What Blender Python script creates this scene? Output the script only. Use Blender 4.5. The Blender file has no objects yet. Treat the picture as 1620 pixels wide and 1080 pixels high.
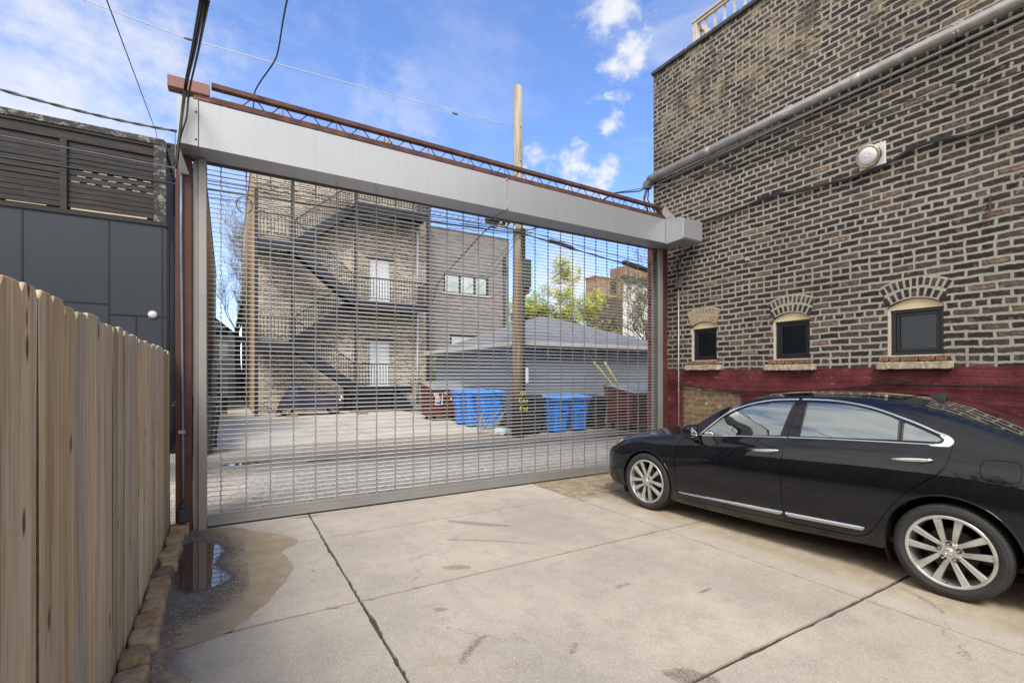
import bpy, bmesh, math, random
import numpy as np
from mathutils import Vector, Matrix, geometry
random.seed(11)
R = math.radians
S = bpy.context.scene
C = S.collection

# ------------------------------------------------------------------ camera
cam = bpy.data.objects.new('camera', bpy.data.cameras.new('camera'))
C.objects.link(cam)
cam.data.sensor_width = 36.0
cam.data.lens = 758.0 / 1620.0 * 36.0
cam.data.shift_y = 55.0 / 1620.0
cam.data.clip_start = 0.05
cam.data.clip_end = 2000
cam.location = (0, 0, 1.6)
cam.rotation_euler = (R(90), 0, -math.atan2(451, 758))
S.camera = cam

# ------------------------------------------------------------------ light
S.view_settings.view_transform = 'Standard'
S.view_settings.look = 'None'
S.view_settings.exposure = 0.6
S.view_settings.gamma = 1.0
SUN_EL, SUN_AZ = R(50), R(-148)          # azimuth measured from +Y towards +X
sd = Vector((math.sin(SUN_AZ) * math.cos(SUN_EL), math.cos(SUN_AZ) * math.cos(SUN_EL), math.sin(SUN_EL)))
sun = bpy.data.objects.new('sun', bpy.data.lights.new('sun', 'SUN'))
C.objects.link(sun)
sun.data.energy = 2.3
sun.data.angle = R(20)
sun.data.color = (1.0, 0.95, 0.88)
sun.rotation_euler = sd.to_track_quat('Z', 'Y').to_euler()

W = bpy.data.worlds.new('World')
S.world = W
W.use_nodes = True


class NT:
    """small node-tree helper"""
    def __init__(self, tree):
        self.t = tree
        self.t.nodes.clear()

    def n(self, typ, ins=None, **props):
        nd = self.t.nodes.new(typ)
        for k, v in props.items():
            setattr(nd, k, v)
        for k, v in (ins or {}).items():
            s = nd.inputs[k]
            if isinstance(v, bpy.types.NodeSocket):
                self.t.links.new(v, s)
            else:
                s.default_value = v
        return nd

    def math(self, op, a, b=0.0, c=0.0, clamp=False):
        nd = self.t.nodes.new('ShaderNodeMath')
        nd.operation = op
        nd.use_clamp = clamp
        for i, v in enumerate((a, b, c)):
            if isinstance(v, bpy.types.NodeSocket):
                self.t.links.new(v, nd.inputs[i])
            else:
                nd.inputs[i].default_value = v
        return nd.outputs[0]

    def vmath(self, op, a, b=(0, 0, 0), out=0):
        nd = self.t.nodes.new('ShaderNodeVectorMath')
        nd.operation = op
        for i, v in enumerate((a, b)):
            if isinstance(v, bpy.types.NodeSocket):
                self.t.links.new(v, nd.inputs[i])
            else:
                nd.inputs[i].default_value = v
        return nd.outputs[out]

    def mix(self, f, a, b, mode='MIX'):
        nd = self.t.nodes.new('ShaderNodeMix')
        nd.data_type = 'RGBA'
        nd.blend_type = mode
        nd.clamp_factor = True
        for i, v in ((0, f), (6, a), (7, b)):
            s = nd.inputs[i]
            if isinstance(v, bpy.types.NodeSocket):
                self.t.links.new(v, s)
            elif isinstance(v, (int, float)):
                s.default_value = v if i == 0 else (v, v, v, 1)
            else:
                s.default_value = (*v[:3], 1)
        return nd.outputs[2]

    def ramp(self, fac, stops, interp='LINEAR'):
        nd = self.t.nodes.new('ShaderNodeValToRGB')
        cr = nd.color_ramp
        cr.interpolation = interp
        while len(cr.elements) < len(stops):
            cr.elements.new(0.5)
        for e, (p, c) in zip(cr.elements, stops):
            e.position = p
            e.color = (c, c, c, 1) if isinstance(c, (int, float)) else (*c, 1)
        self.t.links.new(fac, nd.inputs[0])
        return nd.outputs[0]

    def noise(self, vec, scale, detail=4, rough=0.55, out=0, dist=0.0):
        nd = self.n('ShaderNodeTexNoise', {'Vector': vec, 'Scale': scale, 'Detail': detail, 'Roughness': rough, 'Distortion': dist})
        return nd.outputs[out]

    def maprange(self, v, a, b, c=0.0, d=1.0, smooth=True):
        nd = self.n('ShaderNodeMapRange', {0: v, 1: a, 2: b, 3: c, 4: d})
        nd.interpolation_type = 'SMOOTHSTEP' if smooth else 'LINEAR'
        return nd.outputs[0]

    def scale(self, vec, s):
        return self.vmath('MULTIPLY', vec, s)


# sky: Nishita plus wispy and cumulus clouds laid out by direction
w = NT(W.node_tree)
tc = w.n('ShaderNodeTexCoord')
D = tc.outputs['Generated']
sky = w.n('ShaderNodeTexSky', sky_type='NISHITA', sun_disc=False, sun_elevation=SUN_EL, sun_rotation=SUN_AZ,
          air_density=1.0, dust_density=0.4, ozone_density=2.5)
skyc = w.vmath('MULTIPLY', sky.outputs[0], (0.140, 0.158, 0.200))
nz = w.noise(w.scale(D, (1, 1, 2.2)), 7.0, 8, 0.62)
nz2 = w.noise(w.scale(D, (1.0, 1.6, 5.0)), 2.3, 7, 0.6, dist=0.6)
nz3 = w.noise(D, 26.0, 6, 0.6)
wisp = w.maprange(nz2, 0.56, 0.9)
# cloud banks given as direction, radius, edge width
def bank(direction, rad, soft, amp):
    d = Vector(direction).normalized()
    dist = w.vmath('DISTANCE', D, tuple(d), out=1)
    v = w.math('ADD', dist, w.math('MULTIPLY', w.math('SUBTRACT', nz, 0.5), amp * 1.5))
    v = w.math('ADD', v, w.math('MULTIPLY', w.math('SUBTRACT', nz3, 0.5), amp * 0.7))
    return w.maprange(v, rad + soft * 1.6, rad - soft * 1.9)
cl = w.math('MULTIPLY', wisp, 0.5)
cl = w.math('MAXIMUM', cl, bank((0.5433, 0.5924, 0.5949), 0.0273, 0.02, 0.16))
cl = w.math('MAXIMUM', cl, bank((0.5843, 0.5908, 0.5564), 0.0234, 0.016, 0.14))
cl = w.math('MAXIMUM', cl, bank((0.6021, 0.6565, 0.4544), 0.0203, 0.016, 0.16))
cl = w.math('MAXIMUM', cl, bank((0.5714, 0.7149, 0.403), 0.0218, 0.014, 0.14))
cl = w.math('MAXIMUM', cl, bank((0.5051, 0.7552, 0.4177), 0.0156, 0.014, 0.15))
cl = w.math('MAXIMUM', cl, bank((0.6121, 0.6988, 0.37), 0.0234, 0.02, 0.18))
cl = w.math('MAXIMUM', cl, bank((0.5984, 0.7792, 0.1866), 0.0546, 0.03, 0.12))
cl = w.math('MAXIMUM', cl, bank((0.614, 0.6494, 0.4487), 0.0117, 0.012, 0.2))
cl = w.math('MAXIMUM', cl, w.math('MULTIPLY', bank((-0.2224, 0.8957, 0.3851), 0.17, 0.14, 0.5), 0.9))
cl = w.math('MAXIMUM', cl, w.math('MULTIPLY', bank((-0.1027, 0.8779, 0.4677), 0.14, 0.13, 0.5), 0.35))
cl = w.math('MAXIMUM', cl, w.math('MULTIPLY', bank((-0.013, 0.9583, 0.2856), 0.2, 0.14, 0.3), 0.35))
cl = w.math('MAXIMUM', cl, w.math('MULTIPLY', bank((0.2771, 0.8472, 0.4532), 0.06, 0.05, 0.25), 0.4))
cl = w.math('MAXIMUM', cl, w.math('MULTIPLY', bank((0.3649, 0.7659, 0.5294), 0.08, 0.08, 0.3), 0.2))
# broad bright cloud deck added out of view, for neutral fill and pale reflections
sep = w.n('ShaderNodeSeparateXYZ', {0: D})
back = w.math('ADD', w.math('MULTIPLY', sep.outputs[0], -0.95), w.math('MULTIPLY', sep.outputs[1], -0.45))
back = w.math('MAXIMUM', back, w.math('MULTIPLY', sep.outputs[1], -0.85))
back = w.math('ADD', back, w.math('MULTIPLY', w.math('SUBTRACT', nz2, 0.5), 1.2))
deck = w.maprange(back, -0.02, 0.34)
cl = w.math('MAXIMUM', cl, w.math('MULTIPLY', deck, 0.95))
bright = w.maprange(back, 0.1, 0.9)
cloudcol = w.mix(bright, (0.60, 0.61, 0.645), (1.20, 1.15, 1.075))
col = w.mix(cl, skyc, cloudcol)
bg = w.n('ShaderNodeBackground', {0: col, 1: 1.0})
wo = w.n('ShaderNodeOutputWorld', {0: bg.outputs[0]})

# ------------------------------------------------------------------ helpers
class MB:
    """collects boxes, bars and tubes; build() links them as ONE mesh object"""
    def __init__(self):
        self.v = []; self.f = []; self.mi = []; self.m = 0; self.sm = []; self.smooth = False

    def add(self, vs, fs):
        o = len(self.v)
        self.v += [tuple(p) for p in vs]
        for f in fs:
            self.f.append(tuple(i + o for i in f)); self.mi.append(self.m); self.sm.append(self.smooth)

    def box(self, a, b, M=None):
        x0, y0, z0 = a; x1, y1, z1 = b
        vs = [Vector(p) for p in ((x0, y0, z0), (x1, y0, z0), (x1, y1, z0), (x0, y1, z0), (x0, y0, z1), (x1, y0, z1), (x1, y1, z1), (x0, y1, z1))]
        if M is not None: vs = [M @ p for p in vs]
        self.add(vs, [(0, 3, 2, 1), (4, 5, 6, 7), (0, 1, 5, 4), (1, 2, 6, 5), (2, 3, 7, 6), (3, 0, 4, 7)])

    def cbox(self, c, s, M=None):
        self.box([c[i] - s[i] / 2 for i in range(3)], [c[i] + s[i] / 2 for i in range(3)], M)

    def bar(self, p, q, wd, th, up=(0, 0, 1)):
        p = Vector(p); q = Vector(q); d = q - p; L = d.length
        if L < 1e-6: return
        z = d / L; u = Vector(up)
        if abs(z.dot(u)) > 0.98: u = Vector((0, 1, 0))
        x = z.cross(u).normalized(); y = x.cross(z).normalized()
        vs = []
        for e in (p, q):
            for sx, sy in ((-1, -1), (1, -1), (1, 1), (-1, 1)):
                vs.append(e + x * (sx * wd / 2) + y * (sy * th / 2))
        self.add(vs, [(0, 3, 2, 1), (4, 5, 6, 7), (0, 1, 5, 4), (1, 2, 6, 5), (2, 3, 7, 6), (3, 0, 4, 7)])

    def tube(self, pts, r, n=8, caps=True):
        pts = [Vector(p) for p in pts]; k = len(pts)
        rs = r if isinstance(r, (list, tuple)) else [r] * k
        vs = []; prev = None
        for i, p in enumerate(pts):
            t = (pts[min(i + 1, k - 1)] - pts[max(i - 1, 0)])
            t = t.normalized() if t.length > 1e-9 else Vector((0, 0, 1))
            if prev is None:
                a = Vector((0, 0, 1)) if abs(t.z) < 0.9 else Vector((1, 0, 0))
                x = t.cross(a).normalized()
            else:
                x = (prev - t * prev.dot(t)).normalized()
            prev = x; y = t.cross(x)
            for j in range(n):
                th = 2 * math.pi * j / n
                vs.append(p + (x * math.cos(th) + y * math.sin(th)) * rs[i])
        fs = []
        for i in range(k - 1):
            for j in range(n):
                a = i * n + j; b = i * n + (j + 1) % n
                fs.append((a, b, b + n, a + n))
        if caps:
            fs.append(tuple(range(n - 1, -1, -1))); fs.append(tuple((k - 1) * n + j for j in range(n)))
        s = self.smooth; self.smooth = n > 4
        self.add(vs, fs); self.smooth = s

    def lathe(self, prof, c=(0, 0, 0), axis='Z', n=32, closed=False, sharp=False):
        vs = []; k = len(prof)
        for r, h in prof:
            for j in range(n):
                t = 2 * math.pi * j / n; a, b = r * math.cos(t), r * math.sin(t)
                vs.append(Vector({'Z': (a, b, h), 'X': (h, a, b), 'Y': (b, h, a)}[axis]) + Vector(c))
        fs = []
        for i in range(k if closed else k - 1):
            i2 = (i + 1) % k
            for j in range(n):
                fs.append((i * n + j, i * n + (j + 1) % n, i2 * n + (j + 1) % n, i2 * n + j))
        if not closed:
            if prof[0][0] > 1e-5: fs.append(tuple(range(n - 1, -1, -1)))
            if prof[-1][0] > 1e-5: fs.append(tuple((k - 1) * n + j for j in range(n)))
        s = self.smooth; self.smooth = not sharp
        self.add(vs, fs); self.smooth = s

    def prism(self, poly, d, M=None):
        """poly: list of 3D points (planar), d: extrusion vector"""
        n = len(poly); d = Vector(d)
        vs = [Vector(p) for p in poly] + [Vector(p) + d for p in poly]
        if M is not None: vs = [M @ p for p in vs]
        self.add(vs, [tuple(range(n - 1, -1, -1)), tuple(range(n, 2 * n))] + [(i, (i + 1) % n, (i + 1) % n + n, i + n) for i in range(n)])

    def build(self, name, mats, parent=None, bevel=0.0, weld=False, segs=1):
        me = bpy.data.meshes.new(name)
        me.from_pydata(self.v, [], self.f)
        if not isinstance(mats, (list, tuple)): mats = [mats]
        for m in mats: me.materials.append(m)
        me.polygons.foreach_set('material_index', self.mi)
        me.polygons.foreach_set('use_smooth', self.sm)
        bm = bmesh.new(); bm.from_mesh(me)
        if weld: bmesh.ops.remove_doubles(bm, verts=bm.verts, dist=1e-5)
        bmesh.ops.recalc_face_normals(bm, faces=bm.faces)
        bm.to_mesh(me); bm.free()
        o = bpy.data.objects.new(name, me); C.objects.link(o)
        if parent is not None: o.parent = parent
        if bevel:
            md = o.modifiers.new('bevel', 'BEVEL'); md.width = bevel; md.segments = segs; md.limit_method = 'ANGLE'
            md.angle_limit = R(40)
        return o


def raw(name, vs, fs, m, parent=None, smooth=False):
    b = MB(); b.smooth = smooth; b.add(vs, fs)
    return b.build(name, m, parent)


def tag(o, label, cat, group=None):
    o['label'] = label; o['category'] = cat
    if group: o['group'] = group
    return o


def thing(name, label, cat, loc=(0, 0, 0), rz=0.0, group=None):
    o = bpy.data.objects.new(name, None); C.objects.link(o)
    o.location = loc; o.rotation_euler = (0, 0, rz); o.empty_display_size = 0.2
    return tag(o, label, cat, group)


def struct(o, kind='structure'):
    o['kind'] = kind
    return o


def copy_tree(o, parent=None):
    c = o.copy(); C.objects.link(c); c.parent = parent
    for ch in [x for x in bpy.data.objects if x.parent == o]:
        copy_tree(ch, c)
    return c


def off(root):
    """translation that brings world coordinates into the thing's own frame (unrotated things only)"""
    return Matrix.Translation(-Vector(root.location))


def wb(mb, name, m, root, **k):
    """build a part whose shapes were given in world coordinates"""
    l = Vector(root.location)
    p = root.parent
    while p is not None:
        l = l + Vector(p.location); p = p.parent
    mb.v = [tuple(Vector(v) - l) for v in mb.v]
    return mb.build(name, m, root, **k)


# ------------------------------------------------------------------ materials
def newmat(name):
    m = bpy.data.materials.new(name); m.use_nodes = True
    return m, NT(m.node_tree)


def finish(t, col, rough=0.6, metal=0.0, bump=None, bstr=0.3, bdist=0.01, spec=0.5, coat=0.0, normal=None, trans=0.0, ior=1.5, alpha=None):
    ins = {'Base Color': col if isinstance(col, bpy.types.NodeSocket) else (*col, 1), 'Roughness': rough, 'Metallic': metal,
           'Specular IOR Level': spec, 'Coat Weight': coat, 'Transmission Weight': trans, 'IOR': ior, 'Coat Roughness': 0.03}
    p = t.n('ShaderNodeBsdfPrincipled', ins)
    if bump is not None:
        b = t.n('ShaderNodeBump', {'Height': bump, 'Strength': bstr, 'Distance': bdist})
        t.t.links.new(b.outputs[0], p.inputs['Normal'])
    sh = p.outputs[0]
    if alpha is not None:
        tr = t.n('ShaderNodeBsdfTransparent')
        mx = t.n('ShaderNodeMixShader', {0: alpha, 1: tr.outputs[0], 2: sh})
        sh = mx.outputs[0]
    t.n('ShaderNodeOutputMaterial', {0: sh})


def simple(name, col, rough=0.6, metal=0.0, var=0.12, scale=6.0, bstr=0.15, coat=0.0, spec=0.5, dirt=None, bdist=0.004, detail=5):
    m, t = newmat(name)
    g = t.n('ShaderNodeNewGeometry').outputs['Position']
    nz = t.noise(g, scale, detail, 0.6)
    lo = tuple(c * (1 - var) for c in col); hi = tuple(min(1, c * (1 + var)) for c in col)
    c = t.mix(t.maprange(nz, 0.3, 0.7), lo, hi)
    if dirt:
        dn = t.noise(g, scale * 0.35, 6, 0.65)
        c = t.mix(t.math('MULTIPLY', t.maprange(dn, 0.52, 0.72), 0.8), c, dirt)
    rr = t.math('ADD', rough, t.math('MULTIPLY', t.math('SUBTRACT', nz, 0.5), 0.15), clamp=True)
    fine = t.noise(g, scale * 12, 3, 0.6)
    finish(t, c, rr, metal, bump=fine, bstr=bstr, bdist=bdist, coat=coat, spec=spec)
    return m


def brick(name, plane, bw=0.225, rh=0.083, mortar=0.0095, stops=None, mcol=(0.33, 0.29, 0.24), wob=0.010, squash=0.55, freq=7, rough=0.9, extra=None, bump=0.6, du=0.0, dv=0.0, blot=0.35):
    """brick courses; per-brick colours from a ramp. plane 'X' = wall facing X (courses along Y), 'Y' = wall facing Y"""
    m, t = newmat(name)
    g = t.n('ShaderNodeNewGeometry').outputs['Position']
    s = t.n('ShaderNodeSeparateXYZ', {0: g})
    u = s.outputs[1] if plane == 'X' else s.outputs[0]
    v = s.outputs[2]
    P = t.n('ShaderNodeCombineXYZ', {0: t.math('ADD', u, du), 1: t.math('ADD', v, dv), 2: 0.0}).outputs[0]
    n1 = t.n('ShaderNodeTexNoise', {'Vector': P, 'Scale': 14.0, 'Detail': 3.0, 'Roughness': 0.6})
    n0 = t.n('ShaderNodeTexNoise', {'Vector': P, 'Scale': 1.1, 'Detail': 1.0})
    d1 = t.vmath('MULTIPLY', t.vmath('SUBTRACT', n1.outputs['Color'], (0.5, 0.5, 0.5)), (wob * 2.4, wob * 1.7, 0))
    d0 = t.vmath('MULTIPLY', t.vmath('SUBTRACT', n0.outputs['Color'], (0.5, 0.5, 0.5)), (0.08, 0.05, 0))
    Q = t.vmath('ADD', t.vmath('ADD', P, d1), d0)
    b = t.n('ShaderNodeTexBrick', {'Vector': Q, 'Color1': (0, 0, 0, 1), 'Color2': (1, 1, 1, 1), 'Mortar': (0.5, 0.5, 0.5, 1), 'Scale': 1.0,
                                   'Mortar Size': mortar * 2.0, 'Mortar Smooth': 1.0, 'Bias': 0.0, 'Brick Width': bw, 'Row Height': rh},
            offset=0.5, offset_frequency=2, squash=squash, squash_frequency=freq)
    rnd = b.outputs[0]
    ragged = t.math('ADD', b.outputs[1], t.math('MULTIPLY', t.math('SUBTRACT', t.noise(P, 30, 5, 0.7), 0.5), 0.75))
    ragged = t.math('ADD', ragged, t.math('MULTIPLY', t.math('SUBTRACT', t.noise(P, 3.5, 3, 0.6), 0.5), 0.45))
    fac = t.maprange(ragged, 0.50, 0.70)
    stops = stops or [(0, (0.035, 0.032, 0.03)), (0.4, (0.06, 0.05, 0.043)), (0.7, (0.10, 0.075, 0.06)), (0.9, (0.16, 0.12, 0.09)), (0.955, (0.2, 0.15, 0.11)), (1.0, (0.34, 0.17, 0.10))]
    bc = t.ramp(rnd, stops)
    nb = t.noise(P, 21, 7, 0.75)
    bc = t.mix(t.maprange(nb, 0.36, 0.66), t.mix(1.0, bc, (0.62, 0.62, 0.63), 'MULTIPLY'), t.mix(1.0, bc, (1.66, 1.60, 1.55), 'MULTIPLY'))
    bc = t.mix(t.math('MULTIPLY', t.maprange(t.noise(P, 48, 4, 0.7), 0.60, 0.70), 0.5), bc, (0.25, 0.19, 0.14))
    nm = t.noise(P, 60, 4, 0.7)
    mc = t.mix(t.maprange(nm, 0.3, 0.7), tuple(c * 0.86 for c in mcol), tuple(c * 1.1 for c in mcol))
    nl = t.noise(P, 0.9, 5, 0.6)
    mc = t.mix(t.math('MULTIPLY', t.maprange(nl, 0.45, 0.75), blot), mc, tuple(c * 0.6 for c in mcol))
    # mortar smears over the brick faces
    sm = t.math('MULTIPLY', t.maprange(t.noise(P, 22, 6, 0.75), 0.6, 0.72), 0.55)
    f2 = t.math('MAXIMUM', fac, sm)
    col = t.mix(f2, bc, mc)
    h = t.math('ADD', t.math('MULTIPLY', fac, -0.55), t.math('MULTIPLY', nb, 0.55))
    if extra: col, h = extra(t, P, u, v, col, h, fac, rnd)
    finish(t, col, rough, bump=h, bstr=bump, bdist=0.012, spec=0.25)
    return m
def concrete(name, base, tint=(0.40, 0.31, 0.20), wet=False):
    m, t = newmat(name)
    g = t.n('ShaderNodeNewGeometry').outputs['Position']
    s = t.n('ShaderNodeSeparateXYZ', {0: g}); X, Yc = s.outputs[0], s.outputs[1]
    P = t.n('ShaderNodeCombineXYZ', {0: X, 1: Yc, 2: 0.0}).outputs[0]
    n1 = t.noise(P, 0.8, 6, 0.6); n2 = t.noise(P, 5.0, 6, 0.65); n3 = t.noise(P, 90, 3, 0.6); n4 = t.noise(P, 320, 2, 0.5)
    c = t.mix(t.maprange(n1, 0.3, 0.72), tuple(k * 0.80 for k in base), tuple(k * 1.12 for k in base))
    c = t.mix(t.math('MULTIPLY', t.maprange(n2, 0.42, 0.72), 0.5), c, tuple(k * 0.72 for k in base))
    # brown stain patches
    st = t.maprange(t.noise(P, 1.3, 7, 0.7, dist=0.5), 0.58, 0.72)
    c = t.mix(t.math('MULTIPLY', st, 0.42), c, tint)
    # fine sandy grain and dark specks
    c = t.mix(t.maprange(n3, 0.35, 0.7), t.mix(1.0, c, (0.9, 0.9, 0.9), 'MULTIPLY'), c)
    v = t.n('ShaderNodeTexVoronoi', {'Vector': P, 'Scale': 9.0}, feature='F1')
    spk = t.math('MULTIPLY', t.maprange(v.outputs['Distance'], 0.055, 0.02), t.maprange(t.noise(P, 3.1, 3, 0.6), 0.5, 0.62))
    c = t.mix(spk, c, (0.09, 0.07, 0.05))
    v2 = t.n('ShaderNodeTexVoronoi', {'Vector': P, 'Scale': 2.2}, feature='F1')
    spk2 = t.math('MULTIPLY', t.maprange(t.math('ADD', v2.outputs['Distance'], t.math('MULTIPLY', n3, 0.03)), 0.05, 0.03), 0.9)
    c = t.mix(spk2, c, (0.12, 0.09, 0.06))
    # hairline cracks and aggregate
    wp = t.vmath('ADD', P, t.scale(t.n('ShaderNodeTexNoise', {'Vector': P, 'Scale': 3.0, 'Detail': 6.0, 'Roughness': 0.7}).outputs['Color'], (.45, .45, 0)))
    ce = t.n('ShaderNodeTexVoronoi', {'Vector': wp, 'Scale': 0.55}, feature='DISTANCE_TO_EDGE').outputs['Distance']
    ck = t.math('MULTIPLY', t.maprange(ce, 0.0035, 0.001), t.maprange(t.noise(P, 0.9, 3, 0.5), 0.54, 0.6))
    c = t.mix(t.math('MULTIPLY', ck, 0.7), c, (0.12, 0.10, 0.08))
    ag = t.n('ShaderNodeTexVoronoi', {'Vector': P, 'Scale': 160.0}).outputs['Color']
    agr = t.n('ShaderNodeSeparateColor', {0: ag}).outputs[0]
    c = t.mix(t.math('MULTIPLY', t.maprange(agr, 0.86, 0.95), 0.32), c, (0.2, 0.17, 0.14))
    c = t.mix(t.math('MULTIPLY', t.maprange(agr, 0.14, 0.05), 0.3), c, (0.72, 0.69, 0.63))
    # worn tyre runs
    ty = t.math('ABSOLUTE', t.math('SUBTRACT', t.math('ABSOLUTE', t.math('SUBTRACT', X, 2.35)), 0.8))
    tr2 = t.math('MULTIPLY', t.maprange(ty, 0.22, 0.05), t.maprange(t.noise(t.scale(P, (5, 0.9, 1)), 1.6, 6, 0.7), 0.45, 0.7))
    c = t.mix(t.math('MULTIPLY', tr2, 0.22), c, (0.24, 0.215, 0.19))
    return m, t, P, X, Yc, c, n1, n2, n3, n4


# ---- the near driveway: pale slabs, browner where the car stands
m, t, P, X, Yc, c, n1, n2, n3, n4 = concrete('driveway_concrete', (0.475, 0.418, 0.340))
wob = t.math('MULTIPLY', t.math('SUBTRACT', n2, 0.5), 0.35)
right = t.maprange(t.math('ADD', X, t.math('MULTIPLY', t.math('SUBTRACT', n1, 0.5), 0.25)), 3.88, 3.96)
tanc = t.mix(t.maprange(n2, 0.35, 0.7), (0.33, 0.26, 0.17), (0.45, 0.39, 0.29))
band = t.math('MULTIPLY', t.maprange(t.math('ADD', X, wob), 4.05, 4.3), right)       # stained run beside the wheels
c = t.mix(t.math('MULTIPLY', band, 0.85), c, tanc)
far = t.math('MULTIPLY', t.maprange(t.math('ADD', Yc, wob), 4.6, 5.1), right)
c = t.mix(t.math('MULTIPLY', far, 0.85), c, t.mix(t.maprange(t.noise(P, 7, 6, 0.7), 0.4, 0.65), (0.20, 0.145, 0.08), (0.40, 0.33, 0.22)))
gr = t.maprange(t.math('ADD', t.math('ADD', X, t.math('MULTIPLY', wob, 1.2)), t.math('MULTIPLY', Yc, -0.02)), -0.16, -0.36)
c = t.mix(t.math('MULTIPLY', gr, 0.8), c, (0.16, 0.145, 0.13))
# brushed lines of the float
br = t.n('ShaderNodeTexNoise', {'Vector': t.scale(P, (3.0, 240.0, 1.0)), 'Scale': 1.0, 'Detail': 2.0}).outputs[0]
h = t.math('ADD', t.math('MULTIPLY', n4, 0.6), t.math('ADD', t.math('MULTIPLY', n3, 0.5), t.math('MULTIPLY', br, 0.15)))
finish(t, c, t.math('ADD', 0.72, t.math('MULTIPLY', n2, 0.2)), bump=h, bstr=0.35, bdist=0.004, spec=0.35)
M_DRIVE = m
m, t, P, X, Yc, c, n1, n2, n3, n4 = concrete('pad_concrete', (0.56, 0.52, 0.45))
str_ = t.maprange(t.noise(t.scale(P, (0.25, 1.6, 1)), 1.4, 5, 0.6), 0.5, 0.68)
c = t.mix(t.math('MULTIPLY', str_, 0.5), c, (0.36, 0.30, 0.20))
finish(t, c, 0.8, bump=n3, bstr=0.2, spec=0.3)
M_PAD = m
# grit in the joints
M_GRIT = simple('joint_grit', (0.085, 0.075, 0.062), 0.95, var=0.6, scale=60, bstr=0.8, bdist=0.01)
# gravel alley
m, t = newmat('alley_gravel')
g = t.n('ShaderNodeNewGeometry').outputs['Position']
s = t.n('ShaderNodeSeparateXYZ', {0: g}); X, Yc = s.outputs[0], s.outputs[1]
P = t.n('ShaderNodeCombineXYZ', {0: X, 1: Yc, 2: 0.0}).outputs[0]
nl = t.noise(t.scale(P, (0.35, 1.0, 1)), 1.2, 6, 0.65)
yy = t.math('ADD', Yc, t.math('MULTIPLY', t.math('SUBTRACT', nl, 0.5), 1.6))
base = t.ramp(t.math('DIVIDE', t.math('SUBTRACT', yy, 6.0), 7.0), [
    (0.0, (0.20, 0.175, 0.135)), (0.12, (0.29, 0.26, 0.215)), (0.24, (0.43, 0.39, 0.335)), (0.38, (0.41, 0.37, 0.315)), (0.47, (0.22, 0.20, 0.17)),
    (0.56, (0.15, 0.138, 0.12)), (0.66, (0.17, 0.155, 0.135)), (0.75, (0.28, 0.25, 0.21)), (1.0, (0.34, 0.30, 0.24))])
vo = t.n('ShaderNodeTexVoronoi', {'Vector': t.vmath('ADD', P, t.scale(t.n('ShaderNodeTexNoise', {'Vector': P, 'Scale': 30.0}).outputs['Color'], (.03, .03, 0))), 'Scale': 50.0}, feature='F1')
pebble = t.n('ShaderNodeSeparateColor', {0: vo.outputs['Color']}).outputs[0]
c = t.mix(1.0, base, t.ramp(pebble, [(0, 0.55), (0.4, 0.92), (0.8, 1.12), (1, 1.7)]), 'MULTIPLY')
c = t.mix(t.math('MULTIPLY', t.maprange(t.noise(P, 9, 5, 0.7), 0.5, 0.7), 0.4), c, (0.14, 0.12, 0.10))
wet = t.maprange(t.math('ABSOLUTE', t.math('SUBTRACT', yy, 10.15)), 0.9, 0.2)
finish(t, c, t.math('SUBTRACT', 0.9, t.math('MULTIPLY', wet, 0.35)), bump=t.math('ADD', vo.outputs['Distance'], t.noise(P, 20, 4, 0.7)), bstr=0.45, bdist=0.01, spec=0.12)
M_GRAVEL = m
M_EARTH = simple('earth', (0.12, 0.10, 0.07), 0.95, var=0.35, scale=1.5, bstr=0.6)
m, t = newmat('grass_green')
gg = t.n('ShaderNodeNewGeometry').outputs['Position']
finish(t, t.mix(t.maprange(t.noise(gg, 30, 3), 0.35, 0.65), (0.07, 0.12, 0.02), (0.20, 0.28, 0.05)), 0.8)
M_GRASS = m

# ------------------------------------------------------------------ ground
def sheet(name, x0, y0, x1, y1, z, mt, nx=1, ny=1):
    vs = []; fs = []
    for j in range(ny + 1):
        for i in range(nx + 1):
            vs.append((x0 + (x1 - x0) * i / nx, y0 + (y1 - y0) * j / ny, z))
    for j in range(ny):
        for i in range(nx):
            a = j * (nx + 1) + i
            fs.append((a, a + 1, a + nx + 2, a + nx + 1))
    return struct(raw(name, vs, fs, mt))


sheet('ground', -700, -700, 700, 700, -0.06, M_EARTH)
sheet('joint_bed', -9.0, -8.0, 7.0, 6.05, -0.014, M_GRIT)
sheet('alley_road', -60, 6.06, 60, 12.2, -0.012, M_GRAVEL)

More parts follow.
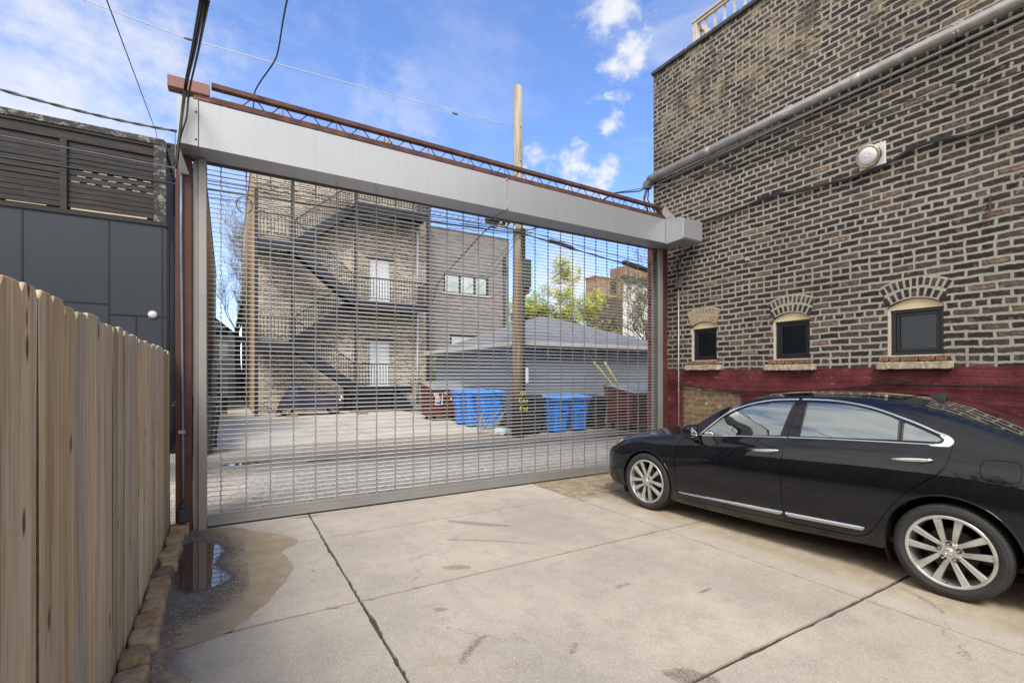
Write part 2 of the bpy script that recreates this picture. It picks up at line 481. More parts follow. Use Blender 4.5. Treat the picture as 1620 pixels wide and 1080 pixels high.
# slabs of the driveway with open joints, one mesh
xs = [-0.8, 0.815, 3.93, 6.99]
ys = [-7.5, -5.3, -3.6, -1.85, -0.1, 1.675, 3.485, 5.03, 5.99]
mb = MB()
def slab(mb, x0, x1, y0, y1, gx0, gx1, gy0, gy1, z=0.0):
    """a slab whose edges wander and chip a little"""
    def edge(a, b, n, ax, inward, gap):
        out = []
        for i in range(n):
            tt = i / n; q = a + (b - a) * tt
            k = math.sin(q * 2.3 + inward * 1.7) * 0.005 + math.sin(q * 9.1 + ax * 3) * 0.0018 + (0 if i == 0 else random.random() ** 6 * 0.016)
            out.append((q, gap / 2 + abs(k)))
        return out
    pts = []
    N = 40
    for q, o in edge(x0, x1, N, y0, 1, gy0): pts.append((max(x0 + gx0 / 2, min(x1 - gx1 / 2, q)), y0 + o))
    for q, o in edge(y0, y1, N, x1, 2, gx1): pts.append((x1 - o, max(y0 + gy0 / 2, min(y1 - gy1 / 2, q))))
    for q, o in edge(x1, x0, N, y1, 3, gy1): pts.append((max(x0 + gx0 / 2, min(x1 - gx1 / 2, q)), y1 - o))
    for q, o in edge(y1, y0, N, x0, 4, gx0): pts.append((x0 + o, max(y0 + gy0 / 2, min(y1 - gy1 / 2, q))))
    n = len(pts)
    mb.add([(p[0], p[1], z) for p in pts] + [(p[0], p[1], z - 0.05) for p in pts], [tuple(range(n))] + [(i, (i + 1) % n, (i + 1) % n + n, i + n) for i in range(n)])
for i in range(3):
    for j in range(8):
        gx0 = (0.001, 0.013, 0.002)[i]; gx1 = (0.013, 0.002, 0.0)[i]
        thin = {7: 0.009, 6: 0.019, 5: 0.022}
        gy0 = thin.get(j, 0.012) if j else 0.0
        gy1 = thin.get(j + 1, 0.012) if j < 7 else 0.0
        slab(mb, xs[i], xs[i + 1], ys[j], ys[j + 1], gx0, gx1, gy0, gy1)
struct(mb.build('driveway', M_DRIVE))
# pad across the alley with its saw cuts
mb = MB()
px = [-0.28, 3.3, 6.9]; py = [12.22, 16.6, 22.95]
for i in range(2):
    for j in range(2):
        slab(mb, px[i], px[i + 1], py[j], py[j + 1], .015, .015, .012, .012, 0.03)
struct(mb.build('parking_pad', M_PAD))
sheet('side_path', 0.02, 23.0, 0.95, 60, 0.015, M_PAD)
sheet('pad_apron', 6.9, 12.2, 7.55, 23, -0.008, M_GRAVEL)
sheet('alley_verge', 7.55, 11.95, 60, 12.2, -0.004, M_GRAVEL)

def round_loop(pl, k=4):
    P_ = [Vector(p) for p in pl]; n = len(P_); out = []
    for i in range(n):
        p0, p1, p2, p3 = P_[i - 1], P_[i], P_[(i + 1) % n], P_[(i + 2) % n]
        for j in range(k):
            s = j / k; out.append(0.5 * ((2 * p1) + (p2 - p0) * s + (2 * p0 - 5 * p1 + 4 * p2 - p3) * s * s + (3 * p1 - p0 - 3 * p2 + p3) * s ** 3))
    return out


# flat stains, grit and water lying on the driveway: real thin layers with ragged edges
def blob_sheet(name, poly, z, mt, soft, step=0.03, kind='structure'):
    poly = [(p[0], p[1]) for p in round_loop(poly)]
    """a thin layer over a closed outline; attribute 'edge' = distance inside the outline / soft"""
    P2 = [Vector(p) for p in poly]
    x0 = min(p.x for p in P2); x1 = max(p.x for p in P2); y0 = min(p.y for p in P2); y1 = max(p.y for p in P2)
    nx = int((x1 - x0) / step) + 2; ny = int((y1 - y0) / step) + 2
    vs = [(x0 + i * step, y0 + j * step) for j in range(ny) for i in range(nx)]
    n = len(P2)
    def sdist(p):
        inside = False; dm = 1e9
        for k in range(n):
            a = P2[k]; b = P2[(k + 1) % n]
            if (a.y > p[1]) != (b.y > p[1]) and p[0] < (b.x - a.x) * (p[1] - a.y) / (b.y - a.y) + a.x: inside = not inside
            ab = b - a; q = Vector(p) - a
            tt = max(0, min(1, q.dot(ab) / max(ab.length_squared, 1e-9)))
            dm = min(dm, (q - ab * tt).length)
        return dm if inside else -dm
    sdv = [sdist(p) for p in vs]
    fs = []
    for j in range(ny - 1):
        for i in range(nx - 1):
            a = j * nx + i
            q = (a, a + 1, a + nx + 1, a + nx)
            if max(sdv[k] for k in q) > -soft: fs.append(q)
    used = sorted({k for f in fs for k in f}); mp = {k: i for i, k in enumerate(used)}
    o = raw(name, [(vs[k][0], vs[k][1], z) for k in used], [tuple(mp[k] for k in f) for f in fs], mt)
    at = o.data.attributes.new('edge', 'FLOAT', 'POINT')
    for i, k in enumerate(used): at.data[i].value = 0.5 + 0.5 * max(-1, min(1, sdv[k] / soft))
    return struct(o, kind)


def layer_mat(name, colfn, rough, nscale=14, hard=0.06, amp=0.5, spec=0.5, bstr=0.3):
    m, t = newmat(name)
    e = t.n('ShaderNodeAttribute', attribute_name='edge').outputs['Fac']
    g = t.n('ShaderNodeNewGeometry').outputs['Position']
    nz = t.noise(g, nscale, 7, 0.65)
    a = t.math('ADD', e, t.math('MULTIPLY', t.math('SUBTRACT', nz, 0.5), amp))
    al = t.maprange(a, 0.5 - hard, 0.5 + hard)
    fine = t.noise(g, 160, 3, 0.6)
    c, al = colfn(t, g, e, al, fine)
    finish(t, c, rough, bump=fine, bstr=bstr, bdist=0.004, alpha=al, spec=spec)
    return m


def sandcol(t, g, e, al, fine):
    c = t.mix(t.maprange(t.noise(g, 5, 5, 0.6), 0.35, 0.7), (0.30, 0.235, 0.155), (0.37, 0.30, 0.205))
    return t.mix(t.maprange(fine, 0.3, 0.5), t.mix(1.0, c, (0.75, 0.75, 0.75), 'MULTIPLY'), c), al
def gritcol(t, g, e, al, fine):
    v = t.n('ShaderNodeTexVoronoi', {'Vector': g, 'Scale': 110.0})
    c = t.mix(t.maprange(t.n('ShaderNodeSeparateColor', {0: v.outputs['Color']}).outputs[0], 0.75, 0.95), (0.10, 0.088, 0.075), (0.30, 0.28, 0.26))
    # broken into grains near its rim
    gr = t.maprange(t.noise(g, 90, 3, 0.7), 0.42, 0.5)
    al2 = t.math('MAXIMUM', t.math('MULTIPLY', al, gr), t.maprange(e, 0.85, 1.0))
    return c, t.math('MULTIPLY', al2, 0.9)
M_SAND = layer_mat('damp_sand', sandcol, 0.75, 7, 0.05, 0.9, spec=0.3)
M_SILT = layer_mat('silt_grit', gritcol, 0.5, 16, 0.42, 1.1)
def watcol(t, g, e, al, fine):
    return t.mix(0.5, (0.05, 0.035, 0.028), (0.075, 0.055, 0.045)), t.math('MULTIPLY', al, 1.0)
m, t = newmat('puddle_water')
e = t.n('ShaderNodeAttribute', attribute_name='edge').outputs['Fac']
g = t.n('ShaderNodeNewGeometry').outputs['Position']
a = t.math('ADD', e, t.math('MULTIPLY', t.math('SUBTRACT', t.noise(g, 30, 6, 0.75), 0.5), 0.9))
al = t.maprange(a, 0.34, 0.78)
finish(t, (0.06, 0.042, 0.034), t.maprange(a, 0.75, 0.5, 0.015, 0.5), spec=1.0, ior=1.55, alpha=al)
M_WATER = m
sandp = [(-.42, 5.93), (-.1, 5.95), (.33, 5.72), (.47, 5.38), (.40, 5.05), (.43, 4.75), (.37, 4.5), (.30, 4.15), (.24, 3.85), (.12, 3.62), (-.02, 3.48), (-.12, 3.32), (-.16, 3.22), (-.1, 3.12), (0.0, 3.02), (-.02, 2.9), (-.12, 2.75), (-.42, 2.7)]
sandp = [(-.42, 5.9), (-.1, 5.93), (.1, 5.85), (.23, 5.62), (.446, 5.38), (.603, 5.07), (.437, 4.835), (.477, 4.468), (.428, 4.226), (.266, 3.85), (.15, 3.674), (-.02, 3.471), (-.16, 3.43), (-.26, 3.40), (-.31, 3.3), (-.271, 3.18), (-.171, 3.07), (-.2, 2.9), (-.42, 2.7)]
blob_sheet('sand_stain', sandp, 0.0025, M_SAND, 0.045, 0.015)
blob_sheet('silt', [(-.45, 5.95), (-.2, 5.9), (-.05, 5.6), (.09, 5.1), (.03, 4.8), (.09, 4.5), (.12, 4.2), (-.05, 3.9), (-.2, 3.74), (-.3, 3.5), (-.33, 3.23), (-.30, 2.9), (-.3, 2.2), (-.45, 2.2)], 0.0045, M_SILT, 0.17, 0.025)
blob_sheet('puddle', [(-.36, 5.5), (-.13, 5.48), (.0, 5.16), (-.065, 4.77), (.05, 4.45), (-.017, 4.29), (-.118, 4.24), (-.239, 4.24), (-.33, 4.4), (-.385, 5.0)], 0.0065, M_WATER, 0.10, 0.015)
for k, (cx, cy, lx, ly) in enumerate([(0.3, 10.1, .42, .13), (1.5, 9.75, .25, .07), (3.5, 9.95, .45, .08), (5.0, 9.72, .6, .06), (6.9, 9.8, .7, .06), (9.0, 9.75, .9, .09), (2.4, 9.6, .3, .05)]):
    pl = [(cx + lx * math.cos(q) * (1 + .2 * math.sin(3 * q + k)), cy + ly * math.sin(q) * (1 + .3 * math.sin(2 * q + k))) for q in [i * math.pi / 10 for i in range(20)]]
    blob_sheet('puddle', pl, -0.006, M_WATER, 0.06, 0.04)
blob_sheet('grass_strip', [(-.3, 6.1), (.6, 6.1), (.9, 6.16), (.4, 6.26), (-.3, 6.3)], -0.007, M_GRASS, 0.04, 0.03)
# oil and leaf stains on the slabs
M_BROWNSTAIN = layer_mat('brown_stain', lambda t, g, e, al, fine: ((0.14, 0.10, 0.065), t.math('MULTIPLY', t.math('MULTIPLY', al, t.maprange(fine, .35, .6)), 0.5)), 0.8, 22, 0.5, 2.6)
M_TANSTAIN = layer_mat('tan_stain', lambda t, g, e, al, fine: ((0.34, 0.25, 0.15), t.math('MULTIPLY', al, 0.4)), 0.8, 14, 0.6, 2.0)
def streak(p, q, wd, mt, bend=0.0):
    p = Vector(p); q = Vector(q); d = (q - p); nn = Vector((-d.y, d.x)).normalized()
    a = []; b = []
    for i in range(9):
        tt = i / 8; c0 = p + d * tt + nn * bend * math.sin(math.pi * tt); hw = wd * (math.sin(math.pi * (0.06 + 0.88 * tt)) ** 0.7) / 2
        a.append(tuple(c0 + nn * hw)); b.append(tuple(c0 - nn * hw))
    return blob_sheet('stain', a + b[::-1], 0.003 + 0.0004 * random.random(), mt, 0.02, 0.012)
streak((1.10, 2.42), (1.36, 2.62), .045, M_BROWNSTAIN, .02)
streak((1.70, 2.20), (1.80, 2.27), .03, M_BROWNSTAIN)
streak((2.52, 2.70), (2.67, 2.70), .03, M_BROWNSTAIN, .02)
streak((3.0, 2.33), (3.13, 2.34), .035, M_BROWNSTAIN)
streak((1.85, 4.35), (2.5, 3.85), .03, M_TANSTAIN, .03)
streak((1.55, 3.75), (1.75, 3.62), .09, M_TANSTAIN)
streak((1.25, 1.9), (1.75, 1.75), .2, M_TANSTAIN)
streak((1.22, 3.1), (1.3, 3.05), .06, M_TANSTAIN)
streak((2.03, 1.80), (2.22, 1.60), .14, M_BROWNSTAIN)
streak((.62, 5.92), (.95, 5.86), .07, M_BROWNSTAIN)
streak((4.38, 1.62), (4.15, 1.28), .02, M_BROWNSTAIN, .03)
streak((2.1, 4.9), (2.6, 4.4), .12, layer_mat('grey_scuff', lambda t, g, e, al, fine: ((0.25, 0.235, 0.21), t.math('MULTIPLY', al, 0.3)), 0.8, 30, 0.4, 1.2))

# ------------------------------------------------------------------ planar polygons with holes
def cdt(outer, holes, inner=()):
    """triangulate a 2-D outline with holes; returns verts2d, tris"""
    vs = []; es = []
    def loop(pl):
        o = len(vs); vs.extend(Vector(p) for p in pl)
        es.extend((o + i, o + (i + 1) % len(pl)) for i in range(len(pl)))
    loop(outer)
    for h in holes: loop(h)
    vs.extend(Vector(p) for p in inner)
    ov, oe, of, _, _, _ = geometry.delaunay_2d_cdt(vs, es, [], 0, 1e-6)
    def inside(p, pl):
        r = False; n = len(pl)
        for i in range(n):
            a = pl[i]; b = pl[(i + 1) % n]
            if (a[1] > p[1]) != (b[1] > p[1]) and p[0] < (b[0] - a[0]) * (p[1] - a[1]) / (b[1] - a[1]) + a[0]: r = not r
        return r
    out = []
    for f in of:
        c = [(ov[f[0]][k] + ov[f[1]][k] + ov[f[2]][k]) / 3 for k in (0, 1)]
        if inside(c, outer) and not any(inside(c, h) for h in holes): out.append(tuple(f))
    return [(v[0], v[1]) for v in ov], out


# ------------------------------------------------------------------ right-hand brick building
WX = 7.0
def wall_extra(t, P, u, v, col, h, fac, rnd):
    n = t.noise(P, 2.2, 6, 0.65); nf = t.noise(P, 26, 5, 0.7)
    nbig = t.noise(P, 0.7, 5, 0.6)
    # high up: soot, lime bloom and spalled pink-orange faces
    up = t.maprange(t.math('ADD', v, t.math('MULTIPLY', t.math('SUBTRACT', nbig, 0.5), 2.4)), 5.3, 6.6)
    lime = t.math('MULTIPLY', up, t.maprange(t.math('ADD', t.noise(P, 2.6, 7, 0.7), t.math('MULTIPLY', t.math('SUBTRACT', nf, 0.5), 0.35)), 0.50, 0.58))
    col = t.mix(t.math('MULTIPLY', lime, 0.62), col, t.mix(nf, (0.22, 0.17, 0.10), (0.50, 0.42, 0.29)))
    soot = t.math('MULTIPLY', up, t.maprange(t.noise(t.scale(P, (1.6, .7, 1)), 1.6, 6, 0.7), 0.5, 0.62))
    col = t.mix(t.math('MULTIPLY', soot, 0.62), col, (0.055, 0.05, 0.044))
    spall = t.math('MULTIPLY', t.maprange(t.noise(P, 7.5, 5, 0.7), 0.60, 0.64), t.math('SUBTRACT', 1.0, fac))
    col = t.mix(t.math('MULTIPLY', spall, 0.5), col, t.mix(nf, (0.22, 0.11, 0.07), (0.42, 0.24, 0.15)))
    # grime: darker regions and rain streaks
    gri = t.maprange(t.noise(P, 0.55, 6, 0.65), 0.45, 0.7)
    col = t.mix(t.math('MULTIPLY', gri, 0.38), col, t.mix(1.0, col, (0.5, 0.48, 0.46), 'MULTIPLY'))
    stk_ = t.maprange(t.noise(t.scale(P, (5.0, .35, 1)), 1.0, 5, 0.65), 0.55, 0.72)
    col = t.mix(t.math('MULTIPLY', stk_, 0.30), col, t.mix(1.0, col, (0.55, 0.52, 0.5), 'MULTIPLY'))
    # old red paint below 1.7 m, chipped, with a bare tan patch
    ln = t.math('ADD', t.math('ADD', v, t.math('MULTIPLY', t.math('SUBTRACT', n, 0.5), 0.10)), t.math('MULTIPLY', t.math('SUBTRACT', nf, 0.5), 0.05))
    red = t.maprange(ln, 1.725, 1.695)
    chip = t.maprange(t.noise(t.scale(P, (1, 1.7, 1)), 6.5, 8, 0.75), 0.60, 0.625)
    redc = t.mix(t.maprange(t.noise(P, 4, 5, 0.6), 0.3, 0.7), (0.085, 0.020, 0.024), (0.165, 0.038, 0.044))
    red = t.math('MULTIPLY', red, t.math('SUBTRACT', 1.0, t.math('MULTIPLY', chip, 0.85)))
    uu = t.math('ADD', u, t.math('MULTIPLY', t.math('SUBTRACT', nf, 0.5), 0.12))
    px_ = t.math('MULTIPLY', t.maprange(uu, 4.66, 4.72), t.maprange(uu, 5.80, 5.74))
    patch = t.math('MULTIPLY', px_, t.maprange(t.math('ADD', ln, t.math('MULTIPLY', t.math('SUBTRACT', u, 5.2), -0.10)), 1.385, 1.35))
    red = t.math('MULTIPLY', red, t.math('SUBTRACT', 1.0, patch))
    col2 = t.mix(red, col, redc)
    tanb = t.mix(t.maprange(t.noise(P, 9, 5, 0.7), 0.35, 0.7), (0.155, 0.105, 0.058), (0.30, 0.215, 0.13))
    col2 = t.mix(t.math('MULTIPLY', patch, 0.85), col2, t.mix(t.math('MULTIPLY', chip, 1.0), tanb, (0.62, 0.60, 0.56)))
    low = t.maprange(v, 1.74, 1.70)
    h2 = t.mix(t.math('MULTIPLY', low, 0.3), h, 0.3)
    return col2, h2
M_WALL = brick('common_brick_wall', 'X', bw=0.232, rh=0.0845, mortar=0.0162, mcol=(0.355, 0.325, 0.28), blot=.6, stops=[(0, (0.020, 0.020, 0.021)), (0.35, (0.033, 0.030, 0.029)), (0.62, (0.048, 0.042, 0.038)), (0.85, (0.075, 0.062, 0.053)), (0.96, (0.12, 0.095, 0.075)), (1.0, (0.24, 0.145, 0.10))], extra=wall_extra, bump=0.95, wob=0.0135, dv=0.015, squash=0.5, freq=7)
M_COPING = simple('coping', (0.05, 0.05, 0.052), 0.6, var=0.3)
M_MORTAR = simple('mortar', (0.36, 0.32, 0.265), 0.95, var=0.2, scale=30, bstr=0.5)
M_CREAM = simple('cream_paint', (0.66, 0.53, 0.34), 0.6, var=0.05, scale=8, bstr=0.3, dirt=(0.45, 0.36, 0.24))
M_FRAMEBLK = simple('black_window_frame', (0.012, 0.013, 0.016), 0.35, var=0.1)
M_STONE = simple('weathered_stone_sill', (0.52, 0.45, 0.33), 0.9, var=0.22, scale=14, bstr=1.0, bdist=0.02, dirt=(0.16, 0.12, 0.08))
m, t = newmat('window_glass_dark')
g = t.n('ShaderNodeNewGeometry').outputs['Position']
gl = t.n('ShaderNodeBsdfGlossy', {'Color': (0.75, 0.8, 0.85, 1), 'Roughness': 0.02})
tr = t.n('ShaderNodeBsdfTransparent', {'Color': (0.42, 0.46, 0.5, 1)})
fr = t.n('ShaderNodeFresnel', {'IOR': 1.55})
mx = t.n('ShaderNodeMixShader', {0: fr.outputs[0], 1: tr.outputs[0], 2: gl.outputs[0]})
t.n('ShaderNodeOutputMaterial', {0: mx.outputs[0]})
M_GLASS = m
M_BLIND = simple('window_blind', (0.34, 0.355, 0.36), 0.7, var=0.05)
def brickpiece(name, pal):
    m, t = newmat(name)
    rnd = t.n('ShaderNodeObjectInfo').outputs['Random']
    g = t.n('ShaderNodeNewGeometry').outputs['Position']
    cell = t.n('ShaderNodeTexVoronoi', {'Vector': g, 'Scale': 9.0}).outputs['Color']
    r = t.n('ShaderNodeSeparateColor', {0: cell}).outputs[0]
    c = t.ramp(r, pal)
    nb = t.noise(g, 40, 5, 0.7)
    c = t.mix(t.maprange(nb, 0.35, 0.7), t.mix(1.0, c, (0.6, 0.6, 0.6), 'MULTIPLY'), t.mix(1.0, c, (1.4, 1.4, 1.4), 'MULTIPLY'))
    finish(t, c, 0.9, bump=nb, bstr=0.8, bdist=0.012, spec=0.2)
    return m
M_ARCH = brickpiece('arch_brick', [(0, (0.03, 0.028, 0.028)), (0.5, (0.055, 0.045, 0.04)), (0.8, (0.11, 0.08, 0.065)), (1, (0.17, 0.12, 0.09))])
M_ARCHTAN = brickpiece('arch_brick_tan', [(0, (0.26, 0.19, 0.11)), (0.5, (0.34, 0.25, 0.14)), (1, (0.42, 0.33, 0.19))])
M_SILLBR = brickpiece('sill_brick', [(0, (0.20, 0.10, 0.06)), (0.5, (0.28, 0.15, 0.09)), (1, (0.18, 0.12, 0.09))])

bld = thing('brick_building', 'tall dark common-brick building wall with red painted base beside the parked car', 'building', (WX, 0, 0))
wins = [(5.105, 5.623, 1.862, 2.455, 2.535), (3.627, 4.16, 1.842, 2.44, 2.525), (2.171, 2.717, 1.842, 2.44, 2.53)]
def archpts(y0, y1, zs, zc, n=10):
    """points of a flat segmental arch from y1 (far) to y0"""
    out = []
    for i in range(n + 1):
        q = i / n; out.append((y1 + (y0 - y1) * q, zs + (zc - zs) * (1 - (2 * q - 1) ** 2)))
    return out
holes = []
for (y0, y1, z0, zs, zc) in wins:
    holes.append([(y0, z0), (y1, z0)] + archpts(y0, y1, zs, zc))
outer = [(-9, -0.1), (6.48, -0.1), (6.48, 7.33), (-9, 7.33)]
inner = [(-8 + i * 0.8, 0.5 + j * 1.2) for i in range(18) for j in range(6)]
v2, tr_ = cdt(outer, holes, [p for p in inner if not any(h[0][0] - .05 < p[0] < h[1][0] + .05 and 1.8 < p[1] < 2.6 for h in holes)])
vs = [(0, a, b) for a, b in v2]; fs = list(tr_)
mbw = MB(); mbw.add(vs, fs)
for h in holes:                                   # reveals
    n = len(h)
    mbw.add([(0, a, b) for a, b in h] + [(0.13, a, b) for a, b in h], [(i, (i + 1) % n, (i + 1) % n + n, i + n) for i in range(n)])
mbw.add([(0, 6.48, -.1), (9, 6.48, -.1), (9, 6.48, 7.33), (0, 6.48, 7.33)], [(0, 1, 2, 3)])
mbw.add([(0.002, -9, 7.2), (9, -9, 7.2), (9, 6.48, 7.2), (0.002, 6.48, 7.2)], [(0, 1, 2, 3)])
o = mbw.build('wall', M_WALL, bld)
# painted pier at the corner, a hand's breadth proud of the wall
M_REDBRICK = brick('red_painted_brick', 'Y', bw=0.21, rh=0.075, mortar=0.006, mcol=(0.20, 0.06, 0.06), stops=[(0, (0.17, 0.035, 0.045)), (0.6, (0.22, 0.055, 0.06)), (1, (0.26, 0.075, 0.075))], wob=0.006,
                   extra=lambda t, P, u, v, col, h, fac, rnd: (t.mix(t.math('MULTIPLY', t.maprange(t.noise(P, 6, 6, 0.7), 0.56, 0.63), 0.8), col, (0.06, 0.02, 0.02)), h))
pb = MB(); pb.box((6.93, 6.2, -.1), (6.998, 6.56, 4.1)); wb(pb, 'painted_pier', M_REDBRICK, bld)
cb = MB()
y = -9.0
while y < 6.5:
    L_ = min(1.05, 6.52 - y); cb.box((6.955, y, 7.325), (7.36, y + L_ - 0.012, 7.40)); y += 1.05
wb(cb, 'coping', M_COPING, bld, bevel=0.012)
for k, (y0, y1, z0, zs, zc) in enumerate(wins):
    wroot = thing('window', '', '', (0, 0, 0)); del wroot['label']; del wroot['category']
    wroot.parent = bld; wroot.location = (0, (y0 + y1) / 2, z0)
    ym = (y0 + y1) / 2
    f = MB(); fx0, fx1 = 7.055, 7.115; jw = 0.045
    a0, a1, b0, b1 = y0 + 0.006, y1 - 0.026, z0 + 0.006, zs - 0.03      # frame extents
    for (ya, yb, za, zb) in ((a0, a1, b0, b0 + jw), (a0, a1, b1 - jw, b1), (a0, a0 + jw, b0 + jw, b1 - jw), (a1 - jw, a1, b0 + jw, b1 - jw)):
        f.box((fx0, ya, za), (fx1, yb, zb))
    c0, c1, d0, d1 = a0 + jw + .003, a1 - jw - .003, b0 + jw + .003, b1 - jw - .003; sw = 0.035
    for (ya, yb, za, zb) in ((c0, c1, d0, d0 + sw), (c0, c1, d1 - sw, d1), (c0, c0 + sw, d0 + sw, d1 - sw), (c1 - sw, c1, d0 + sw, d1 - sw)):
        f.box((fx0 + .012, ya, za), (fx1 - .01, yb, zb))
    wb(f, 'frame', M_FRAMEBLK, wroot, bevel=0.003)
    p = MB(); p.box((fx0 + .03, c0 + sw, d0 + sw), (fx0 + .036, c1 - sw, d1 - sw)); wb(p, 'pane', M_GLASS, wroot)
    bl = MB(); zz = d0 + 0.01
    while zz < d1: bl.box((7.118, a0, zz), (7.122, a1, zz + 0.017)); zz += 0.021
    bl.box((7.124, a0 - .02, z0 - .02), (7.128, a1 + .06, zc + .02)); wb(bl, 'blind', M_BLIND, wroot)
    hd = MB(); ap = archpts(y0 + .003, y1 - .003, zs - 0.004, zc - 0.004); zb_ = zs - 0.035
    hd.prism([(7.03, y1 - .003, zb_), *[(7.03, a, b) for a, b in ap], (7.03, y0 + .003, zb_)], (0.075, 0, 0)); wb(hd, 'header_board', M_CREAM, wroot)
    jb = MB(); jb.box((7.02, y1 - .025, z0 + .001), (7.10, y1 - .002, zs - .037)); jb.box((7.02, y0 + .004, z0 - 0.001), (7.054, y1 - .027, z0 + .012)); wb(jb, 'jamb_mortar', simple('jamb_render', (0.52, 0.47, 0.4), 0.9, var=0.15, scale=20) if k == 0 else bpy.data.materials['jamb_render'], wroot)
    # arch of two rowlock rings
    ab = MB(); mo = MB()
    halfw = (y1 - y0) / 2; rise = zc - zs; Rr = (halfw ** 2 + rise ** 2) / (2 * rise); cy_, cz_ = ym, zc - Rr
    amax = math.asin(halfw / Rr)
    for ring in range(2):
        r0 = Rr + 0.012 + ring * 0.125; r1 = r0 + 0.10
        am = math.asin(min(.95, halfw * (1.10 + ring * .13) / (r0 + .05))); n = 9 + ring * 2
        for i in range(n):
            pass
            t0 = -am + 2 * am * (i + 0.13 + random.random() * .06) / n; t1 = -am + 2 * am * (i + 0.83 + random.random() * .06) / n
            j0, j1 = random.uniform(-.005, .007), random.uniform(-.008, .005)
            poly = [(6.9955, cy_ + math.sin(q) * r, cz_ + math.cos(q) * r) for r, q in ((r0 + j0, t0), (r0 + j0, t1), (r1 + j1, t1), (r1 + j1, t0))]
            ab.prism(poly, (0.02, 0, 0))
    n = 24; am = math.asin(halfw * 1.22 / (Rr + .2))
    ra, rb = Rr + 0.001, Rr + 0.255
    outerp = [(cy_ + math.sin(-am + 2 * am * i / n) * rb, cz_ + math.cos(-am + 2 * am * i / n) * rb) for i in range(n + 1)]
    innerp = [(cy_ + math.sin(-am + 2 * am * i / n) * ra, cz_ + math.cos(-am + 2 * am * i / n) * ra) for i in range(n + 1)]
    vs = [(6.9975, a, b) for a, b in outerp] + [(6.9975, a, b) for a, b in innerp]
    mo.add(vs, [(i, i + 1, n + 2 + i, n + 1 + i) for i in range(n)])
    wb(ab, 'brick_arch', M_ARCHTAN if k == 0 else M_ARCH, wroot, bevel=0.004)
    wb(mo, 'arch_mortar', M_MORTAR, wroot)
    # brick course and stone sill below
    sb = MB(); q = y0 - .03
    while q < y1 + .03:
        L_ = random.uniform(.09, .17); sb.box((6.972, q, z0 - .062), (7.10, min(q + L_, y1 + .05), z0 - .002)); q += L_ + .012
    wb(sb, 'sill_bricks', M_SILLBR, wroot, bevel=0.006)
    ss = MB(); ss.m = 0
    ny = 26; vs = []
    for i in range(ny + 1):
        yy = y0 - .09 + (y1 - y0 + .19) * i / ny
        e = 0.02 if i in (0, ny) else 0
        j = [random.uniform(-.005, .005) for _ in range(4)]
        vs += [(6.925 + j[0] + e, yy, z0 - .155 + j[1] + e * .5), (6.925 + j[2] + e, yy, z0 - .075 + j[3] - e * .5), (7.04, yy, z0 - .065), (7.04, yy, z0 - .16)]
    fs = [(4 * i + a, 4 * i + (a + 1) % 4, 4 * i + 4 + (a + 1) % 4, 4 * i + 4 + a) for i in range(ny) for a in range(4)] + [(0, 1, 2, 3), tuple(4 * ny + a for a in (3, 2, 1, 0))]
    ss.add(vs, fs); wb(ss, 'sill', M_STONE, wroot, bevel=0.006)
# ------------------------------------------------------------------ things on the brick wall
M_GALV = simple('galvanised_steel', (0.42, 0.41, 0.39), 0.5, 0.55, var=0.18, scale=7, bstr=0.1, dirt=(0.34, 0.31, 0.27))
M_ALU = simple('aluminium', (0.30, 0.295, 0.285), 0.42, 0.45, var=0.05, scale=2.5, bstr=0.02)
M_BLACKRUB = simple('black_cable', (0.012, 0.012, 0.013), 0.5, var=0.2)
M_GREYCAB = simple('grey_cable', (0.13, 0.13, 0.14), 0.6, var=0.25)
M_RUST = simple('rusted_steel', (0.115, 0.035, 0.022), 0.7, 0.1, var=0.35, scale=5, bstr=0.4, dirt=(0.045, 0.022, 0.018))
M_RUST2 = simple('rusty_joist', (0.10, 0.045, 0.032), 0.75, 0.1, var=0.4, scale=9, bstr=0.5, dirt=(0.03, 0.025, 0.022))
M_PINK = simple('faded_red_paint', (0.27, 0.125, 0.105), 0.6, var=0.12, scale=6, dirt=(0.28, 0.09, 0.075))
M_WHITE = simple('white_metal', (0.62, 0.63, 0.65), 0.35, var=0.03, scale=1.3, bstr=0.02)
M_TANWOOD = simple('pale_painted_wood', (0.56, 0.50, 0.42), 0.7, var=0.1, scale=10, dirt=(0.40, 0.35, 0.28))


def sag(p, q, s, n=16, wig=0.0):
    p = Vector(p); q = Vector(q); out = []
    for i in range(n + 1):
        tt = i / n; v = p.lerp(q, tt); v.z -= s * 4 * tt * (1 - tt)
        if wig and 0 < i < n: v += Vector((random.uniform(-wig, wig), 0, random.uniform(-wig, wig)))
        out.append(v)
    return out


def cable(name, label, cat, paths, r, m, group=None, n=5):
    mb = MB(); p0 = Vector(paths[0][0])
    for pp in paths: mb.tube([Vector(a) - p0 for a in pp], r, n)
    o = mb.build(name, m); o.location = p0
    return tag(o, label, cat, group)


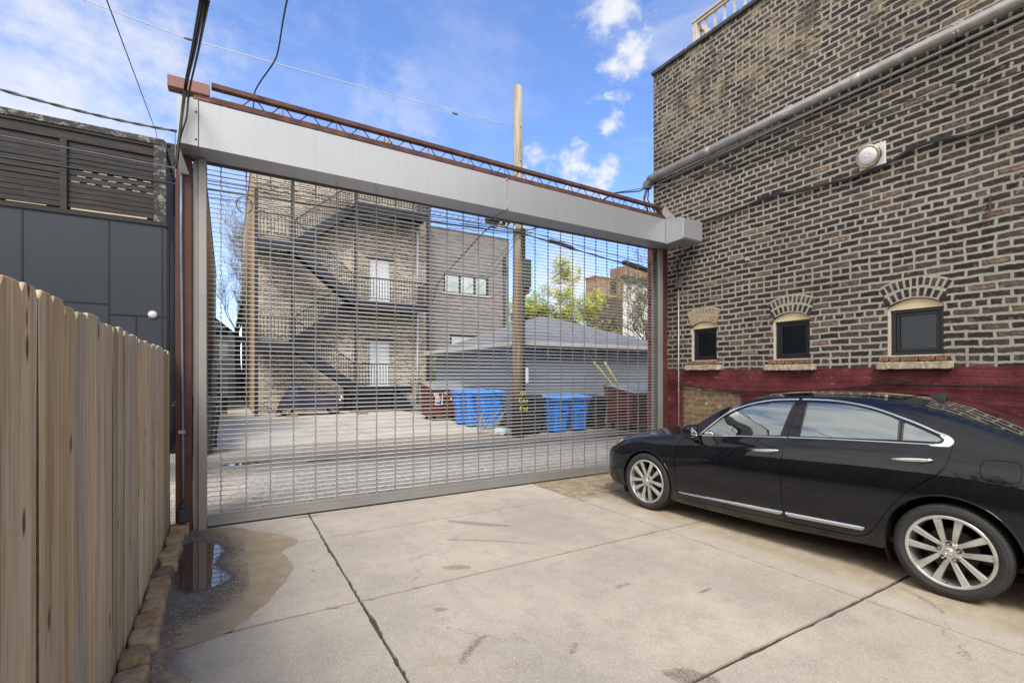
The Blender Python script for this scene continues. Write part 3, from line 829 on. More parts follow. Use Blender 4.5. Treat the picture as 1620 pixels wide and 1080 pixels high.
# big service conduit with its thin companion and the weatherhead
cr = thing('service_conduit', 'thick grey metal conduit running the length of the upper brick wall to its corner', 'conduit', (6.9, 0, 5.38))
a = MB(); a.tube([(6.9, 6.36, 5.33), (6.9, 3.9, 5.375), (6.9, 2, 5.40), (6.9, -9, 5.50)], 0.066, 20); wb(a, 'pipe', M_GALV, cr)
for yy, zz in ((5.2, 5.352), (3.0, 5.386), (0.4, 5.415), (-2.5, 5.44)):
    a = MB(); a.lathe([(0.067, -.05), (0.071, -.045), (0.071, .045), (0.067, .05)], (6.9, yy, zz), 'Y', 20); wb(a, 'coupling', M_GALV, cr)
a = MB(); a.tube([(6.955, 6.3, 5.215), (6.955, 3.9, 5.255), (6.955, -9, 5.38)], 0.021, 10); wb(a, 'small_pipe', M_ALU, cr)
for yy, zz in ((3.88, 5.376), (2.02, 5.40), (-.6, 5.42)):
    a = MB()
    for dy in (-.02, .02):
        a.tube([(6.9 + .073 * math.cos(q), yy + dy, zz + .073 * math.sin(q)) for q in [R(-150 + 20 * i) for i in range(16)]], 0.006, 6)
    a.box((6.95, yy - .03, zz + .05), (6.999, yy + .03, zz + .12))
    wb(a, 'strap', M_GALV, cr)
a = MB()
a.smooth = True
a.lathe([(0.066, 0), (0.085, .0), (0.088, .06), (0.075, .14), (0.05, .19), (0, .2)], (6.9, 6.34, 5.33), 'Y', 18)
a.smooth = False
a.prism([(6.83, 6.36, 5.37), (6.83, 6.58, 5.31), (6.83, 6.62, 5.20), (6.83, 6.50, 5.16), (6.83, 6.40, 5.27)], (.14, 0, 0))
wb(a, 'weatherhead', M_GREYCAB, cr, bevel=0.015)
tagc = cable('service_drop', 'black cable loops hanging out of the conduit weatherhead at the wall corner', 'cable',
      [[(6.9, 6.52, 5.2), (6.84, 6.56, 4.95), (6.86, 6.5, 4.72)], [(6.9, 6.5, 5.2), (6.93, 6.56, 4.98), (6.97, 6.44, 4.74)], [(6.87, 6.53, 5.2), (6.86, 6.6, 5.0), (6.9, 6.5, 4.7), (6.86, 6.4, 4.66)], [(6.9, 6.55, 5.2), (6.75, 6.6, 5.12), (6.04, 6.52, 4.92)] + sag((6.04, 6.52, 4.92), (6.72, 10.8, 5.45), .12, 8)], 0.012, M_BLACKRUB)
cable('twisted_cable', 'twisted pair of thin black cables drooping across the upper brick wall below the conduit', 'cable',
      [sag((6.96, 5.6, 5.06), (6.96, 4.0, 4.88), .02, 6, .006) + sag((6.96, 4.0, 4.88), (6.96, 1.2, 4.70), .03, 12, .008)[1:] + sag((6.96, 1.2, 4.7), (6.96, -8, 4.66), .06, 12)[1:],
       [(6.955, p.y, p.z + 0.018 * math.sin(i * 1.9)) for i, p in enumerate(sag((6.96, 5.6, 5.06), (6.96, -1, 4.72), .02, 40))]]
      , 0.0075, M_BLACKRUB)
cable('cable', 'long cable leaving the wall corner towards the utility pole beyond the gate', 'cable', [sag((6.96, 5.6, 5.06), (6.75, 7.2, 5.30), .02, 6) + sag((6.75, 7.2, 5.3), (6.75, 10.8, 5.45), .1, 8)[1:]], 0.009, M_GREYCAB)
pts = [(6.97, 5.5, 4.16), (6.97, 5.38, 4.235), (6.97, 4.57, 4.265), (6.97, 4.16, 4.30), (6.97, 3.75, 4.23), (6.97, 3.22, 4.19), (6.97, 2.95, 4.185), (6.97, 2.72, 4.21), (6.97, 2.47, 4.295), (6.97, 2.2, 4.30), (6.97, 1.96, 4.255), (6.97, 1.5, 4.27), (6.97, 0, 4.30), (6.97, -8, 4.4)]
def smooth_path(pts, k=5):
    pts = [Vector(p) for p in pts]; out = []
    for i in range(len(pts) - 1):
        p0 = pts[max(i - 1, 0)]; p1 = pts[i]; p2 = pts[i + 1]; p3 = pts[min(i + 2, len(pts) - 1)]
        for j in range(k):
            s = j / k
            out.append(0.5 * ((2 * p1) + (p2 - p0) * s + (2 * p0 - 5 * p1 + 4 * p2 - p3) * s * s + (3 * p1 - p0 - 3 * p2 + p3) * s ** 3))
    out.append(pts[-1]); return out
sp = smooth_path(pts)
cable('black_cable', 'thick black cable bundle sagging along the brick wall just under the round lamp', 'cable', [sp, [(p.x - .008, p.y, p.z - .022 - .006 * math.sin(i)) for i, p in enumerate(sp)], [(p.x, p.y, p.z - .011) for p in sp]], 0.011, M_BLACKRUB)
cable('black_cable', 'pair of black cables drooping over the red painted base of the wall', 'cable',
      [smooth_path([(6.965, 6.1, 1.545), (6.965, 5.8, 1.48), (6.965, 5.25, 1.365), (6.965, 4.7, 1.33), (6.965, 4.0, 1.32), (6.965, 3.4, 1.33), (6.965, 3.0, 1.43), (6.965, 2.72, 1.575), (6.965, 2.45, 1.53), (6.965, 2.1, 1.5), (6.965, -6, 1.5)]),
       smooth_path([(6.965, 6.1, 1.45), (6.965, 5.6, 1.42), (6.965, 5.2, 1.40), (6.965, 4.5, 1.36), (6.965, 3.3, 1.43), (6.965, 2.6, 1.51), (6.965, 1.6, 1.49), (6.965, -6, 1.47)])], 0.008, M_BLACKRUB)
cable('black_cable', 'single thin black cable low on the red wall behind the car roof', 'cable', [smooth_path([(6.965, 3.0, 1.33), (6.965, 2.2, 1.30), (6.965, 0, 1.27), (6.965, -6, 1.25)])], 0.006, M_BLACKRUB)
ct = thing('wall_conduit', 'thin vertical blue-grey conduit beside the red gate post with a small box on top', 'conduit', (6.965, 5.86, 0.3))
a = MB(); a.tube([(6.965, 5.86, 0.02), (6.965, 5.86, 3.2)], 0.0125, 10); wb(a, 'pipe', M_GALV, ct)
a = MB(); a.box((6.93, 5.80, 3.18), (6.997, 5.92, 3.33)); wb(a, 'junction_box', M_GREYCAB, ct, bevel=.006)
a = MB(); a.tube(smooth_path([(6.96, 5.86, 3.32), (6.96, 5.87, 3.6), (6.96, 5.7, 3.78), (6.955, 5.45, 3.95), (6.95, 5.4, 4.1)]), 0.01, 6); wb(a, 'cord', M_BLACKRUB, ct)
jb = MB(); jb.box((-.05, -.03, -.032), (0, .03, .032)); o = jb.build('junction_box', M_GALV, bevel=.005); o.location = (6.998, 4.54, 3.427)
tag(o, 'small square grey junction box alone on the brick wall above the windows', 'junction box')
an = MB()
an.bar((0, 0, .1), (-.03, 0, -.14), .03, .008); o = an.build('iron_anchor', M_RUST2); o.location = (6.99, 1.78, 3.42)
tag(o, 'rusty iron wall anchor spike in the spalled bricks at upper right', 'wall anchor')
# round lamp
lp = thing('wall_lamp', 'round white glass bulkhead lamp on a square plate on the brick wall', 'lamp', (6.99, 2.86, 4.36))
a = MB(); a.box((6.965, 2.72, 4.22), (6.996, 3.0, 4.50)); wb(a, 'back_plate', M_WHITE, lp, bevel=.004)
ax = Vector((-0.90, 0.02, -0.22)).normalized(); Mr = ax.to_track_quat('Z', 'Y').to_matrix().to_4x4(); Mr.translation = Vector((6.965, 2.87, 4.365))
def tl(prof, name, mt, n=40, closed_=False, **k):
    b = MB(); b.lathe(prof, (0, 0, 0), 'Z', n, closed=closed_); b.v = [tuple(Mr @ Vector(v)) for v in b.v]; return wb(b, name, mt, lp, **k)
tl([(0, 0), (.118, 0), (.122, .04), (.122, .085), (0, .085)], 'housing', simple('bronze_housing', (0.045, 0.038, 0.032), 0.4, 0.4), weld=True)
tl([(.105, .083), (.132, .083), (.137, .092), (.132, .102), (.108, .104)], 'rim', closed_=True, mt= simple('tarnished_rim', (0.48, 0.40, 0.28), 0.35, 0.6, var=0.3, scale=20))
m, t = newmat('frosted_lens'); g = t.n('ShaderNodeNewGeometry').outputs['Position']
finish(t, t.mix(t.maprange(t.noise(g, 9, 4), 0.5, 0.7), (0.72, 0.72, 0.74), (0.50, 0.54, 0.80)), 0.16, spec=0.6, coat=0.3); M_LENS = m
tl([(0, .131), (.012, .131), (.02, .127), (.03, .128), (.06, .126), (.085, .12), (.1, .11), (.106, .1)], 'lens', M_LENS)

# roof-deck railing above the wall
rl = thing('roof_railing', 'weathered pale wooden railing standing on the roof edge of the brick building', 'railing', (8.0, 0, 7.2))
for i, yy in enumerate((6.30, 3.9, 1.5)):
    a = MB(); a.box((7.95, yy - .05, 7.2), (8.05, yy + .05, 8.62)); wb(a, 'post', M_TANWOOD, rl, bevel=.004)
a = MB(); a.box((7.93, -3, 8.60), (8.07, 6.37, 8.64)); a.box((7.955, -3, 8.54), (7.985, 6.25, 8.598)); a.box((7.955, -3, 7.62), (7.985, 6.25, 7.70)); wb(a, 'rail', M_TANWOOD, rl, bevel=.003)
yy = 6.08
while yy > -2.9:
    a = MB(); a.box((7.986, yy - .018, 7.60), (8.022, yy + .018, 8.598)); wb(a, 'baluster', M_TANWOOD, rl); yy -= 0.205
a = MB(); a.box((8.05, 6.26, 8.50), (9.6, 6.34, 8.60)); a.box((8.05, 6.26, 7.62), (9.6, 6.34, 7.70))
for i in range(10): a.box((8.16 + i * .14, 6.28, 7.7), (8.195 + i * .14, 6.32, 8.5))
wb(a, 'return_rail', M_TANWOOD, rl)

# ------------------------------------------------------------------ rolling grille gate
GY = 6.08; GX0, GX1 = -0.16, 6.66
gate = thing('rolling_grille', 'closed aluminium rolling grille gate spanning the driveway under its long white hood', 'gate', (3.25, GY, 0))
a = MB()   # left guide: channel facing the curtain
for (x0, x1, y0, y1) in ((-.256, -.182, 5.94, 5.962), (-.256, -.182, 6.10, 6.122), (-.256, -.24, 5.962, 6.10), (-.302, -.258, 5.985, 6.0)): a.box((x0, y0, 0.0), (x1, y1, 3.86))
wb(a, 'guide_rail', M_ALU, gate, bevel=.003)
a = MB()
for (x0, x1, y0, y1) in ((6.555, 6.665, 5.95, 5.972), (6.555, 6.665, 6.10, 6.122), (6.65, 6.665, 5.972, 6.10), (6.575, 6.582, 5.94, 5.95), (6.62, 6.627, 5.94, 5.95)): a.box((x0, y0, 0.0), (x1, y1, 3.85))
a.box((6.585, 5.925, 0.55), (6.615, 5.948, 1.25))
wb(a, 'guide_rail', M_ALU, gate, bevel=.003)
a = MB(); a.box((-.175, 6.02, .012), (6.56, 6.065, .095)); a.box((-.175, 6.035, .095), (6.56, 6.055, .128)); a.box((-.175, 6.0, .012), (6.56, 6.02, .03))
wb(a, 'bottom_bar', M_ALU, gate, bevel=.003)
RP = 0.0505; nrod = 75
M_ROD = simple('grille_rod', (0.68, 0.68, 0.69), 0.4, 0.1, var=0.08, scale=3, bstr=0.02)
for k in range(nrod):
    z = 0.165 + k * RP
    if z > 3.95: break
    a = MB(); a.tube([(-.22, 6.045, z), (6.60, 6.045, z)], 0.0040, 6)
    wb(a, 'rod', M_ROD, gate)
LP = 0.2385; x = -0.055; M_LINK = simple('grille_link', (0.27, 0.27, 0.28), 0.45, 0.5, var=0.1, bstr=0.02)
while x < 6.54:
    a = MB()
    for k in range(nrod):
        z = 0.165 + k * RP
        if z > 3.92: break
        s = 0.003 if k % 2 else -0.003
        xj = x + random.uniform(-.0012, .0012)
        a.box((xj + s - .0044, 6.0365, z - RP + .002), (xj + s + .0044, 6.0435, z - .0))
        a.box((xj - .0078, 6.036, z - .0075), (xj + .0078, 6.054, z + .0075))
    wb(a, 'link_chain', M_LINK, gate); x += LP
# hood: folded sheet box, joints and fixings
def zt(x): return 4.325 - 0.0095 * (x + .4)
def zb(x): return 3.868 - 0.002 * (x + .4)
def hoodseg(x0, x1, d=0.0):
    b = MB()
    A = [(x0, 5.65 - d, zb(x0)), (x0, 5.65 - d, zt(x0)), (x0, 6.14, zt(x0) + .01), (x0, 6.14, zb(x0) + .02)]
    B = [(x1, 5.65 - d, zb(x1)), (x1, 5.65 - d, zt(x1)), (x1, 6.14, zt(x1) + .01), (x1, 6.14, zb(x1) + .02)]
    vs = A + B
    b.add(vs, [(0, 1, 5, 4), (1, 2, 6, 5), (2, 3, 7, 6), (0, 1, 2, 3), (7, 6, 5, 4)])
    # underside stops short of the curtain slot
    b.add([(x0, 5.65 - d, zb(x0)), (x1, 5.65 - d, zb(x1)), (x1, 6.0, zb(x1) + .004), (x0, 6.0, zb(x0) + .004)], [(0, 1, 2, 3)])
    return b
m, t = newmat('hood_sheet'); g = t.n('ShaderNodeNewGeometry').outputs['Position']
n1 = t.noise(t.scale(g, (.7, .7, .35)), 3, 4, .5); n2 = t.noise(t.scale(g, (6, 6, .6)), 3, 5, .6)
c = t.mix(t.maprange(n2, .4, .8), (0.44, 0.455, 0.485), (0.41, 0.42, 0.445))
finish(t, c, 0.36, 0.5, bump=n1, bstr=0.2, bdist=0.02, spec=0.5); M_HOOD = m
a = hoodseg(-.415, -.243, .006); wb(a, 'hood_end_bracket', M_HOOD, gate, bevel=.004)
a = hoodseg(-.241, 3.276); wb(a, 'hood', M_HOOD, gate, bevel=.005)
a = hoodseg(3.286, 6.76); wb(a, 'hood', M_HOOD, gate, bevel=.005)
a = MB(); a.box((3.268, 5.641, zb(3.28) - .004), (3.294, 5.649, zt(3.28) + .01)); a.box((3.268, 5.649, zb(3.28) - .008), (3.294, 6.0, zb(3.28) - .001)); wb(a, 'seam_strip', M_GALV, gate, bevel=.002)
a = MB()
for z_ in (3.93, 4.20): a.lathe([(0, -.008), (.008, -.006), (.010, 0)], (-.262, 5.643, z_), 'Y', 10)
for z_ in (3.87, 4.27): a.lathe([(0, -.012), (.009, -.01), (.012, 0)], (3.281, 5.641, z_), 'Y', 10)
wb(a, 'screw', M_RUST2, gate)
a = MB(); a.prism([(-.415, 5.66, 3.84), (-.405, 5.9, 3.66), (-.33, 5.9, 3.66), (-.40, 5.66, 3.84)], (0, .012, 0)); a.prism([(-.412, 5.652, 3.86), (-.412, 5.93, 3.60), (-.412, 5.93, 3.86)], (.012, 0, 0)); wb(a, 'mounting_plate', M_WHITE, gate)
# motor cover at the right
a = MB(); a.smooth = False
a.prism([(6.385, 5.30, 3.845), (6.385, 5.28, 3.87), (6.385, 5.28, 4.185), (6.385, 5.645, 4.27), (6.385, 5.645, 3.835)], (.005, 0, 0))
a.prism([(6.391, 5.30, 3.845), (6.391, 5.28, 3.87), (6.391, 5.28, 4.18), (6.391, 5.645, 4.265), (6.391, 5.645, 3.835)], (.47, 0, 0))
wb(a, 'motor_cover', M_HOOD, gate, bevel=.004)

# posts and joist
M_REDPOST = simple('red_oxide_post', (0.075, 0.024, 0.017), 0.55, 0.0, var=0.25, scale=3.5, bstr=0.2, dirt=(0.06, 0.02, 0.016))
lpst = thing('gate_post', 'rust-red steel post at the fence end carrying the left end of the gate', 'post', (-.42, 6.02, 0))
a = MB(); a.box((-.45, 5.93, 0), (-.31, 5.945, 3.86)); a.box((-.45, 6.10, 0), (-.31, 6.115, 3.86)); a.box((-.387, 5.945, 0), (-.375, 6.10, 3.86)); a.box((-.40, 5.95, 3.86), (-.33, 6.06, 4.52)); wb(a, 'column', M_REDPOST, lpst, bevel=.003)
a = MB(); a.box((-.455, 5.93, 3.62), (-.447, 5.945, 4.1)); a.tube([(-.385, 5.90, .12), (-.385, 5.905, .8), (-.392, 5.90, 2.2), (-.40, 5.90, 3.0), (-.398, 5.90, 3.75)], 0.011, 8); wb(a, 'conduit', simple('blue_grey_conduit', (0.16, 0.2, 0.27), 0.4, 0.3), lpst)
a = MB(); a.box((-.42, 5.83, .13), (-.34, 5.90, .26)); a.box((-.405, 5.88, .0), (-.365, 5.905, .13)); a.bar((-.41, 5.86, .27), (-.36, 5.84, .38), .02, .02); wb(a, 'outlet_box', simple('blue_black_box', (0.03, 0.035, 0.06), 0.4), lpst, bevel=.006)
a = MB(); a.box((-.42, 5.88, 1.02), (-.365, 5.93, 1.05)); wb(a, 'clamp', M_GALV, lpst)
rpst = thing('gate_post', 'dark red steel post between the gate and the brick wall', 'post', (6.83, 6.0, 0))
a = MB(); a.box((6.672, 5.95, 0), (6.785, 5.965, 3.86)); a.box((6.672, 6.10, 0), (6.785, 6.115, 3.86)); a.box((6.72, 5.965, 0), (6.732, 6.10, 3.86)); wb(a, 'column', M_REDPOST, rpst, bevel=.003)
js = thing('steel_joist', 'rusty open-web steel joist lying on top of the gate hood from post to wall', 'joist', (3.2, 5.95, 4.4))
def jz(x): return -0.0105 * x
xa, xb = -.14, 6.66
a = MB()
for (y0, y1) in ((5.915, 5.985), ): 
    a.bar((xa, 5.95, 4.645 + jz(xa)), (xb, 5.95, 4.645 + jz(xb)), .075, .05)
wb(a, 'top_chord', M_RUST2, js, bevel=.003)
a = MB(); a.bar((xa, 5.95, 4.49 + jz(xa)), (xb, 5.95, 4.49 + jz(xb)), .07, .062); wb(a, 'bottom_chord', M_RUST2, js, bevel=.003)
n = 22
for i in range(n):
    u0 = xa + .25 + (xb - xa - .5) * i / n; u1 = u0 + (xb - xa - .5) / n
    um = (u0 + u1) / 2; e = random.uniform(-.01, .01)
    a = MB(); a.tube([(u0 + .02, 5.95, 4.51 + jz(u0)), (um - .02 + e, 5.95, 4.63 + jz(um))], .006, 6); a.tube([(um + .02 + e, 5.95, 4.63 + jz(um)), (u1 - .02, 5.95, 4.51 + jz(u1))], .006, 6)
    if i % 2: a.box((um - .004, 5.925, 4.515 + jz(um)), (um + .004, 5.93, 4.63 + jz(um)))
    wb(a, 'web_rod', M_RUST2, js)
a = MB()
x = xa + .1
while x < xb: a.box((x, 5.90, 4.325 + jz(x)), (x + .04, 5.98, 4.46 + jz(x))); x += .95
wb(a, 'spacer', M_RUST2, js)
a = MB(); a.box((-.515, 5.90, 4.52), (-.155, 6.03, 4.635)); a.box((-.30, 5.93, 4.47), (-.14, 6.0, 4.518)); wb(a, 'end_cap', M_PINK, js, bevel=.004)
a = MB(); a.prism([(6.62, 5.9, 4.43), (6.62, 5.9, 4.55), (6.7, 5.9, 4.60), (6.99, 5.9, 4.42), (6.99, 5.9, 4.33), (6.8, 5.9, 4.33)], (0, .14, 0)); wb(a, 'bearing_block', simple('grey_timber', (0.30, 0.28, 0.25), .9, var=.2), js, bevel=.008)
a = MB(); a.bar((6.45, 5.92, 4.58), (6.72, 5.92, 4.36), .03, .012); a.bar((6.5, 5.97, 4.56), (6.74, 5.97, 4.36), .03, .012); wb(a, 'brace', M_RUST2, js)

# ------------------------------------------------------------------ wooden fence
m, t = newmat('fence_wood')
oi = t.n('ShaderNodeObjectInfo').outputs['Random']
g = t.n('ShaderNodeNewGeometry').outputs['Position']
offv = t.n('ShaderNodeCombineXYZ', {0: t.math('MULTIPLY', oi, 37.0), 1: t.math('MULTIPLY', oi, 91.0), 2: t.math('MULTIPLY', oi, 13.0)}).outputs[0]
Q = t.vmath('ADD', g, offv)
gr1 = t.noise(t.scale(Q, (9, 21, .55)), 1.0, 5, 0.6, dist=0.5)
gr2 = t.noise(t.scale(Q, (40, 190, 3.0)), 1.0, 4, 0.6, dist=0.3)
blo = t.noise(t.scale(Q, (3, 6, 1.3)), 1.0, 4, 0.6)
c = t.ramp(gr1, [(0.28, (0.20, 0.145, 0.09)), (0.42, (0.36, 0.285, 0.195)), (0.52, (0.46, 0.375, 0.27)), (0.60, (0.50, 0.43, 0.33)), (0.68, (0.68, 0.55, 0.36))])
gray = t.mix(gr2, (0.34, 0.305, 0.265), (0.54, 0.50, 0.44))
c = t.mix(t.math('MULTIPLY', t.maprange(blo, 0.4, 0.65), 0.72), c, gray)
c = t.mix(t.math('MULTIPLY', t.maprange(gr2, 0.52, 0.3), 0.5), c, (0.12, 0.085, 0.055))
tint = t.ramp(oi, [(0, (0.62, 0.57, 0.50)), (0.2, (1.12, 1.04, 0.93)), (0.4, (0.82, 0.83, 0.84)), (0.6, (1.28, 1.2, 1.06)), (0.8, (0.88, 0.78, 0.66)), (1, (1.25, 1.12, 0.90))])
c = t.mix(1.0, c, tint, 'MULTIPLY')
vk = t.n('ShaderNodeTexVoronoi', {'Vector': t.scale(Q, (1, 7.5, 2.4)), 'Scale': 1.25, 'Randomness': 1.0}, feature='F1')
kn = t.math('MULTIPLY', t.maprange(t.math('ADD', vk.outputs['Distance'], t.math('MULTIPLY', gr2, 0.06)), 0.20, 0.11), t.maprange(t.n('ShaderNodeSeparateColor', {0: vk.outputs['Color']}).outputs[0], 0.42, 0.47))
c = t.mix(kn, c, t.mix(gr2, (0.05, 0.03, 0.02), (0.16, 0.09, 0.05)))
h = t.math('ADD', t.math('MULTIPLY', gr2, 0.6), t.math('ADD', gr1, t.math('MULTIPLY', kn, -0.6)))
finish(t, c, 0.82, bump=h, bstr=0.55, bdist=0.006, spec=0.25)
M_WOOD = m
M_GAPSHADE = simple('painted_gap_shade', (0.10, 0.075, 0.05), 0.95, var=0.3, scale=30, bstr=0.4)  # picket sides: shadow of the board gaps painted into the edge colour
fence = thing('wooden_fence', 'weathered dog-eared wooden picket fence along the left side of the driveway', 'fence', (-.5, 2, 0))
y = -2.6; k = 0
rnd = random.Random(5)
seq = []
while y < 6.02:
    wd = rnd.choice([.138, .14, .135, .142, .092 if rnd.random() < .5 else .138]); seq.append((y, min(wd, 6.07 - y))); y += wd + rnd.choice([.006, .008, .010, .012])
for (y0, wd) in seq:
    b = MB(); top = 1.868 + rnd.uniform(-.016, .012) - (y0 * 0.002); th = .017; x1 = -.5 + rnd.uniform(-.0035, .0035); ear = min(.026, wd * .22)
    tw = rnd.uniform(-.002, .0035); ln = rnd.uniform(-.003, .003)
    zs = [0.008, .5, 1.0, 1.45, top - ear - .004]
    bow = rnd.uniform(-.004, .005)
    vs = []
    for z_ in zs:
        e = bow * math.sin(z_ / 1.87 * math.pi); q = ln * z_
        vs += [(x1 + e - tw, y0 + q, z_), (x1 + e + tw, y0 + wd + q, z_), (x1 + e + tw - th, y0 + wd + q, z_), (x1 + e - tw - th, y0 + q, z_)]
    q = ln * top
    vs += [(x1 - tw, y0 + ear + q, top), (x1 + tw, y0 + wd - ear + q, top), (x1 + tw - th, y0 + wd - ear + q, top), (x1 - tw - th, y0 + ear + q, top)]
    fs = [(3, 2, 1, 0)]
    for i in range(5):
        o_ = 4 * i
        fs += [(o_ + a_, o_ + (a_ + 1) % 4, o_ + 4 + (a_ + 1) % 4, o_ + 4 + a_) for a_ in range(4)]
    fs.append((20, 21, 22, 23))
    b.add(vs, fs)
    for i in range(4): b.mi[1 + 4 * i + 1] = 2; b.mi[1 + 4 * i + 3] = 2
    b.m = 1
    for z_ in ():
        for q_ in (.28, .72):
            yy_ = y0 + wd * q_ + rnd.uniform(-.008, .008); zz_ = z_ + rnd.uniform(-.015, .015); b.box((x1 - .001, yy_ - .003, zz_ - .003), (x1 + .0075 + abs(tw) * .6, yy_ + .003, zz_ + .003))
    b.m = 0; wb(b, 'picket', [M_WOOD, M_RUST2, M_GAPSHADE], fence, bevel=.0035)
for (y0, wd) in seq[:-1]:
    b = MB(); b.box((-.545, y0 + wd - .05, .02), (-.528, y0 + wd + .055, 1.80)); wb(b, 'back_board', M_WOOD, fence)
a = MB()
for z_ in (.35, 1.0, 1.6): a.box((-.585, -2.6, z_), (-.547, 6.05, z_ + .085))
wb(a, 'rail', M_WOOD, fence)
for yy in (-2.4, 0, 2.4, 4.8, 6.0): a = MB(); a.box((-.68, yy - .045, 0), (-.586, yy + .045, 1.8)); wb(a, 'fence_post', M_WOOD, fence)
# a small weed by the joist gap
# edging cobbles along the fence
m, t = newmat('edging_brick'); oi = t.n('ShaderNodeObjectInfo').outputs['Random']; g = t.n('ShaderNodeNewGeometry').outputs['Position']
c = t.ramp(oi, [(0, (0.31, 0.22, 0.14)), (0.35, (0.38, 0.28, 0.18)), (0.6, (0.33, 0.235, 0.15)), (0.9, (0.40, 0.31, 0.21)), (1, (0.17, 0.14, 0.11))])
n1 = t.noise(g, 22, 6, .7); n2 = t.noise(g, 110, 3, .6)
c = t.mix(t.maprange(n1, .4, .7), c, t.mix(1.0, c, (.6, .58, .55), 'MULTIPLY'))
finish(t, c, .9, bump=t.math('ADD', n1, t.math('MULTIPLY', n2, .4)), bstr=.9, bdist=.012, spec=.2); M_EDGE = m
bounds = [2.3, 2.53, 2.77, 3.0, 3.2, 3.42, 3.65, 3.88, 4.1, 4.31, 4.53, 4.74, 4.95, 5.17, 5.38, 5.58, 5.77]
rr = random.Random(3)
descr = ['flat tan edging brick by the fence, nearest the camera', 'tan edging brick, second from the camera', 'rough tan edging brick with a sloping top, third along the fence', 'wide pale edging brick, fourth along the fence',
 'reddish edging brick with a chipped corner, fifth along the fence', 'large rounded edging brick with a pebble on it, sixth along the fence', 'dark mossy edging brick, seventh along the fence', 'tan edging brick just past the dark one',
 'narrow tan edging brick beside the silt, ninth along', 'tan edging brick beside the puddle, tenth along', 'pale edging brick beside the puddle, eleventh along', 'tan edging brick past the middle of the puddle', 'small tan edging brick at the far side of the puddle',
 'tan edging brick fourth before the gate post', 'cracked edging brick third before the gate post', 'tan edging brick second before the gate post']
bounds2 = bounds
for i in range(len(bounds) - 1):
    y0, y1 = bounds[i], bounds[i + 1]; L_ = y1 - y0 - .016; wx = .135 + rr.uniform(-.012, .012); hz = .075 + rr.uniform(-.006, .012)
    bm = bmesh.new(); bmesh.ops.create_cube(bm, size=1.0); bmesh.ops.subdivide_edges(bm, edges=bm.edges, cuts=5, use_grid_fill=True)
    for v in bm.verts:
        p = v.co
        r4 = (abs(p.x * 2) ** 6 + abs(p.y * 2) ** 6 + abs(p.z * 2) ** 6) ** (1 / 6)
        f_ = 1 / max(r4, 1e-6) if r4 > 1 else 1
        p *= f_
        p.x += .02 * math.sin(p.y * 9 + i) ; p.z += .05 * math.sin(p.x * 5 + i * 2) * (1 if p.z > 0 else 0) + rr.uniform(-.018, .018); p.y += rr.uniform(-.012, .012); p.x += rr.uniform(-.012, .012)
        p.x *= wx; p.y *= L_; p.z *= hz * 1.5
    for f in bm.faces: f.smooth = True
    me = bpy.data.meshes.new('edging_brick'); bm.to_mesh(me); bm.free(); me.materials.append(M_EDGE)
    o = bpy.data.objects.new('edging_brick', me); C.objects.link(o)
    o.location = (-.425 + rr.uniform(-.012, .012), (y0 + y1) / 2, .028 + rr.uniform(-.006, .008)); o.rotation_euler = (rr.uniform(-.09, .09), rr.uniform(-.10, .10), rr.uniform(-.13, .13))
    tag(o, descr[i], 'brick', 'edging bricks along the wooden fence')
# the last one, a thicker block standing against the post
b = MB(); b.box((-.08, -.085, 0), (.08, .085, .10)); o = b.build('edging_brick', M_EDGE, bevel=.012, segs=2); o.location = (-.41, 5.80, .003); o.rotation_euler = (0, 0, .05)
o.location.y = 5.862
tag(o, 'thick square edging block standing higher than the rest, against the red gate post', 'brick', 'edging bricks along the wooden fence')
# ------------------------------------------------------------------ dark building across the alley, left
M_SLATE = simple('slate_grey_panel', (0.022, 0.031, 0.042), 0.5, var=0.08, scale=1.5, bstr=0.05)
M_SEAM = simple('black_seam', (0.008, 0.009, 0.011), 0.6)
m, t = newmat('charred_wood'); g = t.n('ShaderNodeNewGeometry').outputs['Position']
n1 = t.noise(t.scale(g, (2.0, 2.0, 26)), 1.0, 6, .65, dist=.5); n2 = t.noise(g, 4, 6, .75)
c = t.mix(t.maprange(n1, .35, .7), (0.012, 0.012, 0.013), (0.038, 0.034, 0.031))
c = t.mix(t.math('MULTIPLY', t.maprange(n2, .60, .72), .18), c, (0.16, 0.15, 0.14))
finish(t, c, .7, bump=n1, bstr=.4); M_CHAR = m
m, t = newmat('charred_wood_worn'); g = t.n('ShaderNodeNewGeometry').outputs['Position']
n2 = t.noise(t.scale(g, (1, 1, 1.5)), 6, 7, .8)
finish(t, t.mix(t.maprange(n2, .5, .62), (0.03, 0.029, 0.03), (0.30, 0.29, 0.28)), .75, bump=n2, bstr=.4); M_CHARWORN = m
db = thing('dark_building', 'slate-black panelled garage building with a slatted roof-deck screen at far left', 'building', (-5, 12.3, 0))
a = MB(); a.box((-12, 12.3, 0), (-1.09, 19, 4.72)); wb(a, 'wall', M_SLATE, db)
a = MB()
for x_ in (-11, -9.75, -8.5, -7.25, -6.0, -4.52, -3.27, -2.02, -1.16): a.box((x_ - .013, 12.288, 0), (x_ + .013, 12.299, 4.72))
a.box((-12, 12.286, 3.03), (-2.02, 12.297, 3.045)); a.box((-2.0, 12.286, 2.83), (-1.09, 12.297, 2.85)); a.box((-12, 12.27, 4.72), (-1.07, 12.5, 4.80)); a.box((-1.6, 12.284, 0), (-1.585, 12.296, 2.83))
for yy in (12.9, 14.0, 15.2): a.box((-1.092, yy, 0), (-1.08, yy + .02, 4.72))
wb(a, 'panel_seam', M_SEAM, db)
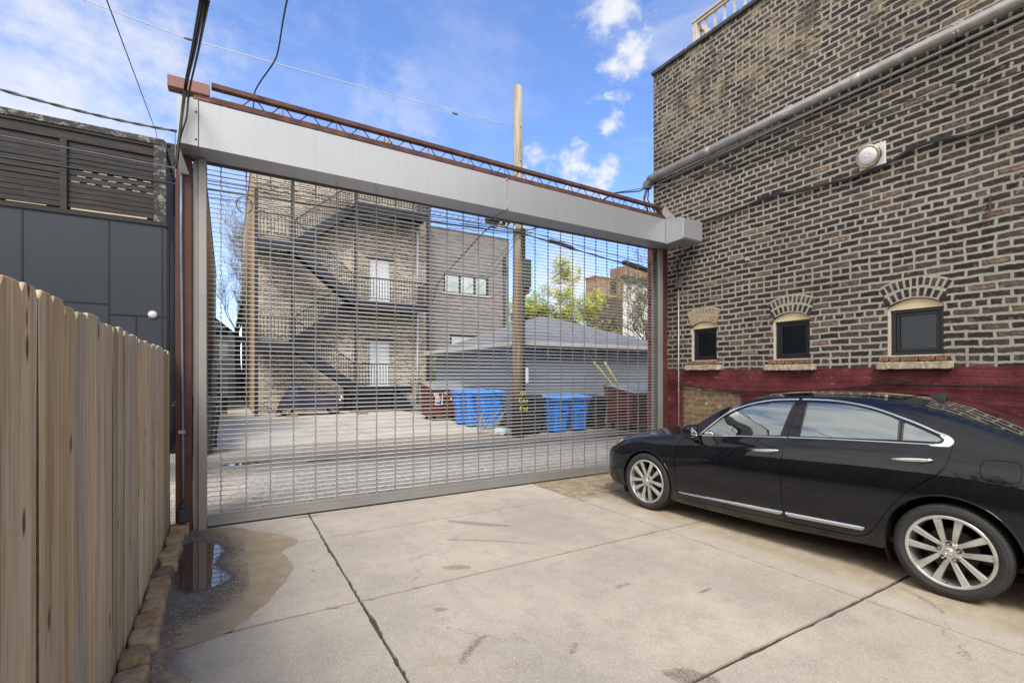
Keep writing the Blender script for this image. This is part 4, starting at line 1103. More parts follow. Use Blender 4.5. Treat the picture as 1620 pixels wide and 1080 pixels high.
# the screen in front and along the side
def board(mb, x0, x1, y0, y1, z0, z1): mb.box((x0, y0, z0), (x1, y1, z1))
a = MB(); z = 4.87; k = 0; gaps = []
rr = random.Random(8)
while z < 6.18:
    gap = 0.011 + (.012 if k in (4, 5, 6) else 0); gaps.append((k, z + .092, z + .092 + gap))
    a.box((-12, 12.36, z), (-1.30, 12.385, z + .092)); z += .092 + gap; k += 1
wb(a, 'front_slats', M_CHAR, db)
a = MB(); a.box((-12, 12.392, 4.82), (-1.3, 12.398, 6.2)); wb(a, 'screen_backing', M_CHAR, db)
a = MB(); a.box((-12, 12.33, 6.16), (-1.30, 12.37, 6.34)); a.box((-12, 12.30, 6.345), (-1.12, 12.44, 6.40)); wb(a, 'fascia', M_CHAR, db)
a = MB(); a.box((-12, 12.28, 6.402), (-1.12, 12.46, 6.52)); wb(a, 'cap', M_CHARWORN, db)
for x_ in (-8.9, -6.8, -4.75, -2.70): a = MB(); a.box((x_ - .05, 12.30, 4.8), (x_ + .05, 12.356, 6.16)); wb(a, 'screen_post', M_CHAR, db)
a = MB(); a.box((-1.30, 12.29, 4.8), (-1.10, 12.45, 6.50)); wb(a, 'corner_post', M_CHARWORN, db)
a = MB(); z = 4.87
while z < 6.4: a.box((-1.16, 12.46, z), (-1.135, 16, z + .092)); z += .102
a.box((-1.2, 12.46, 6.42), (-1.1, 16, 6.5)); wb(a, 'side_slats', M_CHAR, db)
# dashes of pale light-coloured battens showing through gaps
M_BATTEN = simple('pale_batten', (0.52, 0.42, 0.28), .7)
a = MB(); k = 0
for row, (k_, z0_, z1_) in enumerate([q for q in gaps if q[0] in (4, 5, 6)]):
    x_ = -2.60 + row * .09
    while x_ < -1.40: a.box((x_, 12.366, z0_ + .003), (x_ + .125, 12.38, z1_ - .003)); x_ += .235
a.box((-2.6, 12.352, 4.835), (-1.42, 12.358, 4.865)); a.box((-3.5, 12.352, 4.84), (-2.95, 12.358, 4.855)); a.box((-4.6, 12.352, 4.84), (-3.8, 12.358, 4.86))
wb(a, 'batten', M_BATTEN, db)
a = MB(); z = 5.6   # second, higher screen further back
while z < 7.3: a.box((-2.55, 14.6, z), (0.4, 14.63, z + .10)); z += .112
a.box((-2.6, 14.56, 7.33), (0.4, 14.66, 7.38))
for x_ in (-2.56, -1.2, .3): a.box((x_, 14.54, 4.8), (x_ + .07, 14.6, 7.33))
z = 5.6
while z < 7.3: a.box((-2.58, 14.7, z), (-2.55, 18, z + .10)); z += .112
a.v = [(v[0] if v[0] < -.95 else -.95, v[1], v[2]) for v in a.v]
wb(a, 'rear_screen', M_CHAR, db)
sc = thing('dome_light', 'small white dome light on the slate-grey panel wall', 'lamp', (-1.317, 12.29, 2.87))
a = MB(); a.lathe([(0, -.05), (.045, -.045), (.07, -.025), (.082, 0)], (0, 0, 0), 'Y', 24); a.build('shade', M_WHITE, sc)
a = MB(); a.lathe([(.082, 0), (.092, -.004), (.092, .008), (.082, .01)], (0, 0, 0), 'Y', 24, closed=True); a.build('base_ring', M_GREYCAB, sc)

# tan brick building whose side runs away left of the path
M_TANBR = brick('tan_brick', 'X', bw=0.22, rh=0.075, mcol=(0.46, 0.40, 0.31), stops=[(0, (0.30, 0.22, 0.13)), (.5, (0.38, 0.28, 0.17)), (1, (0.46, 0.36, 0.24))], bump=.4, squash=1, freq=2)
nb_ = thing('tan_brick_building', 'tall tan brick building side running away at the left of the path', 'building', (-3, 27, 0))
a = MB(); a.box((-8, 24.5, 0), (-.82, 50, 10.35)); wb(a, 'wall', M_TANBR, nb_)
a = MB(); a.box((-8, 24.48, 10.35), (-.78, 50, 10.45)); wb(a, 'coping', M_COPING, nb_)

# ------------------------------------------------------------------ brick walk-up with the black fire stairs
def b1_extra(t, P, u, v, col, h, fac, rnd):
    n = t.noise(P, 0.8, 5, .6)
    col = t.mix(t.math('MULTIPLY', t.maprange(n, .5, .68), .30), col, (0.42, 0.30, 0.22))
    n2 = t.noise(P, 0.6, 4, .6)
    return t.mix(t.math('MULTIPLY', t.maprange(n2, .55, .7), .35), col, (0.10, 0.085, 0.06)), h
M_B1 = brick('walkup_brick', 'Y', bw=0.26, rh=0.088, mortar=0.013, mcol=(0.66, 0.61, 0.52), stops=[(0, (0.05, 0.046, 0.042)), (.45, (0.11, 0.097, 0.083)), (.75, (0.24, 0.20, 0.16)), (1, (0.42, 0.34, 0.26))], extra=b1_extra, squash=.6, freq=6)
M_B1S = brick('walkup_side_brick', 'X', bw=0.22, rh=0.078, mcol=(0.50, 0.42, 0.29), stops=[(0, (0.30, 0.21, 0.12)), (1, (0.48, 0.37, 0.22))], bump=.4, squash=1, freq=2)
M_DOOR = simple('white_door_paint', (0.66, 0.69, 0.74), .5, var=.04)
M_STEELBLK = simple('black_stair_steel', (0.014, 0.018, 0.027), .5, var=.2, scale=4)
wk = thing('walkup_building', 'tall weathered brick walk-up building with two white back doors', 'building', (5, 23, 0))
def doorhole(x0, x1, z0, z1): return [(x0, z0), (x1, z0), (x1, z1), (x0, z1)]
v2, tr_ = cdt([(1.0, 0), (8.84, 0), (8.84, 10.1), (4.3, 10.1), (4.3, 11.2), (1.0, 11.2)], [doorhole(5.83, 6.80, 1.12, 3.28), doorhole(5.83, 6.80, 5.05, 7.18)])
a = MB(); a.add([(x_, 23.0, z_) for x_, z_ in v2], tr_)
for (z0, z1) in ((1.12, 3.28), (5.05, 7.18)):
    hh = doorhole(5.83, 6.80, z0, z1); a.add([(p, 23.0, q) for p, q in hh] + [(p, 23.16, q) for p, q in hh], [(i, (i + 1) % 4, (i + 1) % 4 + 4, i + 4) for i in range(4)])
a.add([(1.0, 42, 0), (8.84, 42, 0), (8.84, 42, 10.1), (1.0, 42, 11.2)], [(0, 1, 2, 3)])
a.add([(8.84, 23, 0), (8.84, 42, 0), (8.84, 42, 10.1), (8.84, 23, 10.1)], [(0, 1, 2, 3)])
a.add([(1, 23.01, 9.9), (8.84, 23.01, 9.9), (8.84, 42, 9.9), (1, 42, 9.9)], [(0, 1, 2, 3)])
wb(a, 'wall', M_B1, wk)
a = MB(); a.box((.97, 23.02, 0), (1.3, 42, 11.2)); wb(a, 'side_wall', M_B1S, wk)
a = MB(); a.box((.93, 22.985, 11.2), (4.32, 23.3, 11.3)); a.box((4.32, 22.985, 10.1), (8.86, 23.3, 10.19)); a.box((.93, 23.3, 11.2), (1.35, 42, 11.3)); wb(a, 'coping', simple('limestone_coping', (.45, .42, .36), .8), wk)
for (x0, z0) in ((1.95, 11.2), (6.9, 10.1)):
    a = MB(); a.box((x0 - .22, 23.6, z0 - .4), (x0 + .22, 24.1, 13.15)); a.box((x0 - .26, 23.56, 13.15), (x0 + .26, 24.14, 13.25)); wb(a, 'chimney', M_B1, wk)
for (z0, z1) in ((1.12, 3.28), (5.05, 7.18)):
    a = MB(); a.box((5.90, 23.08, z0 + .02), (6.73, 23.12, z1 - .08))
    for q in (.18, 1.1):
        for xx in (6.0, 6.36): a.box((xx, 23.07, z0 + q), (xx + .26, 23.079, z0 + q + (.75 if q < 1 else .8)))
    d_ = wb(a, 'door', M_DOOR, wk, bevel=.004)
    b = MB(); b.box((5.84, 23.05, z0), (5.895, 23.13, z1 - .01)); b.box((6.735, 23.05, z0), (6.79, 23.13, z1 - .01)); b.box((5.895, 23.05, z1 - .07), (6.735, 23.13, z1 - .01)); wb(b, 'door_frame', M_DOOR, d_)
    b = MB(); b.lathe([(0, -.05), (.03, -.04), (.03, -.01), (.012, 0), (.012, .03)], (5.98, 23.05, z0 + 1.0), 'Y', 10); wb(b, 'handle', M_GALV, d_)
    b = MB(); b.box((5.6, 22.99, z1 + .01), (7.05, 23.05, z1 + .12)); wb(b, 'lintel', simple('soot_stone', (.09, .08, .07), .9) if z0 < 2 else bpy.data.materials['soot_stone'], wk)
for xx, hh in ((4.85, 9.1), (8.05, 9.0)): pass
a = MB(); a.tube([(8.14, 22.88, .4), (8.14, 22.88, 4.75)], .055, 10); a.tube([(8.14, 22.88, 5.0), (8.14, 22.88, 8.6), (8.14, 22.98, 8.75)], .055, 10); wb(a, 'downspout', M_WHITE, wk)
# penthouse: reddish brick and pale picket parapet
a = MB(); a.box((4.9, 26.0, 9.9), (6.0, 29, 11.6)); wb(a, 'penthouse', brick('penthouse_brick', 'Y', mcol=(.5, .42, .36), stops=[(0, (.30, .14, .09)), (1, (.45, .26, .18))], squash=1, freq=2), wk)
a = MB(); 
for i in range(24): a.box((6.1 + i * .13, 25.0, 9.95), (6.17 + i * .13, 25.04, 11.0))
a.box((6.05, 24.98, 10.95), (9.2, 25.06, 11.03)); a.box((6.05, 24.98, 10.0), (9.2, 25.06, 10.08)); wb(a, 'deck_railing', M_WHITE, wk)

st = thing('fire_stairs', 'black steel zigzag fire stairs and landings on the back of the brick walk-up', 'stairs', (4.6, 22, 0))
YF, YB = 21.5, 22.95
for (x_, z1) in ((1.0, 9.0), (2.32, 10.0), (4.85, 10.3), (8.17, 10.2)):
    a = MB(); a.cbox((x_, YF, z1 / 2), (.13, .13, z1)); wb(a, 'column', M_STEELBLK, st, bevel=.01)
def landing(x0, x1, z):
    a = MB(); a.box((x0, YF, z - .34), (x1, YF + .06, z + .02)); a.box((x0, YF + .06, z - .04), (x1, YB, z)); a.box((x0, YF + .7, z - .2), (x1, YF + .76, z - .04)); a.box((x0, YF + .06, z - .24), (x0 + .06, YB, z - .04)); a.box((x1 - .06, YF + .06, z - .24), (x1, YB, z - .04))
    wb(a, 'landing', M_STEELBLK, st)
landing(1.0, 2.32, 3.0); landing(1.0, 2.32, 7.12); landing(4.85, 8.17, 4.95); landing(4.85, 8.17, 9.25); landing(4.6, 7.4, 1.12)
def guard(p, q, h=1.0, n=None):
    a = MB(); p = Vector(p); q = Vector(q); L_ = (q - p).length
    a.bar(p + Vector((0, 0, h)), q + Vector((0, 0, h)), .045, .045); a.bar(p + Vector((0, 0, .1)), q + Vector((0, 0, .1)), .03, .03)
    n = n or int(L_ / .125)
    for i in range(n + 1):
        c_ = p.lerp(q, i / n); a.bar(c_ + Vector((0, 0, .1)), c_ + Vector((0, 0, h)), .026, .026)
    wb(a, 'guard_rail', M_STEELBLK, st)
guard((1.0, YF, 3.02), (2.32, YF, 3.02)); guard((1.0, YF, 7.14), (2.32, YF, 7.14)); guard((4.85, YF, 4.97), (8.17, YF, 4.97)); guard((4.85, YF, 9.27), (8.17, YF, 9.27)); guard((4.6, YF, 1.14), (6.3, YF, 1.14))
guard((1.03, YF, 3.02), (1.03, YB, 3.02)); guard((1.03, YF, 7.14), (1.03, YB, 7.14)); guard((8.14, YF, 4.97), (8.14, YB, 4.97)); guard((8.14, YF, 9.27), (8.14, YB, 9.27))
def flight(x0, z0, x1, z1, y0, y1):
    a = MB()
    for yy in (y0, y1): a.bar((x0, yy, z0 - .1), (x1, yy, z1 - .1), .05, .36)
    a.bar((x0, (y0 + y1) / 2, z0 - .2), (x1, (y0 + y1) / 2, z1 - .2), abs(y1 - y0) - .06, .03)
    n = 12
    for i in range(n):
        tt = (i + .5) / n; xx = x0 + (x1 - x0) * tt; zz = z0 + (z1 - z0) * (i + 1) / n
        a.box((xx - .14, min(y0, y1), zz - .05), (xx + .14, max(y0, y1), zz - .02))
    wb(a, 'flight', M_STEELBLK, st)
    guard((x0, y0, z0 + .05), (x1, y0, z1 + .05), .95)
flight(4.85, 1.12, 2.32, 3.0, YF + .05, YF + .72); flight(2.32, 3.0, 4.85, 4.95, YF + .78, YF + 1.4)
flight(4.85, 4.95, 2.32, 7.12, YF + .05, YF + .72); flight(2.32, 7.12, 4.85, 9.25, YF + .78, YF + 1.4)
a = MB(); a.bar((1.6, YF, 6.85), (2.3, YF, 6.0), .04, .04); a.bar((1.6, YF, 2.75), (2.3, YF, 1.9), .04, .04); wb(a, 'knee_brace', M_STEELBLK, st)
for i in range(6):
    a = MB(); a.box((6.5 + i * .16, YF - .0 - 0, .0), (6.66 + i * .16, YF + .9, 1.1 - i * .17)); wb(a, 'porch_step', M_STEELBLK, st)
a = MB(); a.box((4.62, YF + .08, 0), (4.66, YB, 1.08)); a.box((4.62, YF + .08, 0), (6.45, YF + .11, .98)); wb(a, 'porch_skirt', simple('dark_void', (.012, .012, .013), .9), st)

# ------------------------------------------------------------------ grey brick house
M_GREYBR = brick('grey_brick', 'Y', bw=0.30, rh=0.10, mortar=0.008, mcol=(0.20, 0.197, 0.205), stops=[(0, (0.145, 0.14, 0.145)), (.5, (0.19, 0.18, 0.183)), (1, (0.25, 0.235, 0.23))], bump=.3, wob=.002, squash=1, freq=2, blot=.1)
M_SKYGLASS = simple('window_glass', (0.42, 0.50, 0.50), .05, .0, var=.25, scale=1.2, bstr=0, spec=1.0)
gh = thing('grey_brick_house', 'plain grey brick house with a three-pane window behind the garage', 'house', (11, 24, 0))
def rect(x0, x1, z0, z1): return [(x0, z0), (x1, z0), (x1, z1), (x0, z1)]
w1 = rect(10.0, 12.74, 6.12, 7.18); w2 = rect(10.38, 12.14, 3.2, 3.86)
v2, tr_ = cdt([(8.9, 0), (14.07, 0), (14.07, 9.5), (8.9, 9.5)], [w1, w2])
a = MB(); a.add([(p, 24.0, q) for p, q in v2], tr_)
for hh in (w1, w2): a.add([(p, 24.0, q) for p, q in hh] + [(p, 24.15, q) for p, q in hh], [(i, (i + 1) % 4, (i + 1) % 4 + 4, i + 4) for i in range(4)])
a.add([(14.07, 24, 0), (14.07, 34, 0), (14.07, 34, 9.5), (14.07, 24, 9.5), (8.9, 24, 0), (8.9, 34, 0), (8.9, 34, 9.5), (8.9, 24, 9.5)], [(0, 1, 2, 3), (4, 5, 6, 7), (7, 6, 2, 3)])
wb(a, 'wall', M_GREYBR, gh)
a = MB(); a.box((8.88, 23.97, 9.5), (14.1, 24.2, 9.56)); wb(a, 'coping', M_COPING, gh)
for hh, cuts in ((w1, (0, .36, .69, 1)), (w2, (0, 1))):
    x0, x1, z0, z1 = hh[0][0], hh[1][0], hh[0][1], hh[2][1]
    a = MB(); a.box((x0, 24.06, z0), (x1, 24.12, z0 + .08)); a.box((x0, 24.06, z1 - .08), (x1, 24.12, z1))
    for c_ in cuts:
        xx = x0 + (x1 - x0) * c_; xx = min(max(xx, x0 + .06), x1 - .06); a.box((xx - .06, 24.06, z0 + .08), (xx + .06, 24.12, z1 - .08))
    wr = wb(a, 'window', M_FRAMEBLK, gh)
    a = MB(); a.box((x0 + .05, 24.095, z0 + .05), (x1 - .05, 24.10, z1 - .05)); wb(a, 'pane', M_SKYGLASS, wr)
    a = MB(); a.box((x0 - .1, 23.93, z0 - .09), (x1 + .1, 24.05, z0 - .002)); wb(a, 'sill', simple('pale_sill', (.5, .48, .44), .8) if z0 > 5 else bpy.data.materials['pale_sill'], wr)
a = MB(); a.tube([(13.73, 23.93, .1), (13.73, 23.93, 8.1)], .06, 8); a.box((13.62, 23.85, 7.5), (13.86, 23.99, 7.85)); a.box((13.66, 23.87, 7.85), (13.8, 23.99, 8.45)); wb(a, 'downspout', M_FRAMEBLK, gh, bevel=.01)

# ------------------------------------------------------------------ garage with hip roof
m, t = newmat('grey_siding'); g = t.n('ShaderNodeNewGeometry').outputs['Position']
z_ = t.n('ShaderNodeSeparateXYZ', {0: g}).outputs[2]
finish(t, t.mix(t.maprange(t.noise(t.scale(g, (.6, .6, 6)), 1.5, 4), .35, .7), (0.150, 0.185, 0.235), (0.195, 0.23, 0.28)), .55, bump=t.noise(g, 40, 3), bstr=.1); M_SIDING = m
m, t = newmat('asphalt_shingle'); g = t.n('ShaderNodeNewGeometry').outputs['Position']
s3 = t.n('ShaderNodeSeparateXYZ', {0: g})
bt = t.n('ShaderNodeTexBrick', {'Vector': t.n('ShaderNodeCombineXYZ', {0: t.math('ADD', s3.outputs[0], s3.outputs[1]), 1: t.math('MULTIPLY', s3.outputs[2], 3.4), 2: 0.0}).outputs[0], 'Color1': (.105, .112, .125, 1), 'Color2': (.185, .195, .21, 1), 'Mortar': (.05, .052, .058, 1), 'Scale': 1.0, 'Mortar Size': .008, 'Brick Width': .30, 'Row Height': .14})
finish(t, t.mix(t.math('MULTIPLY', t.noise(g, 60, 3), .5), bt.outputs[0], (.25, .26, .27)), .9, bump=bt.outputs[1], bstr=.4); M_SHINGLE = m
M_TRIM = simple('pale_trim', (0.46, 0.45, 0.43), .5, var=.06)
ga = thing('garage', 'low grey clapboard garage with a shingled hip roof behind the recycling bins', 'garage', (10.5, 15.5, 0))
GX, GW, GYf, GYb, EZ = 7.62, 14.0, 12.3, 19.0, 2.50
def clap(mb, p, q, nrm, z0, z1, e=.115):
    p = Vector(p); q = Vector(q); nv = Vector(nrm); z = z0
    while z < z1 - 1e-3:
        zt_ = min(z + e, z1)
        a0 = p + nv * .022; b0 = q + nv * .022
        mb.add([(a0.x, a0.y, z), (b0.x, b0.y, z), (q.x + nv.x * .004, q.y + nv.y * .004, zt_), (p.x + nv.x * .004, p.y + nv.y * .004, zt_), (p.x, p.y, z), (q.x, q.y, z)], [(0, 1, 2, 3), (4, 5, 1, 0)]); z = zt_
a = MB(); clap(a, (GX, GYf, 0), (GW, GYf, 0), (0, -1, 0), .02, EZ); clap(a, (GX, GYb, 0), (GX, GYf, 0), (-1, 0, 0), .02, EZ)
a.box((GX + .01, GYf + .01, 0), (GW, GYb, EZ)); wb(a, 'wall', M_SIDING, ga)
a = MB(); a.box((GX - .03, GYf - .03, 0), (GX + .06, GYf + .06, EZ)); a.box((GX - .03, GYb - .06, 0), (GX + .06, GYb + .03, EZ)); wb(a, 'corner_trim', M_SIDING, ga)
o_ = .32; r0 = Vector((GX - o_, GYf - o_, EZ + .02)); r1 = Vector((GW + o_, GYf - o_, EZ + .02)); r2 = Vector((GW + o_, GYb + o_, EZ + .02)); r3 = Vector((GX - o_, GYb + o_, EZ + .02))
ap1 = Vector((10.55, 15.65, 3.95)); ap2 = Vector((11.1, 15.65, 3.95))
a = MB(); dz = Vector((0, 0, .09))
a.add([r0 + dz, r1 + dz, r2 + dz, r3 + dz, ap1, ap2, r0, r1, r2, r3], [(0, 1, 5, 4), (1, 2, 5), (2, 3, 4, 5), (3, 0, 4), (0, 6, 7, 1), (1, 7, 8, 2), (2, 8, 9, 3), (3, 9, 6, 0), (9, 8, 7, 6)]); wb(a, 'roof', M_SHINGLE, ga)
a = MB(); a.box((GX - .42, GYf - .44, EZ - .0), (GW + .4, GYf - .325, EZ + .12)); a.box((GX - .44, GYf - .325, EZ), (GX - .325, GYb + .4, EZ + .12)); wb(a, 'gutter', M_TRIM, ga, bevel=.015)
a = MB(); a.box((GX - .32, GYf - .32, EZ - .03), (GW, GYf - .0, EZ - .005)); a.box((GX - .32, GYf, EZ - .03), (GX - .0, GYb, EZ - .005)); wb(a, 'soffit', M_TRIM, ga)

# ------------------------------------------------------------------ far buildings at the right and the white house at the end of the path
M_FARTAN = brick('far_tan_brick', 'Y', bw=.5, rh=.16, mcol=(.32, .26, .2), stops=[(0, (.22, .14, .09)), (1, (.34, .25, .16))], squash=1, freq=2, bump=.2)
M_FARBRN = simple('dark_brown_siding', (0.085, 0.07, 0.052), .9, var=.3, scale=1)
M_FARWHITE = simple('white_wall', (0.74, 0.73, 0.70), .8, var=.06, scale=.8)
ft = thing('brick_tower_house', 'narrow dark brown building with an orange-tan brick top far behind the garage', 'building', (33.5, 38, 0))
a = MB(); a.box((32.6, 38, 0), (36.4, 39.5, 9.9)); wb(a, 'wall', M_FARBRN, ft)
a = MB(); a.box((32.58, 37.97, 9.9), (36.4, 39.5, 11.8)); a.box((32.5, 37.9, 11.8), (36.43, 39.6, 11.95)); wb(a, 'upper_wall', M_FARTAN, ft)
for (x_, z_) in ((34.6, 10.3), (33.4, 6.5), (34.8, 6.5)): a = MB(); a.box((x_, 37.88, z_), (x_ + .8, 37.93, z_ + 1.3)); wb(a, 'window', M_FRAMEBLK, ft)
fw = thing('white_building', 'white-walled building with a tan cornice seen past the bare tree at far right', 'building', (39, 38, 0))
a = MB(); a.box((36.45, 38.2, 0), (46, 39.8, 11.7)); wb(a, 'wall', M_FARWHITE, fw)
a = MB(); a.box((36.42, 38.0, 11.7), (46, 39.9, 12.4)); wb(a, 'dark_band', M_SLATE, fw)
a = MB(); a.box((36.42, 37.9, 12.4), (46, 40, 13.4)); wb(a, 'cornice', M_FARTAN, fw)
for (x_, z_) in ((38, 8), (40.5, 8), (43, 8), (38, 4.5), (40.5, 4.5), (43, 4.5)): a = MB(); a.box((x_, 38.12, z_), (x_ + .9, 38.19, z_ + 1.5)); wb(a, 'window', M_SKYGLASS, fw)
fc = thing('low_rooftop_building', 'low grey rooftops with two chimneys behind the budding green tree', 'building', (27, 42, 0))
a = MB(); a.box((17, 42, 0), (31.0, 50, 6.6)); wb(a, 'wall', M_FARWHITE, fc)
a = MB(); a.box((16.9, 41.9, 6.6), (31.1, 50, 6.8)); wb(a, 'roof', M_SLATE, fc)
for x_ in (28.6, 20.5): a = MB(); a.box((x_, 42.3, 6.7), (x_ + .9, 43.1, 9.2)); wb(a, 'chimney', M_FARBRN, fc)
wh = thing('white_house', 'small white house with a dark eave at the end of the side path', 'house', (0, 45, 0))
a = MB(); a.add([(-3.0, 45, 0), (.95, 45, 0), (.95, 45, 4.6), (-1.0, 45, 6.2), (-3, 45, 4.6), (-3, 52, 0), (.95, 52, 0), (.95, 52, 4.6), (-1, 52, 6.2), (-3, 52, 4.6)], [(0, 1, 2, 3, 4), (1, 6, 7, 2), (5, 6, 7, 8, 9), (0, 5, 9, 4)]); wb(a, 'wall', M_FARWHITE, wh)
a = MB(); a.prism([(-3.2, 44.9, 4.55), (-1.0, 44.9, 6.3), (1.1, 44.9, 4.55), (1.1, 44.9, 4.7), (-1.0, 44.9, 6.45), (-3.2, 44.9, 4.7)], (0, 7, 0)); wb(a, 'roof', M_SLATE, wh)
a = MB(); a.box((-.75, 44.6, 5.0), (.1, 45.0, 5.35)); wb(a, 'dark_eave', M_SEAM, wh)
a = MB(); a.box((-.55, 44.94, 3.0), (.05, 44.99, 4.3)); wb(a, 'window', M_SKYGLASS, wh)
# neighbouring house beyond the fence (seen in reflections) and the house behind the viewer
nh = thing('neighbour_house', 'grey sided neighbour house beyond the wooden fence', 'house', (-6, 0, 0))
a = MB(); clap(a, (-4.2, -7, 0), (-4.2, -.5, 0), (1, 0, 0), 0, 4.4, .13); a.box((-11, -7, 0), (-4.21, -.5, 4.4)); wb(a, 'wall', M_TRIM, nh)
a = MB(); a.prism([(-11.3, -7.3, 4.4), (-3.9, -7.3, 4.4), (-3.9, -7.3, 4.5), (-7.6, -7.3, 6.4), (-11.3, -7.3, 4.5)], (0, 7.1, 0)); wb(a, 'roof', M_SHINGLE, nh)
# ------------------------------------------------------------------ utility pole
m, t = newmat('pole_wood'); g = t.n('ShaderNodeNewGeometry').outputs['Position']
n1 = t.noise(t.scale(g, (14, 14, .5)), 1.0, 7, .65, dist=.4); zz = t.n('ShaderNodeSeparateXYZ', {0: g}).outputs[2]
ca = t.mix(t.maprange(n1, .35, .65), (0.20, 0.17, 0.13), (0.42, 0.37, 0.30)); cb_ = t.mix(t.maprange(n1, .35, .65), (0.11, 0.075, 0.05), (0.27, 0.19, 0.125))
c = t.mix(t.maprange(zz, 5.3, 4.6), ca, cb_); c = t.mix(t.maprange(zz, 1.4, .6), c, (.06, .045, .035))
finish(t, c, .85, bump=n1, bstr=.6, bdist=.01); M_POLE = m
PX, PY = 6.67, 10.9
pole = thing('utility_pole', 'tall weathered wooden utility pole at the alley edge with yellow paint marks', 'utility pole', (PX, PY, 0))
a = MB(); a.tube([(0, 0, -.05), (0.01, 0, 3), (0, 0, 6), (-.01, 0, 9.3)], [.17, .155, .135, .118], 20); a.build('shaft', M_POLE, pole)
a = MB(); a.box((PX + .06, PY - .24, 3.95), (PX + .28, PY - .06, 4.7)); wb(a, 'riser_box', simple('dark_green_box', (.055, .065, .06), .5), pole, bevel=.015)
a = MB(); a.box((PX + .13, PY - .20, 3.78), (PX + .24, PY - .08, 3.94)); wb(a, 'box_clamp', M_RUST2, pole)
a = MB(); a.tube([(PX + .07, PY - .15, .02), (PX + .06, PY - .145, 3.8)], .035, 8); a.tube([(PX + .12, PY - .14, .6), (PX + .12, PY - .13, 3.8)], .02, 6); a.box((PX + .0, PY - .17, 4.7), (PX + .13, PY - .10, 5.5)); wb(a, 'riser_conduit', simple('black_tar', (.018, .016, .015), .7), pole)
a = MB(); a.box((PX + .14, PY - .19, 1.42), (PX + .22, PY - .12, 1.82)); wb(a, 'white_guard', M_WHITE, pole, bevel=.01)
a = MB(); a.box((PX - .95, PY - .2, 5.55), (PX - .33, PY + .1, 5.85)); a.lathe([(0, 0), (.09, .01), (.09, .22), (.04, .26), (0, .27)], (PX - .7, PY - .05, 5.83), 'Z', 12); wb(a, 'splice_box', simple('black_plastic', (.02, .02, .022), .5), pole, bevel=.02)
a = MB()
for (x_, z_) in ((-.45, 5.45), (-.2, 5.42), (.25, 5.40), (-.62, 5.5)): a.lathe([(0, 0), (.03, .01), (.05, .05), (.02, .07), (.045, .1), (0, .12)], (PX + x_, PY - .16, z_), 'Z', 10)
wb(a, 'insulator', simple('porcelain', (.45, .44, .42), .3), pole)
a = MB(); a.bar((PX - .7, PY - .13, 5.46), (PX + .35, PY - .13, 5.44), .05, .05); wb(a, 'bracket_arm', M_GALV, pole)
a = MB()
for z_ in (8.2, 7.3, 5.9): a.lathe([(0.0, -.16), (.018, -.15), (.02, -.125)], (PX, PY, z_), 'Y', 8)
wb(a, 'bolt', M_GALV, pole)
# hand-painted yellow marks
a = MB()
def stroke(mb, pts, sc, ox, oz, y, r=.008):
    mb.tube([(ox + p[0] * sc, y - .02 * 0, oz + p[1] * sc) for p in pts], r, 5)
gy = PY - .185
def letters(word, ox, oz, sc):
    G_ = {'N': [[(0, 0), (0, 1), (.6, 0), (.6, 1)]], 'G': [[(.7, .85), (.3, 1), (0, .6), (.1, .1), (.5, 0), (.7, .4), (.4, .45)]], 'a': [[(.6, .6), (.2, .6), (0, .3), (.2, 0), (.6, .2), (.6, .6), (.65, 0)]],
          's': [[(.5, .6), (.1, .5), (.4, .25), (.05, 0)]], 'F': [[(0, 0), (.1, 1), (.7, 1)], [(.05, .5), (.5, .5)]], 'W': [[(0, .9), (.2, 0), (.4, .6), (.6, 0), (.8, .9)]], 'L': [[(0, 1), (0, 0), (.6, 0)]]}
    for ch in word:
        for s_ in G_[ch]: stroke(a, s_, sc, ox, oz, gy, .010)
        ox += sc * .82
letters('NN', PX - .03, 1.09, .10); letters('Gas', PX - .07, .90, .125); letters('FW', PX - .05, .66, .14)
wb(a, 'paint_mark', simple('yellow_paint', (.62, .60, .09), .6), pole)

# ------------------------------------------------------------------ overhead wires
cable('service_cable', 'thick twisted service cable entering from the left edge to the top of the gate post', 'cable',
      [[(p.x, p.y + .006 * math.sin(i * 1.1), p.z + .006 * math.cos(i * 1.1)) for i, p in enumerate(sag((-3.4, 5.4, 4.32), (-.43, 5.93, 4.09), .16, 60))], [(p.x, p.y - .006 * math.sin(i * 1.1), p.z - .006 * math.cos(i * 1.1)) for i, p in enumerate(sag((-3.4, 5.4, 4.32), (-.43, 5.93, 4.09), .16, 60))]], .0085, M_GREYCAB)
cable('drop_wire', 'thin dark wire slanting down from the top left of the sky to the roof-deck corner', 'wire', [sag((-.95, 4.6, 4.95), (-1.25, 12.3, 6.62), .0, 10) + [(-1.25, 12.3, 6.3)]], .0065, M_GREYCAB)
b0 = [(-.10, 2.95, 3.65), (-.19, 4.0, 4.02), (-.36, 5.58, 4.36)]
cable('cable_bundle', 'bundle of black cables coming down to the left end of the white hood', 'cable',
      [smooth_path([(-.112, 2.9, 3.52), (-.235, 4.4, 4.06), (-.330, 5.40, 4.36), (-.362, 5.56, 4.24), (-.394, 5.57, 3.90), (-.425, 5.58, 3.62)]),
       smooth_path([(-.098, 2.9, 3.52), (-.218, 4.4, 4.06), (-.315, 5.40, 4.37), (-.348, 5.55, 4.26), (-.384, 5.56, 3.92), (-.418, 5.57, 3.58)]),
       smooth_path([(-.082, 2.9, 3.52), (-.195, 4.4, 4.07), (-.285, 5.40, 4.38), (-.318, 5.55, 4.28), (-.335, 5.56, 4.08), (-.385, 5.57, 3.88), (-.405, 5.58, 3.66)])], .0085, M_BLACKRUB, n=6)
